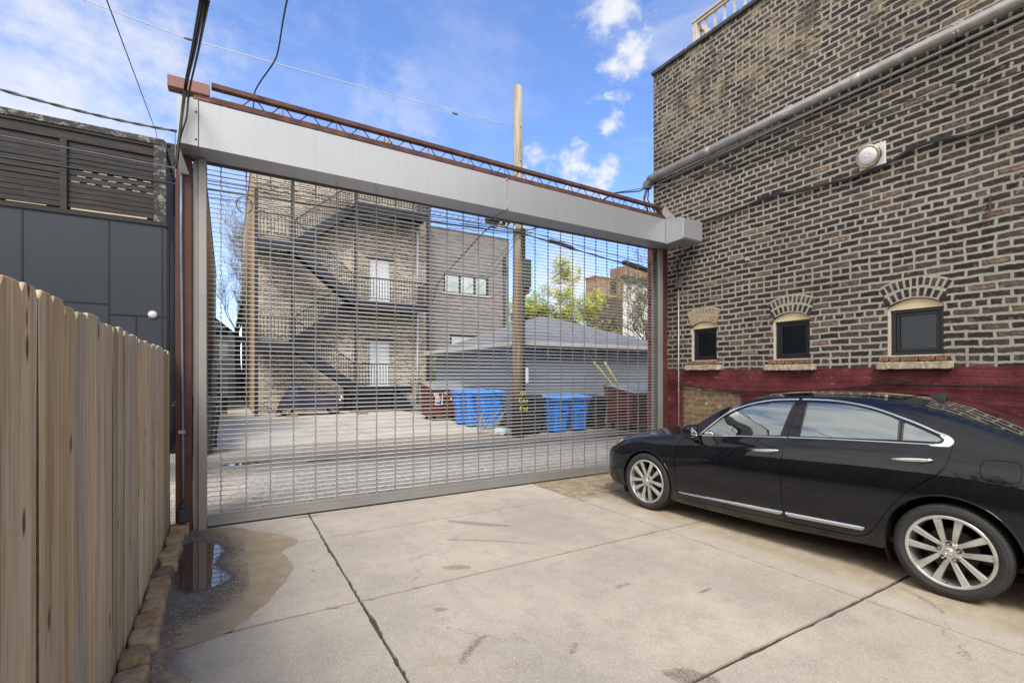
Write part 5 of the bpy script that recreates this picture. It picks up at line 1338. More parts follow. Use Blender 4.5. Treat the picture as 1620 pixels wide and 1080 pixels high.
cable('drop_cable', 'black cable with a kink dropping from the top of the sky onto the rusty joist', 'cable', [smooth_path([(.37, 3.3, 4.02), (.365, 3.6, 4.22), (.40, 4.4, 4.55), (.425, 5.1, 4.74), (.41, 5.45, 4.80), (.30, 5.8, 4.74), (.255, 5.93, 4.66), (.25, 5.94, 4.40)])], .0075, M_BLACKRUB)
cable('guy_strand', 'thin pale steel strand running across the sky from the utility pole to the upper left', 'wire', [sag((6.57, 10.9, 8.23), (-.63, 10.9, 7.96), .03, 14) + sag((-.63, 10.9, 7.96), (-4.5, 10.9, 8.35), .01, 8)[1:]], .0085, simple('pale_strand', (.62, .63, .62), .5, .2))
gi = MB(); gi.lathe([(0, -.09), (.02, -.06), (.025, 0), (.02, .06), (0, .09)], (0, 0, 0), 'X', 8); o = gi.build('strain_insulator', M_GREYCAB); o.location = (4.85, 10.9, 8.085); tag(o, 'small strain insulator on the thin sky wire next to the utility pole', 'insulator')
o = copy_tree(o); o.location = (-.62, 10.9, 7.962); o['label'] = 'small strain insulator on the thin sky wire above the pink steel end cap'
def rung(x, z): return (x, 10.9, z)
al = [('upper bright cable of the alley bundle crossing the dark deck screen', 5.50, 5.46, 5.47, .012), ('second thin cable of the alley bundle', 5.24, 5.27, 5.42, .010), ('thick black cable at the bottom of the alley bundle', 5.13, 5.12, 5.40, .022)]
cable('alley_cable', 'uppermost pale cable strung along the alley in front of the dark deck screen', 'cable', [sag((-12, 10.9, 5.7), (PX, 10.75, 5.47), .12, 30, .004), sag((PX, 10.75, 5.47), (28, 10.9, 5.6), .5, 30, .004)], .012, M_GREYCAB, 'cables strung along the alley')
cable('alley_cable', 'middle thin cable strung along the alley, merging towards the upper one', 'cable', [sag((-12, 10.85, 5.35), (PX, 10.72, 5.44), .10, 30, .006), sag((-12, 10.86, 5.18), (PX, 10.72, 5.38), .06, 30, .008)], .009, M_BLACKRUB, 'cables strung along the alley')
cable('alley_cable', 'lowest and thickest black cable strung along the alley', 'cable', [sag((-12, 10.8, 5.15), (PX, 10.7, 5.34), .14, 30), sag((PX, 10.7, 5.36), (28, 10.8, 5.1), .55, 30)], .021, M_BLACKRUB, 'cables strung along the alley')
cable('alley_cable', 'lashed cable messenger with slack loops beside the grey brick house', 'cable', [sag((-.3, 10.95, 5.06), (PX - .2, 10.9, 5.36), .05, 50, .018), sag((1.0, 10.95, 5.10), (PX - .3, 10.95, 5.52), .0, 50, .012), [(.3 + .14 * math.cos(q), 10.9, 5.0 + .16 * math.sin(q)) for q in [i * .4 for i in range(34)]]], .009, M_GREYCAB, 'cables strung along the alley')
a = MB(); o0 = Vector((8.6, 10.8, 5.25))
a.tube([(-.45, 0, .06), (-.38, 0, .055), (.38, 0, -.03), (.45, 0, -.04)], [.02, .055, .055, .02], 10); o = a.build('splice_case', M_BLACKRUB); o.location = (8.0, 10.75, 5.25); tag(o, 'black tubular splice case hanging on the cables just right of the utility pole', 'splice case')
o = copy_tree(o); o.location = (10.9, 10.8, 4.98); o.scale = (1.3, 1.5, 1.5); o['label'] = 'larger black splice case on the cables near the red painted pier'
cable('ladder_strand', 'cable with hanging lashing ties beside the top of the fire stairs', 'cable', [sag((3.8, 11.0, 5.62), (PX - .3, 10.95, 5.62), .0, 10)] + [[(4.05 + i * .16, 11.0, 5.61), (3.97 + i * .16, 11.0, 5.5)] for i in range(14)], .009, M_GREYCAB)
cable('drop_cable', 'black drop cable slanting down from the pole top across the three-pane window', 'cable', [smooth_path([(6.0, 10.85, 5.42), (5.75, 10.9, 5.38), (5.72, 12.2, 5.05), (6.6, 16.2, 5.02), (7.6, 19.2, 5.05), (8.4, 21.5, 5.1)])], .016, M_BLACKRUB)
cable('drop_wire', 'faint thin wire slanting from the pole across the grey brick house', 'wire', [sag((6.6, 10.85, 5.35), (9.1, 23.9, 5.4), .6, 14), sag((6.6, 10.8, 5.2), (9.0, 23.9, 4.3), .5, 14)], .007, M_GREYCAB)
cable('guy_wire', 'steel guy wires from the pole down to the ground beside the right dumpster', 'wire', [[(PX + .1, 10.9, 4.7), (11.3, 11.2, .2)], [(PX + .1, 10.9, 5.6), (11.25, 11.2, .2)]], .006, M_GALV)
a = MB(); a.tube([(0, 0, 0), (1.62, 0, -1.51)], .026, 8); o = a.build('guy_guard', simple('yellow_plastic', (.62, .54, .10), .5)); o.location = (9.511, 11.17, 2.04); tag(o, 'longer left yellow guy-wire guard leaning in front of the garage', 'guy guard', 'yellow guy guards')
a = MB(); a.tube([(0, 0, 0), (.95, 0, -1.15)], .026, 8); o = a.build('guy_guard', bpy.data.materials['yellow_plastic']); o.location = (9.937, 11.17, 2.046); tag(o, 'shorter right yellow guy-wire guard leaning in front of the garage', 'guy guard', 'yellow guy guards')

# ------------------------------------------------------------------ wheeled bins
def plas(name, col):
    return simple(name, col, .42, var=.10, scale=3, bstr=.08, dirt=tuple(c_ * .65 for c_ in col))
M_BLUE = plas('blue_plastic', (0.018, 0.17, 0.62)); M_BLUEL = plas('blue_lid_plastic', (0.07, 0.26, 0.68)); M_BIN = plas('black_bin_plastic', (0.022, 0.024, 0.025)); M_TYRE0 = simple('rubber', (.02, .02, .02), .8)
def make_cart(body_m, lid_m, label, group):
    r = thing('wheeled_bin', label, 'bin', (0, 0, 0), 0, group)
    # front towards -Y, hinge and wheels towards +Y
    a = MB(); z0, z1 = .04, .96
    def ring(hx, y0, y1, z, c_=.045):
        return [(-hx + c_, y0, z), (hx - c_, y0, z), (hx, y0 + c_, z), (hx, y1 - c_, z), (hx - c_, y1, z), (-hx + c_, y1, z), (-hx, y1 - c_, z), (-hx, y0 + c_, z)]
    rings = [ring(.215, -.24, .20, z0), ring(.222, -.26, .22, .25), ring(.25, -.31, .29, .74), ring(.245, -.30, .29, .76), ring(.275, -.34, .33, z1 - .06), ring(.295, -.36, .35, z1 - .055), ring(.295, -.36, .35, z1)]
    vs = [p for q in rings for p in q]; n = 8
    a.add(vs, [tuple(range(7, -1, -1))] + [(i * n + j, i * n + (j + 1) % n, (i + 1) * n + (j + 1) % n, (i + 1) * n + j) for i in range(len(rings) - 1) for j in range(n)] + [tuple((len(rings) - 1) * n + j for j in range(n))])
    a.box((-.20, .20, .12), (-.14, .33, .72)); a.box((.14, .20, .12), (.20, .33, .72)); a.box((-.10, -.352, .66), (.10, -.30, .73)); a.box((-.18, -.33, .50), (.18, -.285, .53))
    a.build('body', body_m, r, bevel=.008)
    a = MB(); a.add([(-.31, -.39, .965), (.31, -.39, .965), (.31, .37, .985), (-.31, .37, .985), (-.31, -.39, 1.0), (.31, -.39, 1.0), (.31, .37, 1.03), (-.31, .37, 1.03), (-.20, -.25, 1.05), (.20, -.25, 1.05), (.20, .25, 1.075), (-.20, .25, 1.075)],
                    [(3, 2, 1, 0), (0, 1, 5, 4), (1, 2, 6, 5), (2, 3, 7, 6), (3, 0, 4, 7), (4, 5, 9, 8), (5, 6, 10, 9), (6, 7, 11, 10), (7, 4, 8, 11), (8, 9, 10, 11)])
    a.box((-.10, -.42, .965), (.10, -.39, .99)); a.build('lid', lid_m, r, bevel=.010, segs=2)
    a = MB(); a.tube([(-.24, .35, .93), (-.24, .42, .95), (.24, .42, .95), (.24, .35, .93)], .014, 8); a.build('handle', lid_m, r)
    for sx in (-1, 1):
        a = MB(); a.lathe([(0, -.025), (.12, -.025), (.125, -.015), (.125, .015), (.12, .025), (0, .025)], (sx * .27, .24, .125), 'X', 18); a.build('wheel', M_TYRE0, r)
    return r
L3 = 'recycling bins left of the utility pole'
c0 = make_cart(M_BLUE, M_BLUEL, 'leftmost and farthest of three blue recycling bins next to the brown dumpster', L3); c0.location = (6.78, 14.2, .02); c0.rotation_euler.z = R(-100)
c0.location = (6.72, 14.35, .02)
for (x_, y_, rz_, lb) in ((6.70, 13.55, -97, 'middle one of three blue recycling bins left of the utility pole'), (6.82, 12.85, -92, 'nearest and widest-looking blue recycling bin left of the utility pole')):
    c1 = copy_tree(c0); c1.location = (x_, y_, .02); c1.rotation_euler.z = R(rz_); c1['label'] = lb; c1.scale = (1.08, 1.08, 1.1)
c0.scale = (1.08, 1.08, 1.1)
c1 = copy_tree(c0); c1['label'] = 'blue recycling bin between the black bin and another blue bin, in front of the garage'; c1['group'] = 'recycling bins right of the utility pole'; c1.location = (8.15, 11.22, -.01); c1.rotation_euler.z = R(4); c1.scale = (1, 1, 1)
c1 = copy_tree(c1); c1['label'] = 'rightmost blue recycling bin, beside a black bin in front of the garage'; c1.location = (9.0, 11.35, -.01); c1.rotation_euler.z = R(-6)
k0 = make_cart(M_BIN, M_BIN, 'black bin directly right of the utility pole', 'black bins right of the utility pole'); k0.location = (7.30, 11.32, -.01); k0.rotation_euler.z = R(8); k0.scale = (1.08, 1.05, 1)
c1 = copy_tree(k0); c1['label'] = 'black bin between the rightmost blue bin and the yellow guy guards'; c1.location = (9.85, 11.5, -.01); c1.rotation_euler.z = R(-4); c1.scale = (1, 1, .95)
c1 = copy_tree(k0); c1['label'] = 'dark bin just behind the first black bin by the utility pole'; c1.location = (7.75, 11.75, -.01); c1.scale = (1, 1, 1)
LB = 'dark bins along the left fence across the alley'
c1 = copy_tree(k0); c1['label'] = 'nearest dark bin at the left edge of the gate opening'; c1['group'] = LB; c1.location = (-.50, 11.75, -.01); c1.rotation_euler.z = R(88); c1.scale = (1.05, 1, 1.1)
c1 = copy_tree(c1); c1['label'] = 'second dark bin behind the nearest one at the left edge of the gate opening'; c1.location = (-.56, 12.7, .0)
# iron picket fence and wooden boards behind the left bins
fnc = thing('iron_fence', 'black iron and brown board fence running along the left side of the pad', 'fence', (-.25, 17, 0))
a = MB(); y = 12.6
while y < 23: a.tube([(-.24, y, 0), (-.24, y, 1.75)], .012, 4); y += .14
a.bar((-.24, 12.6, 1.6), (-.24, 23, 1.6), .04, .04); a.bar((-.24, 12.6, .25), (-.24, 23, .25), .04, .04); a.box((-.29, 12.5, 0), (-.19, 12.6, 1.95)); wb(a, 'iron_panel', M_STEELBLK, fnc)
a = MB(); y = 16.0
while y < 22.9: a.box((-.38, y, .05), (-.35, y + .14, 1.75 + .05 * math.sin(y * 5))); y += .15
wb(a, 'board_panel', simple('brown_boards', (.10, .065, .042), .85, var=.4), fnc)
pf = thing('path_gate', 'small white picket gate closing the far end of the side path', 'gate', (.5, 41, 0))
a = MB()
for i in range(8): a.box((.1 + i * .12, 41, .1), (.17 + i * .12, 41.03, 1.7))
a.box((.05, 41.03, .4), (1.0, 41.06, .48)); a.box((.05, 41.03, 1.4), (1.0, 41.06, 1.48)); wb(a, 'pickets', simple('grey_blue_paint', (.32, .36, .42), .6), pf)
ifn = thing('iron_fence', 'black iron picket fence section in front of the shaded garage side', 'fence', (7.4, 16, 0))
a = MB(); y = 13.0
while y < 20: a.tube([(7.35, y, 0), (7.35, y, 1.25)], .01, 4); y += .12
a.bar((7.35, 13, 1.2), (7.35, 20, 1.2), .03, .03); a.bar((7.35, 13, .2), (7.35, 20, .2), .03, .03); wb(a, 'pickets', M_STEELBLK, ifn)

# ------------------------------------------------------------------ dumpsters
M_BROWN = simple('brown_dumpster_steel', (0.105, 0.032, 0.022), .55, .1, var=.2, scale=3, dirt=(.06, .022, .016)); M_LIDG = simple('grey_lid_plastic', (.22, .24, .25), .5, var=.15); M_LIDB = simple('black_lid_plastic', (.03, .03, .032), .5)
def make_dumpster(label, lid, sticker):
    r = thing('dumpster', label, 'dumpster', (0, 0, 0), 0)
    a = MB(); a.add([(-.9, -.5, .16), (.9, -.5, .16), (.9, .5, .16), (-.9, .5, .16), (-.9, -.62, 1.05), (.9, -.62, 1.05), (.9, .62, 1.28), (-.9, .62, 1.28)], [(3, 2, 1, 0), (0, 1, 5, 4), (1, 2, 6, 5), (2, 3, 7, 6), (3, 0, 4, 7), (4, 5, 6, 7)])
    for x_ in (-.6, 0, .6): a.prism([(x_ - .04, -.505, .17), (x_ + .04, -.505, .17), (x_ + .04, -.622, 1.0), (x_ - .04, -.622, 1.0)], (0, -.03, 0))
    for s_ in (-1, 1): a.box((s_ * .9 - .03 + (.03 if s_ > 0 else -.03), -.35, .55), (s_ * .9 + .03 + (.03 if s_ > 0 else -.03), .4, .68))
    a.build('body', M_BROWN, r, bevel=.01)
    a = MB(); a.bar((-.93, -.64, 1.06), (.93, -.64, 1.06), .05, .05); a.bar((-.93, -.62, 1.07), (-.93, .63, 1.30), .05, .05); a.bar((.93, -.62, 1.07), (.93, .63, 1.30), .05, .05); a.build('rim', M_BROWN, r, bevel=.006)
    for s_ in (-1, 1):
        a = MB(); x0, x1 = (-.9, -.01) if s_ < 0 else (.01, .9)
        a.add([(x0, -.68, 1.09), (x1, -.68, 1.09), (x1, .62, 1.33), (x0, .62, 1.33), (x0, -.68, 1.12), (x1, -.68, 1.12), (x1, .62, 1.36), (x0, .62, 1.36), (x0 + .12, -.5, 1.19), (x1 - .12, -.5, 1.19), (x1 - .12, .45, 1.37), (x0 + .12, .45, 1.37)],
              [(3, 2, 1, 0), (0, 1, 5, 4), (1, 2, 6, 5), (2, 3, 7, 6), (3, 0, 4, 7), (4, 5, 9, 8), (5, 6, 10, 9), (6, 7, 11, 10), (7, 4, 8, 11), (8, 9, 10, 11)]); a.build('lid', lid, r, bevel=.01)
    for sx in (-.75, .75):
        for sy in (-.38, .38):
            a = MB(); a.lathe([(0, -.025), (.07, -.025), (.075, 0), (.07, .025), (0, .025)], (sx, sy, .075), 'X', 14); a.box((sx - .045, sy - .05, .12), (sx + .045, sy + .05, .165)); a.build('caster', M_TYRE0, r)
    if sticker:
        a = MB(); a.box((-.905 - .004, -.10, .58), (-.905, .20, 1.05)); a.v = [(v[0], v[1], v[2]) for v in a.v]; s_ = a.build('sticker', simple('sticker_white', (.68, .68, .68), .5), r)
        a = MB()
        for (y0, y1, z0, z1, q) in ((-.06, .04, .84, 1.0, 0), (.07, .15, .97, 1.0, 1), (-.06, .15, .74, .79, 2), (-.05, .14, .62, .66, 0), (-.05, .1, .68, .70, 0)):
            a.m = q; a.box((-.913, y0, z0), (-.9095, y1, z1))
        a.build('sticker_print', [simple('print_blue', (.03, .06, .32), .5), simple('print_yellow', (.55, .40, .07), .5), simple('print_orange', (.6, .25, .06), .5)], s_)
        a = MB()
        for (y0, z0) in ((.30, .98), (.26, .86), (-.20, .98)): a.box((-.909, y0, z0), (-.905, y0 + .06, z0 + .10))
        a.build('label_patch', bpy.data.materials['sticker_white'], r)
    return r
d0 = make_dumpster('brown steel dumpster with grey lids and a white sticker, beside the fire stairs', M_LIDG, False); d0.location = (7.05, 16.35, .03); d0.rotation_euler.z = R(0)
# sticker on the face towards the alley
a = MB(); a.box((-.84, -.632, .64), (-.60, -.626, 1.02)); 
def faceY(z): return -.5 - (z - .16) / .89 * .12
a = MB(); zz0, zz1 = .56, 1.0
a.add([(-.80, faceY(zz0) - .036, zz0), (-.52, faceY(zz0) - .036, zz0), (-.52, faceY(zz1) - .036, zz1), (-.80, faceY(zz1) - .036, zz1), (-.80, faceY(zz0) - .03, zz0), (-.52, faceY(zz0) - .03, zz0), (-.52, faceY(zz1) - .03, zz1), (-.80, faceY(zz1) - .03, zz1)], [(0, 1, 2, 3), (7, 6, 5, 4), (0, 4, 5, 1), (1, 5, 6, 2), (2, 6, 7, 3), (3, 7, 4, 0)])
stk = a.build('sticker', simple('sticker_white', (.68, .68, .68), .5), d0)
a = MB()
for (x0, x1, z0, z1, q) in ((-.69, -.55, .84, .98, 0), (-.78, -.71, .90, .97, 1), (-.77, -.55, .73, .79, 2), (-.76, -.57, .60, .67, 0)):
    a.m = q; a.add([(x0, faceY(z0) - .039, z0), (x1, faceY(z0) - .039, z0), (x1, faceY(z1) - .039, z1), (x0, faceY(z1) - .039, z1)], [(0, 1, 2, 3)])
a.build('sticker_print', [simple('print_blue', (.03, .06, .32), .5), simple('print_yellow', (.55, .40, .07), .5), simple('print_orange', (.6, .25, .06), .5)], stk)
a = MB()
for (x0, z0) in ((-.87, .9), (-.46, .93), (-.24, .72)): a.add([(x0, faceY(z0) - .038, z0), (x0 + .06, faceY(z0) - .038, z0), (x0 + .06, faceY(z0 + .1) - .038, z0 + .1), (x0, faceY(z0 + .1) - .038, z0 + .1)], [(0, 1, 2, 3)])
a.build('label_patch', bpy.data.materials['sticker_white'], d0)
d1 = copy_tree(d0); d1['label'] = 'brown dumpster partly hidden behind the red pier at the right of the gate'; d1.location = (11.0, 10.75, 0)
def prune(o):
    for x in [x for x in bpy.data.objects if x.parent == o]: prune(x)
    bpy.data.objects.remove(o)
for nm_ in [x.name for x in bpy.data.objects if x.parent == d1 and x.name.startswith(('sticker', 'label'))]: prune(bpy.data.objects[nm_])

# ------------------------------------------------------------------ covered motorcycle
M_COVER = simple('navy_cover', (0.016, 0.014, 0.032), .55, var=.3, scale=4, bstr=.5, bdist=.03)
mc = thing('covered_motorcycle', 'motorcycle under a dark navy cover parked below the fire stairs', 'motorcycle', (2.9, 21.0, 0))
prof = [(-1.25, .10, .12), (-1.2, .35, .16), (-1.05, .72, .20), (-.8, 1.12, .30), (-.62, 1.30, .42), (-.45, 1.28, .44), (-.25, 1.08, .34), (.1, .92, .27), (.5, .90, .28), (.85, .88, .26), (1.1, .78, .20), (1.28, .5, .15)]
vs = []; fs = []; n = 14
for i, (x_, h_, w_) in enumerate(prof):
    for j in range(n + 1):
        q = math.pi * j / n; wv = 1 + .07 * math.sin(j * 2.3 + i * 1.7)
        base = .28 if 2 <= i <= 9 else .15
        yy = math.cos(q) * (w_ + (.10 * (1 - math.sin(q)))) * wv; zz_ = base + (h_ - base) * math.sin(q) ** .7 if 0 < j < n else base + .04 * math.sin(i * 2.1 + j)
        vs.append((x_ + .01 * math.sin(j * 3), yy, max(.05, zz_)))
for i in range(len(prof) - 1):
    for j in range(n): a_ = i * (n + 1) + j; fs.append((a_, a_ + 1, a_ + n + 2, a_ + n + 1))
o = raw('cover', vs, fs, M_COVER, mc, True); sb = o.modifiers.new('s', 'SUBSURF'); sb.levels = 1; sb.render_levels = 1
for x_ in (-.85, .95):
    a = MB(); a.lathe([(.22, -.05), (.29, -.05), (.315, 0), (.29, .05), (.22, .05)], (x_, 0, .315), 'Y', 24, closed=True); w_ = a.build('wheel', M_TYRE0, mc)
    b = MB(); b.lathe([(.19, -.02), (.222, -.03), (.222, .03), (.19, .02)], (x_, 0, .315), 'Y', 24, closed=True)
    for q in range(6): b.bar((x_, 0, .315), (x_ + .2 * math.cos(q * 1.047), 0, .315 + .2 * math.sin(q * 1.047)), .012, .012, (0, 1, 0))
    b.build('rim', M_GALV, w_)
a = MB(); a.lathe([(0, -.08), (.06, -.06), (.085, 0), (.08, .06), (0, .07)], (1.22, -.12, .72), 'X', 14); a.tube([(1.1, -.14, .66), (1.2, -.16, .55), (1.15, -.15, .4)], .02, 8); a.build('tail_lamp', simple('chrome_part', (.75, .75, .78), .12, 1.0, var=.02), mc)
# blocks, weeds, litter
for (x_, y_, lb) in ((2.15, 20.0, 'tan broken paver lying on the pad in front of the covered motorcycle'), (4.85, 20.3, 'tan broken paver lying on the pad in front of the porch steps')):
    a = MB(); a.cbox((0, 0, .05), (.42, .2, .09)); a.cbox((.05, .02, .12), (.22, .16, .05)); o = a.build('paver', M_EDGE, bevel=.02); o.location = (x_, y_, .03); tag(o, lb, 'paver')
rr = random.Random(21)
a = MB()
for i in range(26):
    x0, y0 = rr.uniform(-.35, .2), rr.uniform(-.2, .2); q = rr.uniform(0, 6.28); l_ = rr.uniform(.4, 1.0)
    a.tube([(x0, y0, 0), (x0 + .2 * math.cos(q), y0 + .1 * math.sin(q), l_ * .5), (x0 + .45 * math.cos(q), y0 + .2 * math.sin(q), l_ * .8)], [.008, .006, .003], 4)
o = a.build('dry_twigs', simple('dry_stems', (.36, .29, .20), .9)); o.location = (6.15, 11.6, -.01); tag(o, 'clump of dry weed stems at the foot of the utility pole', 'weeds'); o['kind'] = 'stuff'
bm = bmesh.new(); bmesh.ops.create_icosphere(bm, subdivisions=3, radius=1)
for v in bm.verts:
    p = v.co; s_ = 1 + .25 * math.sin(p.x * 7 + p.y * 5) + .15 * math.sin(p.z * 11 + p.x * 3); v.co = (p.x * .30 * s_, p.y * .16 * s_, max(-.02, p.z * .12 * s_ + .05))
for f in bm.faces: f.smooth = True
me = bpy.data.meshes.new('plastic_bag'); bm.to_mesh(me); bm.free(); me.materials.append(simple('grey_plastic_film', (.42, .47, .50), .35)); o = bpy.data.objects.new('plastic_bag', me); C.objects.link(o); o.location = (6.45, 11.45, .02)
tag(o, 'crumpled pale grey plastic bag at the foot of the utility pole', 'bag')

# ------------------------------------------------------------------ vegetation
M_BARK = simple('bark', (.10, .082, .062), .9, var=.3, scale=9, bstr=.6); M_BARKG = simple('mossy_bark', (.15, .145, .095), .9, var=.3, scale=6)
m, t = newmat('spring_leaves'); oi = t.n('ShaderNodeNewGeometry'); rndi = oi.outputs['Random Per Island']
cc = t.ramp(rndi, [(0, (.34, .40, .05)), (.4, (.55, .60, .08)), (.75, (.72, .72, .14)), (1, (.45, .43, .12))])
df = t.n('ShaderNodeBsdfDiffuse', {0: cc}); tl_ = t.n('ShaderNodeBsdfTranslucent', {0: cc}); mx = t.n('ShaderNodeMixShader', {0: .45, 1: df.outputs[0], 2: tl_.outputs[0]}); t.n('ShaderNodeOutputMaterial', {0: mx.outputs[0]}); M_LEAF = m
def tree(name, label, loc, h, seed, bark, spread=1.0, levels=5, leaves=0, leafsize=.10, lean=(0, 0), trunk_r=.2, first=.25, rmin=.004):
    rn = random.Random(seed); tr = thing(name, label, 'tree', loc)
    tk = MB(); tw = MB(); tips = []
    def grow(p, d, L_, r, lv):
        pts = [p]; rs = [r]; q = p; dd = d.copy(); n = 4
        for i in range(n):
            dd = (dd + Vector((rn.uniform(-.22, .22), rn.uniform(-.22, .22), rn.uniform(-.04, .16)))).normalized(); q = q + dd * (L_ / n); pts.append(q); rs.append(r * (1 - .42 * (i + 1) / n))
        (tk if lv <= 1 else tw).tube(pts, rs, 7 if lv < 2 else (4 if lv < 4 else 3), caps=False)
        if lv >= 3: tips.extend(pts[1:])
        if lv >= levels: return
        k = rn.choice([3, 4]) if lv < 3 else rn.choice([3, 4, 4])
        for c_ in range(k):
            i = rn.randint(1 if lv else 2, n); b = pts[i]
            ax = Vector((rn.uniform(-1, 1), rn.uniform(-1, 1), rn.uniform(-.25, .6))).normalized()
            nd = (dd * (.85 if c_ == 0 else .5) + ax * spread * .85 + Vector((0, 0, .15))).normalized()
            grow(b, nd, L_ * rn.uniform(.58, .82), max(rmin, rs[i] * rn.uniform(.5, .72)), lv + 1)
    grow(Vector((0, 0, 0)), Vector((lean[0], lean[1], 1)).normalized(), h * first * 1.3, trunk_r, 0)
    tk.build('trunk', bark, tr); tw.build('branches', bark, tr)
    if leaves:
        lf = MB()
        for i in range(leaves):
            p = rn.choice(tips) + Vector((rn.gauss(0, .16), rn.gauss(0, .16), rn.gauss(0, .14)))
            s_ = leafsize * rn.uniform(.5, 1.3); u = Vector((rn.uniform(-1, 1), rn.uniform(-1, 1), rn.uniform(-1, 1))).normalized(); v_ = u.orthogonal().normalized()
            lf.add([p - u * s_, p + v_ * s_ * .5, p + u * s_, p - v_ * s_ * .5], [(0, 1, 2, 3)])
        lf.build('crown', M_LEAF, tr)
    return tr
tree('budding_tree', 'tree with fresh yellow-green spring leaves behind the garage', (21.5, 30, 0), 10.5, 4, M_BARK, 1.0, 6, 16000, .14, trunk_r=.22, first=.26)
tree('budding_tree', 'smaller sparse budding tree between the green tree and the brown tower', (25.6, 32, 0), 9.5, 9, M_BARK, 1.1, 6, 2500, .12, trunk_r=.2, first=.25, rmin=.012)
tree('bare_tree', 'large bare gnarled tree in front of the white building at far right', (29.5, 27.5, 0), 13.5, 12, M_BARKG, 1.05, 6, 900, .08, lean=(-.05, 0), trunk_r=.42, first=.26, rmin=.016)
tree('bare_tree', 'bare tree with mossy limbs standing between the white house and the walk-up building', (.75, 39, 0), 12.5, 17, M_BARKG, .55, 6, 300, .06, trunk_r=.24, first=.32, rmin=.007)
tree('bare_tree', 'leafless tree beyond the wooden fence, reflected in the dark car', (-8, 2.5, 0), 9, 33, M_BARK, 1.0, 5, 0, trunk_r=.2)
bush = thing('green_shrub', 'bright green shrub between the walk-up building and the garage', 'shrub', (8.7, 22, 0))
rn = random.Random(2); lf = MB()
for i in range(900):
    p = Vector((rn.gauss(0, .28), rn.gauss(0, .25), abs(rn.gauss(1.2, .75)))); s_ = .07; u = Vector((rn.uniform(-1, 1), rn.uniform(-1, 1), rn.uniform(-1, 1))).normalized(); v_ = u.orthogonal().normalized()
    lf.add([p - u * s_, p + v_ * s_ * .6, p + u * s_, p - v_ * s_ * .6], [(0, 1, 2, 3)])
m, t = newmat('shrub_leaves'); cc = t.ramp(t.n('ShaderNodeNewGeometry').outputs['Random Per Island'], [(0, (.06, .12, .02)), (1, (.16, .26, .05))]); finish(t, cc, .6); lf.build('foliage', m, bush)
b_ = MB(); b_.tube([(0, 0, 0), (.05, 0, 1.4)], [.03, .01], 5); b_.build('stem', M_BARK, bush)
# ------------------------------------------------------------------ the parked car
def pch(xs,ys):
    xs=np.array(xs,float);ys=np.array(ys,float)
    o=np.argsort(xs);xs=xs[o];ys=ys[o]
    h=np.diff(xs);d=np.diff(ys)/h
    m=np.zeros(len(xs));m[0]=d[0];m[-1]=d[-1]
    for i in range(1,len(xs)-1):
        if d[i-1]*d[i]>0:
            w1=2*h[i]+h[i-1];w2=h[i]+2*h[i-1];m[i]=(w1+w2)/(w1/d[i-1]+w2/d[i])
    def f(x):
        x=np.clip(np.asarray(x,float),xs[0],xs[-1]);i=np.clip(np.searchsorted(xs,x)-1,0,len(h)-1)
        t=(x-xs[i])/h[i]
        return ((1+2*t)*(1-t)**2*ys[i]+t*(1-t)**2*h[i]*m[i]+t*t*(3-2*t)*ys[i+1]+t*t*(t-1)*h[i]*m[i+1])
    return f
rail_w=pch([-2.48,-1.95,-1.6,-1.3,-.9,-.3,.2,.5,.9,1.05,1.5,1.9,2.15,2.40],[.66,.71,.68,.645,.61,.60,.625,.68,.775,.79,.76,.70,.60,.50])
rail_z=pch([-2.48,-2.0,-1.75,-1.44,-1.22,-.9,-.62,-.25,.17,.52,.80,.93,1.05,1.25,1.58,1.9,2.1,2.25,2.40],
           [1.0,1.10,1.17,1.275,1.345,1.40,1.415,1.41,1.375,1.255,1.075,.985,.93,.905,.868,.81,.765,.71,.63])
crown=pch([-2.48,-1.9,-1.4,-.9,-.3,.2,.6,.95,1.1,1.6,2.1,2.40],[.04,.03,.028,.035,.042,.06,.09,.07,.055,.07,.06,.03])
belt=pch([-2.48,-1.9,-1.3,-.2,.65,.95,1.2,1.6,1.95,2.2,2.40],[.96,1.02,1.065,1.02,.955,.905,.875,.835,.765,.66,.56])
sill=pch([-2.48,-1.9,-1.0,-.5,0,.7,1.05,1.6,1.85,2.1,2.40],[.30,.27,.235,.205,.18,.17,.172,.18,.185,.21,.24])
def plan(y):
    f=np.clip((np.asarray(y,float)-1.50)/.91,0,1);r=np.clip((-1.5-np.asarray(y,float))/1.0,0,1)
    return (1-.999*f**3.6)**(1/2.5)*(1-.9*r**3.6)**(1/2.4)
def levels(y):
    b=float(belt(y));rz=float(rail_z(y));s=float(sill(y));p=float(plan(y));rw=float(rail_w(y))*min(1,p**.8+.0)
    rz=max(rz,b+.015)
    g=max(0.,min(1.,(rz-b)/.3))          # greenhouse amount
    bw=(.830*g+(1-g)*min(.83,.5*.83+.5*float(rail_w(y))+.035))*p
    lo=s
    Z=[lo,lo+.035,lo+.11,lo+.11+.30*(b-lo-.11),lo+.11+.62*(b-lo-.11),lo+.11+.84*(b-lo-.11),b]
    W=[.855*p,.885*p,.893*p,.908*p,.905*p,.880*p,bw]
    n=rz-b
    Z+=[b+n*.45,b+n*.85,rz];W+=[bw+(rw-bw)*(.34 if g>.3 else .3),bw+(rw-bw)*(.74 if g>.3 else .7),rw]
    return np.array(Z),np.array(W)
_c={}
def sec(y):
    k=round(float(y),3)
    if k not in _c:
        Z,W=levels(k);_c[k]=(pch(Z,W),Z[0],Z[-1])
    return _c[k]
def side_x(y,z):
    f,a,b=sec(y);return float(f(min(max(z,a),b)))
def top_z(y,w):
    f,a,b=sec(y);rw=float(f(b));
    q=min(1,abs(w)/max(rw,1e-3));return b+float(crown(y))*(1-q*q)*min(1,rw/.4)
m, t = newmat('black_car_paint')
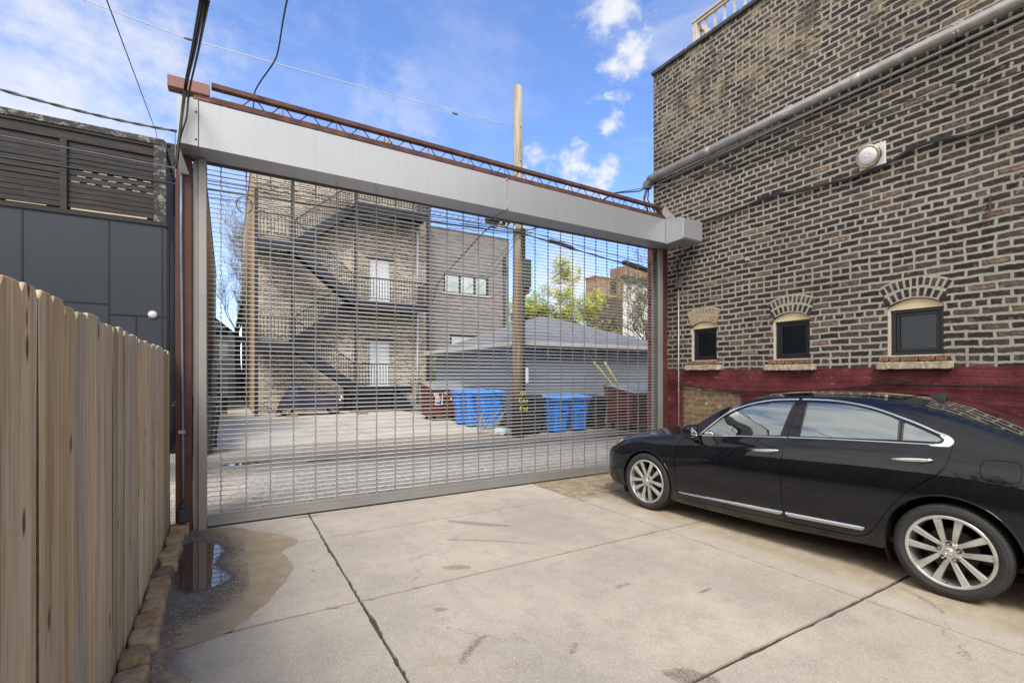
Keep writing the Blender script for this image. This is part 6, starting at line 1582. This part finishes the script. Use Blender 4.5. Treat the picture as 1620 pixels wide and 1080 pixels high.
lw = t.n('ShaderNodeTexNoise', {'Vector': t.n('ShaderNodeNewGeometry').outputs['Position'], 'Scale': 900.0, 'Detail': 1.0}).outputs[0]
oz = t.n('ShaderNodeSeparateXYZ', {0: t.n('ShaderNodeTexCoord').outputs['Object']}).outputs[2]
dust = t.math('MULTIPLY', t.maprange(oz, .42, .16), t.maprange(t.noise(t.n('ShaderNodeTexCoord').outputs['Object'], 3.0, 6, .65), .3, .75))
finish(t, t.mix(t.math('MULTIPLY', dust, .16), t.mix(lw, (0.003, 0.0034, 0.0055), (0.005, 0.006, 0.009)), (0.30, 0.25, 0.18)), .5, 0.0, spec=.04, coat=1.0); M_PAINT = m
[setattr(n_.inputs['Coat IOR'], 'default_value', 1.48) for n_ in m.node_tree.nodes if n_.type == 'BSDF_PRINCIPLED']
M_PAINT = m
M_TRIMBLK = simple('satin_black_trim', (0.010, 0.010, 0.011), .35, var=.05); M_CHROME = simple('chrome', (0.80, 0.80, 0.80), .09, 1.0, var=.02, bstr=0); M_SATINCHR = simple('satin_moulding', (.62, .63, .66), .24, 1.0, var=.02, bstr=0)
M_VOID = simple('wheel_well_black', (.006, .006, .006), .95); M_INT = simple('beige_leather', (.50, .43, .32), .6, var=.06); M_INTDK = simple('dark_dash', (.05, .045, .04), .7)
m, t = newmat('car_side_glass')
fr = t.n('ShaderNodeFresnel', {'IOR': 2.1}); gl = t.n('ShaderNodeBsdfGlossy', {'Color': (.86, .95, .93, 1), 'Roughness': .008}); tr_n = t.n('ShaderNodeBsdfTransparent', {'Color': (.52, .60, .57, 1)})
mx = t.n('ShaderNodeMixShader', {0: t.math('MINIMUM', t.math('MULTIPLY_ADD', fr.outputs[0], 1.25, .20), .92), 1: tr_n.outputs[0], 2: gl.outputs[0]}); t.n('ShaderNodeOutputMaterial', {0: mx.outputs[0]}); M_CARGLASS = m
m, t = newmat('car_dark_glass')
finish(t, (.010, .012, .011), .03, spec=.9, coat=1.0); M_DARKGLASS = m
M_TYRE = simple('tyre_rubber', (.028, .027, .026), .75, var=.2, scale=10, bstr=.2); M_RIM = simple('silver_alloy', (.62, .61, .585), .30, .7, var=.08, scale=12, bstr=.02, dirt=(.36, .33, .29)); M_BRAKE = simple('brake_dark', (.03, .028, .026), .6, .5)

CAR = thing('parked_car', 'shiny black four-door saloon car parked beside the brick wall, nose to the gate', 'car', (5.31, 2.76, 0), R(2.56))
def npt(y, z, s=-1, o=0.0):
    x = side_x(y, z); return Vector((s * (x + o), y, z))
def nrm(y, z, s=-1):
    e = .004
    dy = (side_x(y + e, z) - side_x(y - e, z)) / (2 * e)
    dz = (side_x(y, z + e) - side_x(y, z - e)) / (2 * e)
    return Vector((s * 1.0, -dy, -dz)).normalized()
def resample(pl, d, closed=True):
    out = []; n = len(pl)
    for i in range(n if closed else n - 1):
        a = Vector(pl[i]); b = Vector(pl[(i + 1) % n]); k = max(1, int((b - a).length / d))
        for j in range(k): q = a.lerp(b, j / k); out.append((q.x, q.y))
    if not closed: out.append(tuple(pl[-1]))
    return out
def spl(pts, k=6):
    return [(p.x, p.y) for p in smooth_path([(a, b, 0) for a, b in pts], k)]
def inset(pl, d):
    n = len(pl); ar = sum(pl[i][0] * pl[(i + 1) % n][1] - pl[(i + 1) % n][0] * pl[i][1] for i in range(n)); sg = 1 if ar > 0 else -1
    out = []
    for i in range(n):
        a = Vector(pl[i - 1]); b = Vector(pl[i]); c_ = Vector(pl[(i + 1) % n])
        e1 = (b - a).normalized(); e2 = (c_ - b).normalized(); n1 = Vector((-e1.y, e1.x)) * sg; n2 = Vector((-e2.y, e2.x)) * sg
        mm = (n1 + n2); mm = mm / max(mm.length_squared, .3) * 2 if mm.length > 1e-6 else n1
        out.append(tuple(b + mm * d))
    return out
def sidepatch(name, outer, mt, parent, holes=(), o=0.0, s=-1, grid=.035, depth=.014, rim=True, edge_r=.0):
    """a panel cut from the car's side surface, with turned-in edges and exact surface normals"""
    outer = resample(outer, .03); holes = [resample(h, .03) for h in holes]
    ys = [p[0] for p in outer]; zs = [p[1] for p in outer]
    inner = []; y = min(ys) + grid / 2
    def segd(p, pl):
        dm = 9
        for i in range(len(pl)):
            a = pl[i]; b = pl[(i + 1) % len(pl)]; abx, aby = b[0] - a[0], b[1] - a[1]; L2 = abx * abx + aby * aby
            tt = max(0, min(1, ((p[0] - a[0]) * abx + (p[1] - a[1]) * aby) / max(L2, 1e-12))); dm = min(dm, math.hypot(p[0] - a[0] - abx * tt, p[1] - a[1] - aby * tt))
        return dm
    while y < max(ys):
        z = min(zs) + grid / 2
        while z < max(zs):
            if segd((y, z), outer) > grid * .35 and all(segd((y, z), h) > grid * .35 for h in holes): inner.append((y, z))
            z += grid * .7
        y += grid
    v2, tr2 = cdt(outer, holes, inner)
    P = [npt(a, b, s, o) for a, b in v2]; N = [nrm(a, b, s) for a, b in v2]; vs = list(P); fs = [tuple(f) if s > 0 else tuple(reversed(f)) for f in tr2]; nn = list(N)
    # make triangles face outward
    f0 = []
    for f in fs:
        q = (P[f[1]] - P[f[0]]).cross(P[f[2]] - P[f[0]])
        f0.append(f if q.dot(N[f[0]]) > 0 else tuple(reversed(f)))
    fs = f0
    if rim:
        for lp_ in [outer] + list(holes):
            k = len(lp_); base = len(vs)
            for (a, b) in lp_:
                p = npt(a, b, s, o); q = nrm(a, b, s); vs.append(p); vs.append(p - q * depth)
                nn.append(q); nn.append(q)
            for i in range(k):
                j = (i + 1) % k; fs.append((base + 2 * i, base + 2 * j, base + 2 * j + 1, base + 2 * i + 1))
    me = bpy.data.meshes.new(name); me.from_pydata(vs, [], fs); me.materials.append(mt)
    me.polygons.foreach_set('use_smooth', [True] * len(fs))
    ln = []
    ntri = len(f0)
    for pi, p in enumerate(me.polygons):
        for li in p.loop_indices:
            vi = me.loops[li].vertex_index
            ln.append(nn[vi] if pi < ntri else (0, 0, 0))
    me.normals_split_custom_set(ln)
    ob = bpy.data.objects.new(name, me); C.objects.link(ob); ob.parent = parent; return ob
def bandpatch(name, pa, pb, mt, parent, o=.004, s=-1, dome=.004):
    """a moulding between two matched polylines, slightly domed and closed"""
    b = MB(); b.smooth = True; n = len(pa); vs = []
    K = 4
    for (a, c_) in zip(pa, pb):
        for k in range(K + 1):
            q = k / K; y_, z_ = a[0] + (c_[0] - a[0]) * q, a[1] + (c_[1] - a[1]) * q
            vs.append(npt(y_, z_, s, o * (0 if k in (0, K) else 1) + dome * (1 - (2 * q - 1) ** 2)))
    b.add(vs, [(i * (K + 1) + k, i * (K + 1) + k + 1, (i + 1) * (K + 1) + k + 1, (i + 1) * (K + 1) + k) for i in range(n - 1) for k in range(K)])
    return b.build(name, mt, parent)

WF, WR, WZ, TR = 1.425, -1.362, .333, .334
def arc(cy, cz, r, a0, a1, n=30): return [(cy + r * math.cos(R(a0 + (a1 - a0) * i / n)), cz + r * math.sin(R(a0 + (a1 - a0) * i / n))) for i in range(n + 1)]
dlo_top = spl([(0.787, 0.940), (0.71, 1.010), (0.484, 1.215), (0.306, 1.308), (0.064, 1.372), (-0.172, 1.392), (-0.36, 1.397), (-0.556, 1.390), (-0.812, 1.350), (-1.088, 1.262), (-1.252, 1.195), (-1.336, 1.155), (-1.366, 1.115), (-1.339, 1.085)])
dlo_bot = [(-1.339, 1.085), (-1.269, 1.083), (-.959, 1.068), (-.56, 1.048), (-.172, 1.024), (.26, .99), (.693, .952), (.787, .940)]
def cut(pl, lo, hi): return [p for p in pl if lo <= p[0] <= hi]
bgap = [(-.226, 1.395), (-.213, 1.2), (-.201, 1.024), (-.178, .895), (-.174, .63), (-.186, .45), (-.199, .332), (-.208, .262)]
fgap = [(.800, .938), (.854, .930), (.962, .884), (1.004, .824), (1.011, .703), (1.006, .60), (.998, .491), (.984, .32), (.972, .235)]
rgap = spl([(-1.366, 1.113), (-1.356, 1.06), (-1.344, .957), (-1.288, .871), (-1.168, .766), (-1.083, .677), (-.982, .521), (-.916, .403), (-.868, .335), (-.82, .300), (-.757, .282)])
fd = fgap[::-1] + cut(dlo_top, -.215, .78) + bgap + [(.2, .246), (.6, .238)]
rd = [(p[0], p[1]) for p in bgap[::-1]] + cut(dlo_top, -1.37, -.235) + rgap + [(-.5, .272)]
fg = spl([(0.690, 0.968), (0.712, 1.000), (0.58, 1.118), (0.399, 1.232), (0.24, 1.307), (0.026, 1.352), (-0.180, 1.368)]) + [(-.155, 1.2), (-.129, 1.038), (.3, .995)]
rg = spl([(-.297, 1.372), (-.504, 1.368), (-.714, 1.345), (-.905, 1.298), (-1.018, 1.254)]) + [(-1.036, 1.095), (-.66, 1.07), (-.293, 1.047)]
qg = spl([(-1.047, 1.245), (-1.144, 1.208), (-1.245, 1.165), (-1.286, 1.143), (-1.297, 1.125), (-1.282, 1.106)]) + [(-1.056, 1.095)]
archF = arc(WF, WZ, .372, -22, 202); archR = arc(WR, WZ + .01, .392, -12, 196)
def silrow(y0, y1, n): return [(y0 + (y1 - y0) * i / n, float(sill(y0 + (y1 - y0) * i / n)) + .002) for i in range(n + 1)]
bodyout = silrow(2.395, WF + .372 * math.cos(R(-22)) + .0, 12)
bodyout = [p for p in bodyout if p[0] > archF[0][0] + .01] + [p for p in archF if p[1] > float(sill(p[0])) + .004]
bodyout += [p for p in silrow(WF - .36, WR + .40, 44) if archR[0][0] + .01 < p[0] < archF[-1][0] - .01]
bodyout += [p for p in archR if p[1] > float(sill(p[0])) + .004] + [p for p in silrow(WR - .40, -2.47, 10) if p[0] < archR[-1][0] - .01]
bodyout += [(-2.47 + 4.865 * i / 90, float(rail_z(-2.47 + 4.865 * i / 90)) - .001) for i in range(91)]
fuelp = spl([(-1.522, .950), (-1.526, .99), (-1.545, 1.015), (-1.60, 1.021), (-1.68, 1.023), (-1.712, 1.008), (-1.724, .97), (-1.722, .915), (-1.700, .886), (-1.63, .880), (-1.565, .880), (-1.535, .895), (-1.524, .92), (-1.522, .950)], 4)[:-1]
sidepatch('body', bodyout, M_PAINT, CAR, holes=[inset(fd, -.0005), inset(rd, -.0025), fuelp], depth=.02)
sidepatch('body_right_side', bodyout, M_PAINT, CAR, holes=[fg, rg, qg], s=1, depth=.02, grid=.07)
fdo = sidepatch('front_door', inset(fd, .0045), M_PAINT, CAR, holes=[fg]); rdo = sidepatch('rear_door', inset(rd, .0045), M_PAINT, CAR, holes=[rg, qg])
sidepatch('fuel_door', inset(fuelp, .0035), M_PAINT, CAR, depth=.008)
# dark inner shell behind the gaps
b = MB(); b.smooth = True
for s_ in (-1,):
    ny = 60; zz_ = [.25 + i * .06 for i in range(12)]; vs = [Vector((s_ * (side_x(-2.3 + 4.2 * i / ny, z) - .03), -2.3 + 4.2 * i / ny, z)) for i in range(ny + 1) for z in zz_]
    fs = []
    for i in range(ny):
        ym_ = -2.3 + 4.2 * (i + .5) / ny
        for j in range(11):
            zm = zz_[j] + .03
            if math.hypot(ym_ - WF, zm - WZ) < .40 or math.hypot(ym_ - WR, zm - WZ) < .42: continue
            if zm > float(belt(ym_)) - .05: continue
            fs.append((i * 12 + j, i * 12 + j + 1, (i + 1) * 12 + j + 1, (i + 1) * 12 + j))
    b.add(vs, fs)
b.smooth = False
b.box((-.74, -2.2, .19), (.74, 1.75, .24))
for cy in (WF, WR):
    for s_ in (-1, 1):
        arcp = arc(cy, WZ, .405, -30, 210, 24); x0, x1 = s_ * .52, s_ * .875
        b.add([(x0, p[0], p[1]) for p in arcp] + [(x1, p[0], p[1]) for p in arcp], [(i, i + 1, i + 26, i + 25) for i in range(24)]); b.add([(x0, p[0], p[1]) for p in arcp], [tuple(range(25))])
b.build('underbody', M_VOID, CAR)
# arch lips: thin rolled edge round the openings
for ar, nm in ((archF, 'wheel_arch_lip'), (archR, 'wheel_arch_lip')):
    b = MB(); pts_ = [npt(p[0], p[1]) + Vector((.004, 0, 0)) for p in ar if p[1] > float(sill(p[0])) + .01]; b.tube(pts_, .0075, 8); b.build(nm, M_PAINT, CAR)
# upper surfaces
def toppatch(name, y0, y1, q0, q1, mt, ny=24, nq=20, o=0.0, ycurve=None):
    b = MB(); b.smooth = True; vs = []
    for i in range(ny + 1):
        for j in range(nq + 1):
            q = q0 + (q1 - q0) * j / nq; y_ = y0 + (y1 - y0) * i / ny
            if ycurve: y_ += ycurve(q) * (1 - i / ny if ycurve.__name__ == 'lo' else i / ny)
            rw = float(sec(y_)[0](sec(y_)[2])); vs.append((q * rw, y_, top_z(y_, q * rw) + o))
    b.add(vs, [(i * (nq + 1) + j, i * (nq + 1) + j + 1, (i + 1) * (nq + 1) + j + 1, (i + 1) * (nq + 1) + j) for i in range(ny) for j in range(nq)])
    return b.build(name, mt, CAR)
toppatch('hood', 1.10, 2.395, -.955, .955, M_PAINT, 40, 20, .002)
for s_ in (-1, 1): toppatch('hood_edge', .96, 2.395, s_ * .96, s_ * 1.0, M_PAINT, 40, 2)
toppatch('cowl', .90, 1.10, -.96, .96, M_TRIMBLK, 4, 16, -.004)
toppatch('windshield', .20, .92, -.955, .955, M_CARGLASS, 20, 20, .0)
toppatch('dash_shade', .78, .95, -.9, .9, M_TRIMBLK, 4, 12, -.03)
for s_ in (-1, 1): toppatch('roof_pillar', -1.95, .96, s_ * .955, s_ * 1.0, M_PAINT, 60, 2)
toppatch('roof', -.98, .20, -.955, .955, M_PAINT, 30, 20)
toppatch('sunroof', -.95, .05, -.80, .80, M_DARKGLASS, 20, 16, .004)
toppatch('rear_window', -1.92, -.985, -.955, .955, M_DARKGLASS, 24, 20)
toppatch('trunk_lid', -2.47, -1.925, -1, 1, M_PAINT, 16, 20)
# rear panel and tail lamps
b = MB(); zr = [float(sill(-2.47)) + (float(rail_z(-2.47)) - float(sill(-2.47))) * i / 12 for i in range(13)]
lft = [npt(-2.469, z_, -1) for z_ in zr]; rgt = [npt(-2.469, z_, 1) for z_ in zr]; tp = [Vector((q * float(rail_w(-2.47)), -2.469, top_z(-2.469, q * float(rail_w(-2.47))))) for q in (-.6, -.3, 0, .3, .6)]
b.add(lft + tp + rgt[::-1], [tuple(range(len(lft) + len(tp) + len(rgt)))]); b.build('rear_panel', M_PAINT, CAR)
M_TAIL = simple('red_lens', (.30, .012, .012), .12, coat=1.0, bstr=0)
for s_ in (-1, 1): sidepatch('tail_lamp', [(-2.18, .90), (-2.46, .93), (-2.465, .80), (-2.30, .80)], M_TAIL, CAR, o=.006, grid=.03, s=s_)
# glazing
for nm, pl, s_ in (('front_window', fg, -1), ('rear_side_window', rg, -1), ('quarter_window', qg, -1), ('front_window', fg, 1), ('rear_side_window', rg, 1), ('quarter_window', qg, 1)):
    sidepatch(nm, inset(pl, -.002), M_CARGLASS, (fdo if pl is fg else rdo) if s_ < 0 else CAR, s=s_, o=-.008, rim=False, grid=.06)
    if s_ < 0:
        b = MB(); pp = [npt(p[0], p[1], s_, -.002) for p in resample(pl, .02)]; b.tube(pp + [pp[0]], .0055, 6); b.build('window_seal', M_TRIMBLK, fdo if pl is fg else rdo)
# black B-pillar cladding and quarter divider stay body coloured: satin strips
for nm, pl, pr in (('pillar_cover', [(-.190, 1.372), (-.219, 1.373), (-.196, 1.03), (-.140, 1.036)], fdo), ('pillar_cover', [(-.232, 1.374), (-.288, 1.374), (-.284, 1.048), (-.207, 1.034)], rdo), ('pillar_cover', [(-1.022, 1.252), (-1.044, 1.244), (-1.053, 1.097), (-1.039, 1.096)], rdo)):
    sidepatch(nm, pl, M_TRIMBLK if pl[0][0] < -1 else M_PAINT, pr, o=.0015, grid=.05, rim=False)
# chrome surround
def offs(pl, d):   # shift an open polyline inwards (down) by its normal
    out = []
    for i, p in enumerate(pl):
        a = Vector(pl[max(i - 1, 0)]); c_ = Vector(pl[min(i + 1, len(pl) - 1)]); e = (c_ - a).normalized(); out.append((p[0] - e.y * d, p[1] + e.x * d))
    return out
tF = [p for p in dlo_top if p[0] > -.222]; tR = [p for p in dlo_top if p[0] < -.234]
bandpatch('chrome_trim', offs(tF, .001), offs(tF, .019), M_CHROME, fdo)
k_ = [i for i, p in enumerate(tR) if p[0] < -1.30][0]
bandpatch('chrome_trim', offs(tR[:k_ + 2], .001), offs(tR[:k_ + 2], .019), M_CHROME, rdo)
crn = [(-1.285, 1.178), (-1.330, 1.160), (-1.360, 1.135), (-1.364, 1.112), (-1.350, 1.092), (-1.33, 1.083), (-1.24, 1.080), (-1.235, 1.092), (-1.285, 1.098), (-1.306, 1.112), (-1.308, 1.134), (-1.285, 1.155)]
sidepatch('chrome_corner', spl(crn + [crn[0]], 4)[:-1], M_CHROME, rdo, o=.005, grid=.02, depth=.006)
bF = resample([(.80, .938), (.693, .952), (.26, .990), (-.196, 1.026)], .05, False); bandpatch('chrome_trim', bF, offs(bF, -.013), M_CHROME, fdo)
bR = resample([(-.206, 1.027), (-.56, 1.050), (-.959, 1.071), (-1.26, 1.084)], .05, False); bandpatch('chrome_trim', bR, offs(bR, -.013), M_CHROME, rdo)
# lower mouldings
def mould(ya, yb, za, zb_, h0, h1, pr):
    n = 30; top = [(ya + (yb - ya) * i / n, za + (zb_ - za) * i / n) for i in range(n + 1)]; bot = [(p[0], p[1] - (h0 + (h1 - h0) * i / n) * (1 if 0 < i < n else .5)) for i, p in enumerate(top)]
    bandpatch('rocker_moulding', top, bot, M_SATINCHR, pr, o=.006, dome=.006)
mould(.955, -.192, .306, .352, .020, .040, fdo); mould(-.216, -.842, .353, .378, .040, .036, rdo)
# handles
def handle(cy, cz, pr, ang):
    rot = Matrix.Rotation(R(ang), 3, 'X')
    cup = [(cy + .085 * math.cos(q) * (1 if math.cos(q) > 0 else .8) + .01, cz + .043 * math.sin(q)) for q in [i * math.pi / 12 for i in range(24)]]
    sidepatch('handle_cup', cup, M_TRIMBLK, pr, o=.0025, grid=.03, rim=False)
    sidepatch('handle_cup_rim', [(cy + .078 * math.cos(q), cz + (-.030 if math.sin(q) < 0 else -.012) + .012 * math.sin(q)) for q in [i * math.pi / 12 for i in range(24)]], M_PAINT, pr, o=.004, grid=.03, rim=False)
    b = MB(); b.smooth = True; n = 26; K = 12; vs = []
    for i in range(n + 1):
        q = i / n; y_ = cy + .112 - .262 * q; w = .0165 * (math.sin(math.pi * min(1, max(0, q * .93 + .05))) ** .42) * (.72 + .5 * q); dpt = .010
        c_ = npt(y_, cz + R(ang) * (cy - y_) * 1.0, -1, .024 * (1 - (2 * q - 1) ** 6) + .004)
        for k in range(K):
            th_ = 2 * math.pi * k / K; vs.append(c_ + Vector((-math.cos(th_) * dpt * (1 if math.cos(th_) > 0 else .6), 0, math.sin(th_) * w)))
    b.add(vs, [(i * K + k, i * K + (k + 1) % K, (i + 1) * K + (k + 1) % K, (i + 1) * K + k) for i in range(n) for k in range(K)] + [tuple(range(K)), tuple(n * K + k for k in range(K))])
    b.build('door_handle', M_CHROME, pr)
handle(.002, .892, fdo, 6); handle(-1.12, .966, rdo, 5)
# headlight and side marker, fog lamp
M_LAMPW = simple('clear_lamp', (.72, .70, .66), .08, .1, coat=1.0, bstr=0); M_LAMPO = simple('amber_lens', (.62, .16, .03), .12, coat=1.0, bstr=0)
hl = sidepatch('headlight', [(1.88, .785), (2.0, .775), (2.1, .755), (2.2, .718), (2.29, .680), (2.30, .650), (2.16, .655), (2.06, .672), (1.95, .735)], M_LAMPW, CAR, o=.006, grid=.03)
sidepatch('marker_lens', [(1.90, .765), (1.96, .752), (2.06, .700), (2.13, .672), (2.20, .662), (2.17, .645), (2.08, .652), (1.98, .700)], M_LAMPO, hl, o=.009, grid=.03)
sidepatch('fog_lamp', [(2.22, .36), (2.33, .37), (2.36, .32), (2.33, .26), (2.24, .27)], M_LAMPW, CAR, o=.006, grid=.03)
b = MB(); b.smooth = True; pa = [(1.80 + .5 * i / 12, .585 - .03 * i / 12) for i in range(13)]; bandpatch('bumper_seam', pa, [(p[0], p[1] - .004) for p in pa], M_TRIMBLK, CAR, o=.0, dome=.0008)
# mirror
b = MB(); b.smooth = True
n = 16; K = 18; vs = []
for i in range(n + 1):
    q = i / n; sc_ = (1 - (1 - q) ** 3.2) ** .5 if q < 1 else 1
    for k in range(K):
        th_ = 2 * math.pi * k / K; ca_, sa_ = math.cos(th_), math.sin(th_); f_ = (abs(ca_) ** 3 + abs(sa_) ** 3) ** (-1 / 3)
        vs.append(Vector((-.955 + ca_ * .092 * f_ * sc_ - .012 * (1 - q), .835 - .115 * q + ca_ * .030 * q, 1.003 + sa_ * .066 * f_ * sc_)))
b.add(vs, [(i * K + k, i * K + (k + 1) % K, (i + 1) * K + (k + 1) % K, (i + 1) * K + k) for i in range(n) for k in range(K)])
mc_ = Vector((-.955, .78, 1.003)); b.v = [tuple(mc_ + (Vector(v) - mc_) * 1.18) for v in b.v]
vs = [mc_ + (v - mc_) * 1.18 for v in vs]
mr = b.build('mirror', M_PAINT, CAR)
b = MB(); b.smooth = False; b.add([vs[n * K + k] + Vector((.0, .004, 0)) - (vs[n * K + k] - Vector((-.955, .72, 1.003))) * .10 for k in range(K)], [tuple(range(K))]); b.build('mirror_glass', M_CHROME, mr)
b = MB(); b.prism([(-.90, .80, .945), (-.84, .82, .945), (-.83, .74, .945), (-.89, .74, .945)], (0, 0, -.05)); b.bar((-.91, .77, .955), (-.83, .775, .945), .09, .04, (0, 1, 0)); b.build('mirror_base', M_TRIMBLK, mr, bevel=.01)
sidepatch('mirror_sail', [(.79, .945), (.715, .955), (.70, .985), (.72, .998), (.745, .978)], M_TRIMBLK, fdo, o=.003, grid=.03)
# shark-fin aerial
b = MB(); z_ = top_z(-1.05, 0); b.add([(-.03, -.96, z_ - .01), (.03, -.96, z_ - .01), (.04, -1.12, z_ - .03), (-.04, -1.12, z_ - .03), (-.004, -1.10, z_ + .055), (.004, -1.10, z_ + .055), (-.012, -1.03, z_ + .025), (.012, -1.03, z_ + .025), (-.006, -1.125, z_ + .045), (.006, -1.125, z_ + .045)],
     [(0, 1, 7, 6), (6, 7, 5, 4), (4, 5, 9, 8), (8, 9, 2, 3), (0, 6, 3), (6, 4, 8), (6, 8, 3), (1, 2, 7), (7, 9, 5), (7, 2, 9)]); b.build('roof_aerial', M_PAINT, CAR, bevel=.004)
# interior
b = MB()
for sx in (-.36, .36):
    b.cbox((sx, .02, .52), (.50, .52, .18)); b.bar((sx, -.20, .58), (sx, -.42, 1.12), .48, .14, (0, 1, 0)); b.bar((sx, -.44, 1.14), (sx, -.47, 1.30), .24, .09, (0, 1, 0))
b.cbox((0, -.72, .52), (1.3, .3, .2)); b.bar((0, -1.08, .78), (0, -1.28, 1.08), 1.2, .12, (0, 1, 0))
for sx in (-.36, .36): b.bar((sx, -1.28, 1.08), (sx, -1.31, 1.20), .24, .08, (0, 1, 0))
b.build('seats', M_INT, CAR, bevel=.035, segs=2)
b = MB(); b.cbox((0, .80, .80), (1.42, .35, .28)); b.box((-.02, -1.9, .24), (.02, -1.85, .9)); b.box((-.75, -1.95, .26), (.75, 1.0, .30)); b.box((-.70, -1.9, .98), (.70, -1.35, 1.0)); b.build('dashboard', M_INTDK, CAR, bevel=.03)
b = MB(); b.lathe([(.175, -.012), (.19, 0), (.175, .012), (.162, 0)], (0, 0, 0), 'Y', 28, closed=True); b.bar((-.17, 0, 0), (.17, 0, 0), .04, .02); sw_ = b.build('steering_wheel', M_INTDK, CAR); sw_.location = (-.36, .50, .90); sw_.rotation_euler = (R(-22), 0, 0)
b = MB(); b.smooth = True; vs = []
for i in range(13):
    y_ = -1.2 + 1.5 * i / 12
    for j in range(7): q = -.9 + 1.8 * j / 6; rw = float(rail_w(y_)); vs.append((q * rw, y_, top_z(y_, q * rw) - .05))
b.add(vs, [(i * 7 + j, i * 7 + j + 1, (i + 1) * 7 + j + 1, (i + 1) * 7 + j) for i in range(12) for j in range(6)]); b.build('headliner', M_INT, CAR)
b = MB()
for s_ in (1,): b.add([(s_ * (side_x(y_, .6) - .06), y_, z) for y_ in (-1.7, -.8, 0, .9) for z in (.3, .95)], [(0, 2, 3, 1), (2, 4, 5, 3), (4, 6, 7, 5)])
b.build('door_card', M_INT, CAR)

# wheels
def make_wheel(cy, side, rot):
    wr = bpy.data.objects.new('wheel', None); C.objects.link(wr); wr.parent = CAR; wr.location = (side * .905, cy, TR); wr.rotation_euler = (R(rot), 0, 0 if side < 0 else math.pi)
    # local -x points outward
    b = MB(); W_ = .215; prof = [(.262, .006), (.275, -.004), (.292, -.008), (.312, -.004), (.3255, .010), (.331, .026), (.3335, .05), (.334, .11), (.3335, W_ - .05), (.329, W_ - .02), (.312, W_), (.27, W_), (.245, W_ - .02), (.245, .02)]
    b.lathe(prof, (0, 0, 0), 'X', 96, closed=True)
    b.smooth = False
    b.build('tyre', M_TYRE, wr)
    b = MB(); 
    for k in range(88):   # tread blocks on the shoulder
        th_ = 2 * math.pi * k / 88; Mx = Matrix.Rotation(th_, 4, 'X'); b.box((.016, -.0035, .327), (.045, .0035, .3365), Mx)
    for r_ in (.294, .318):
        b.lathe([(r_ - .0012, -.0075), (r_, -.0095), (r_ + .0012, -.0075)], (0, 0, 0), 'X', 72, closed=True)
    b.build('tread', M_TYRE, wr)
    b = MB(); b.lathe([(.236, .004), (.252, -.001), (.258, .004), (.262, .012), (.252, .02), (.243, .03), (.232, .05), (.226, .10), (.230, .19), (.24, .20), (.24, .10), (.24, .03), (.236, .012)], (0, 0, 0), 'X', 72, closed=True)
    b.smooth = False
    # ten twisted spokes in five pairs
    for k in range(5):
        for s_ in (-1, 1):
            Mx = Matrix.Rotation(2 * math.pi * k / 5, 4, 'X')
            st_ = []
            for i in range(7):
                q = i / 6; r_ = .050 + .192 * q; an_ = s_ * math.asin((.023 + .040 * q) / r_); hw = .0155 + .0120 * q ** 1.3
                cx_ = .020 - .006 * math.sin(math.pi * q) - .010 * q; tang = Vector((0, math.cos(an_), -math.sin(an_))); rad = Vector((0, math.sin(an_), math.cos(an_))); c_ = rad * r_ + Vector((cx_, 0, 0))
                st_ += [c_ - tang * hw + Vector((.012, 0, 0)), c_ - tang * hw * .82 + Vector((-.000, 0, 0)), c_ + tang * hw * .82 * 1 + Vector((-.004 * s_, 0, 0)), c_ + tang * hw + Vector((.012, 0, 0)), c_ + tang * hw * .6 + Vector((.035, 0, 0)), c_ - tang * hw * .6 + Vector((.035, 0, 0))]
            b.add([Mx @ p for p in st_], [(i * 6 + j, i * 6 + (j + 1) % 6, (i + 1) * 6 + (j + 1) % 6, (i + 1) * 6 + j) for i in range(6) for j in range(6)] + [tuple(range(6)), tuple(36 + j for j in range(6))])
    b.lathe([(.0, .012), (.040, .010), (.058, .014), (.074, .024), (.078, .04), (.06, .05)], (0, 0, 0), 'X', 40)
    rim_ = b.build('rim', M_RIM, wr, bevel=.0012)
    for k in range(5):
        th_ = 2 * math.pi * (k + .0) / 5; c_ = (.0, math.sin(th_) * .056, math.cos(th_) * .056)
        b = MB(); b.lathe([(.011, .016), (.0112, .0085), (.0105, .0085), (.0095, .02)], c_, 'X', 14); b.lathe([(0, .008), (.0065, .009), (.008, .02)], c_, 'X', 6, sharp=True); b.build('lug_nut', M_BRAKE if k < 0 else M_CHROME, wr)
        b = MB(); b.lathe([(0, .0115), (.0185, .0108), (.0188, .02)], c_, 'X', 16); b.build('lug_recess', M_VOID, wr)
    b = MB(); b.lathe([(0, .000), (.026, .001), (.030, .004), (.031, .014)], (0, 0, 0), 'X', 30); cc_ = b.build('centre_cap', M_RIM, wr)
    b = MB(); el = [(-.0012, .021 * math.sin(q), .0165 * math.cos(q)) for q in [i * math.pi / 14 for i in range(-10, 13)]]; b.tube(el, .0016, 6); b.tube([(-.0012, -.006, .0125), (-.0012, .002, .000), (-.0012, .0045, -.007), (-.0012, -.019, -.007)], .0016, 6); b.build('emblem', M_CHROME, cc_)
    b = MB(); b.lathe([(.0, .085), (.15, .085), (.155, .09), (.155, .10), (.05, .10)], (0, 0, 0), 'X', 40); b.box((.07, .06, -.05), (.14, .16, .08)); b.build('brake_disc', M_BRAKE, wr)
    b = MB(); b.tube([Vector((.02, .02, -.226)), Vector((.004, .02, -.222))], .005, 8); b.build('valve', M_TRIMBLK, wr)
    return wr
make_wheel(WF, -1, 36); make_wheel(WR, -1, -2); make_wheel(WF, 1, 20); make_wheel(WR, 1, 50)
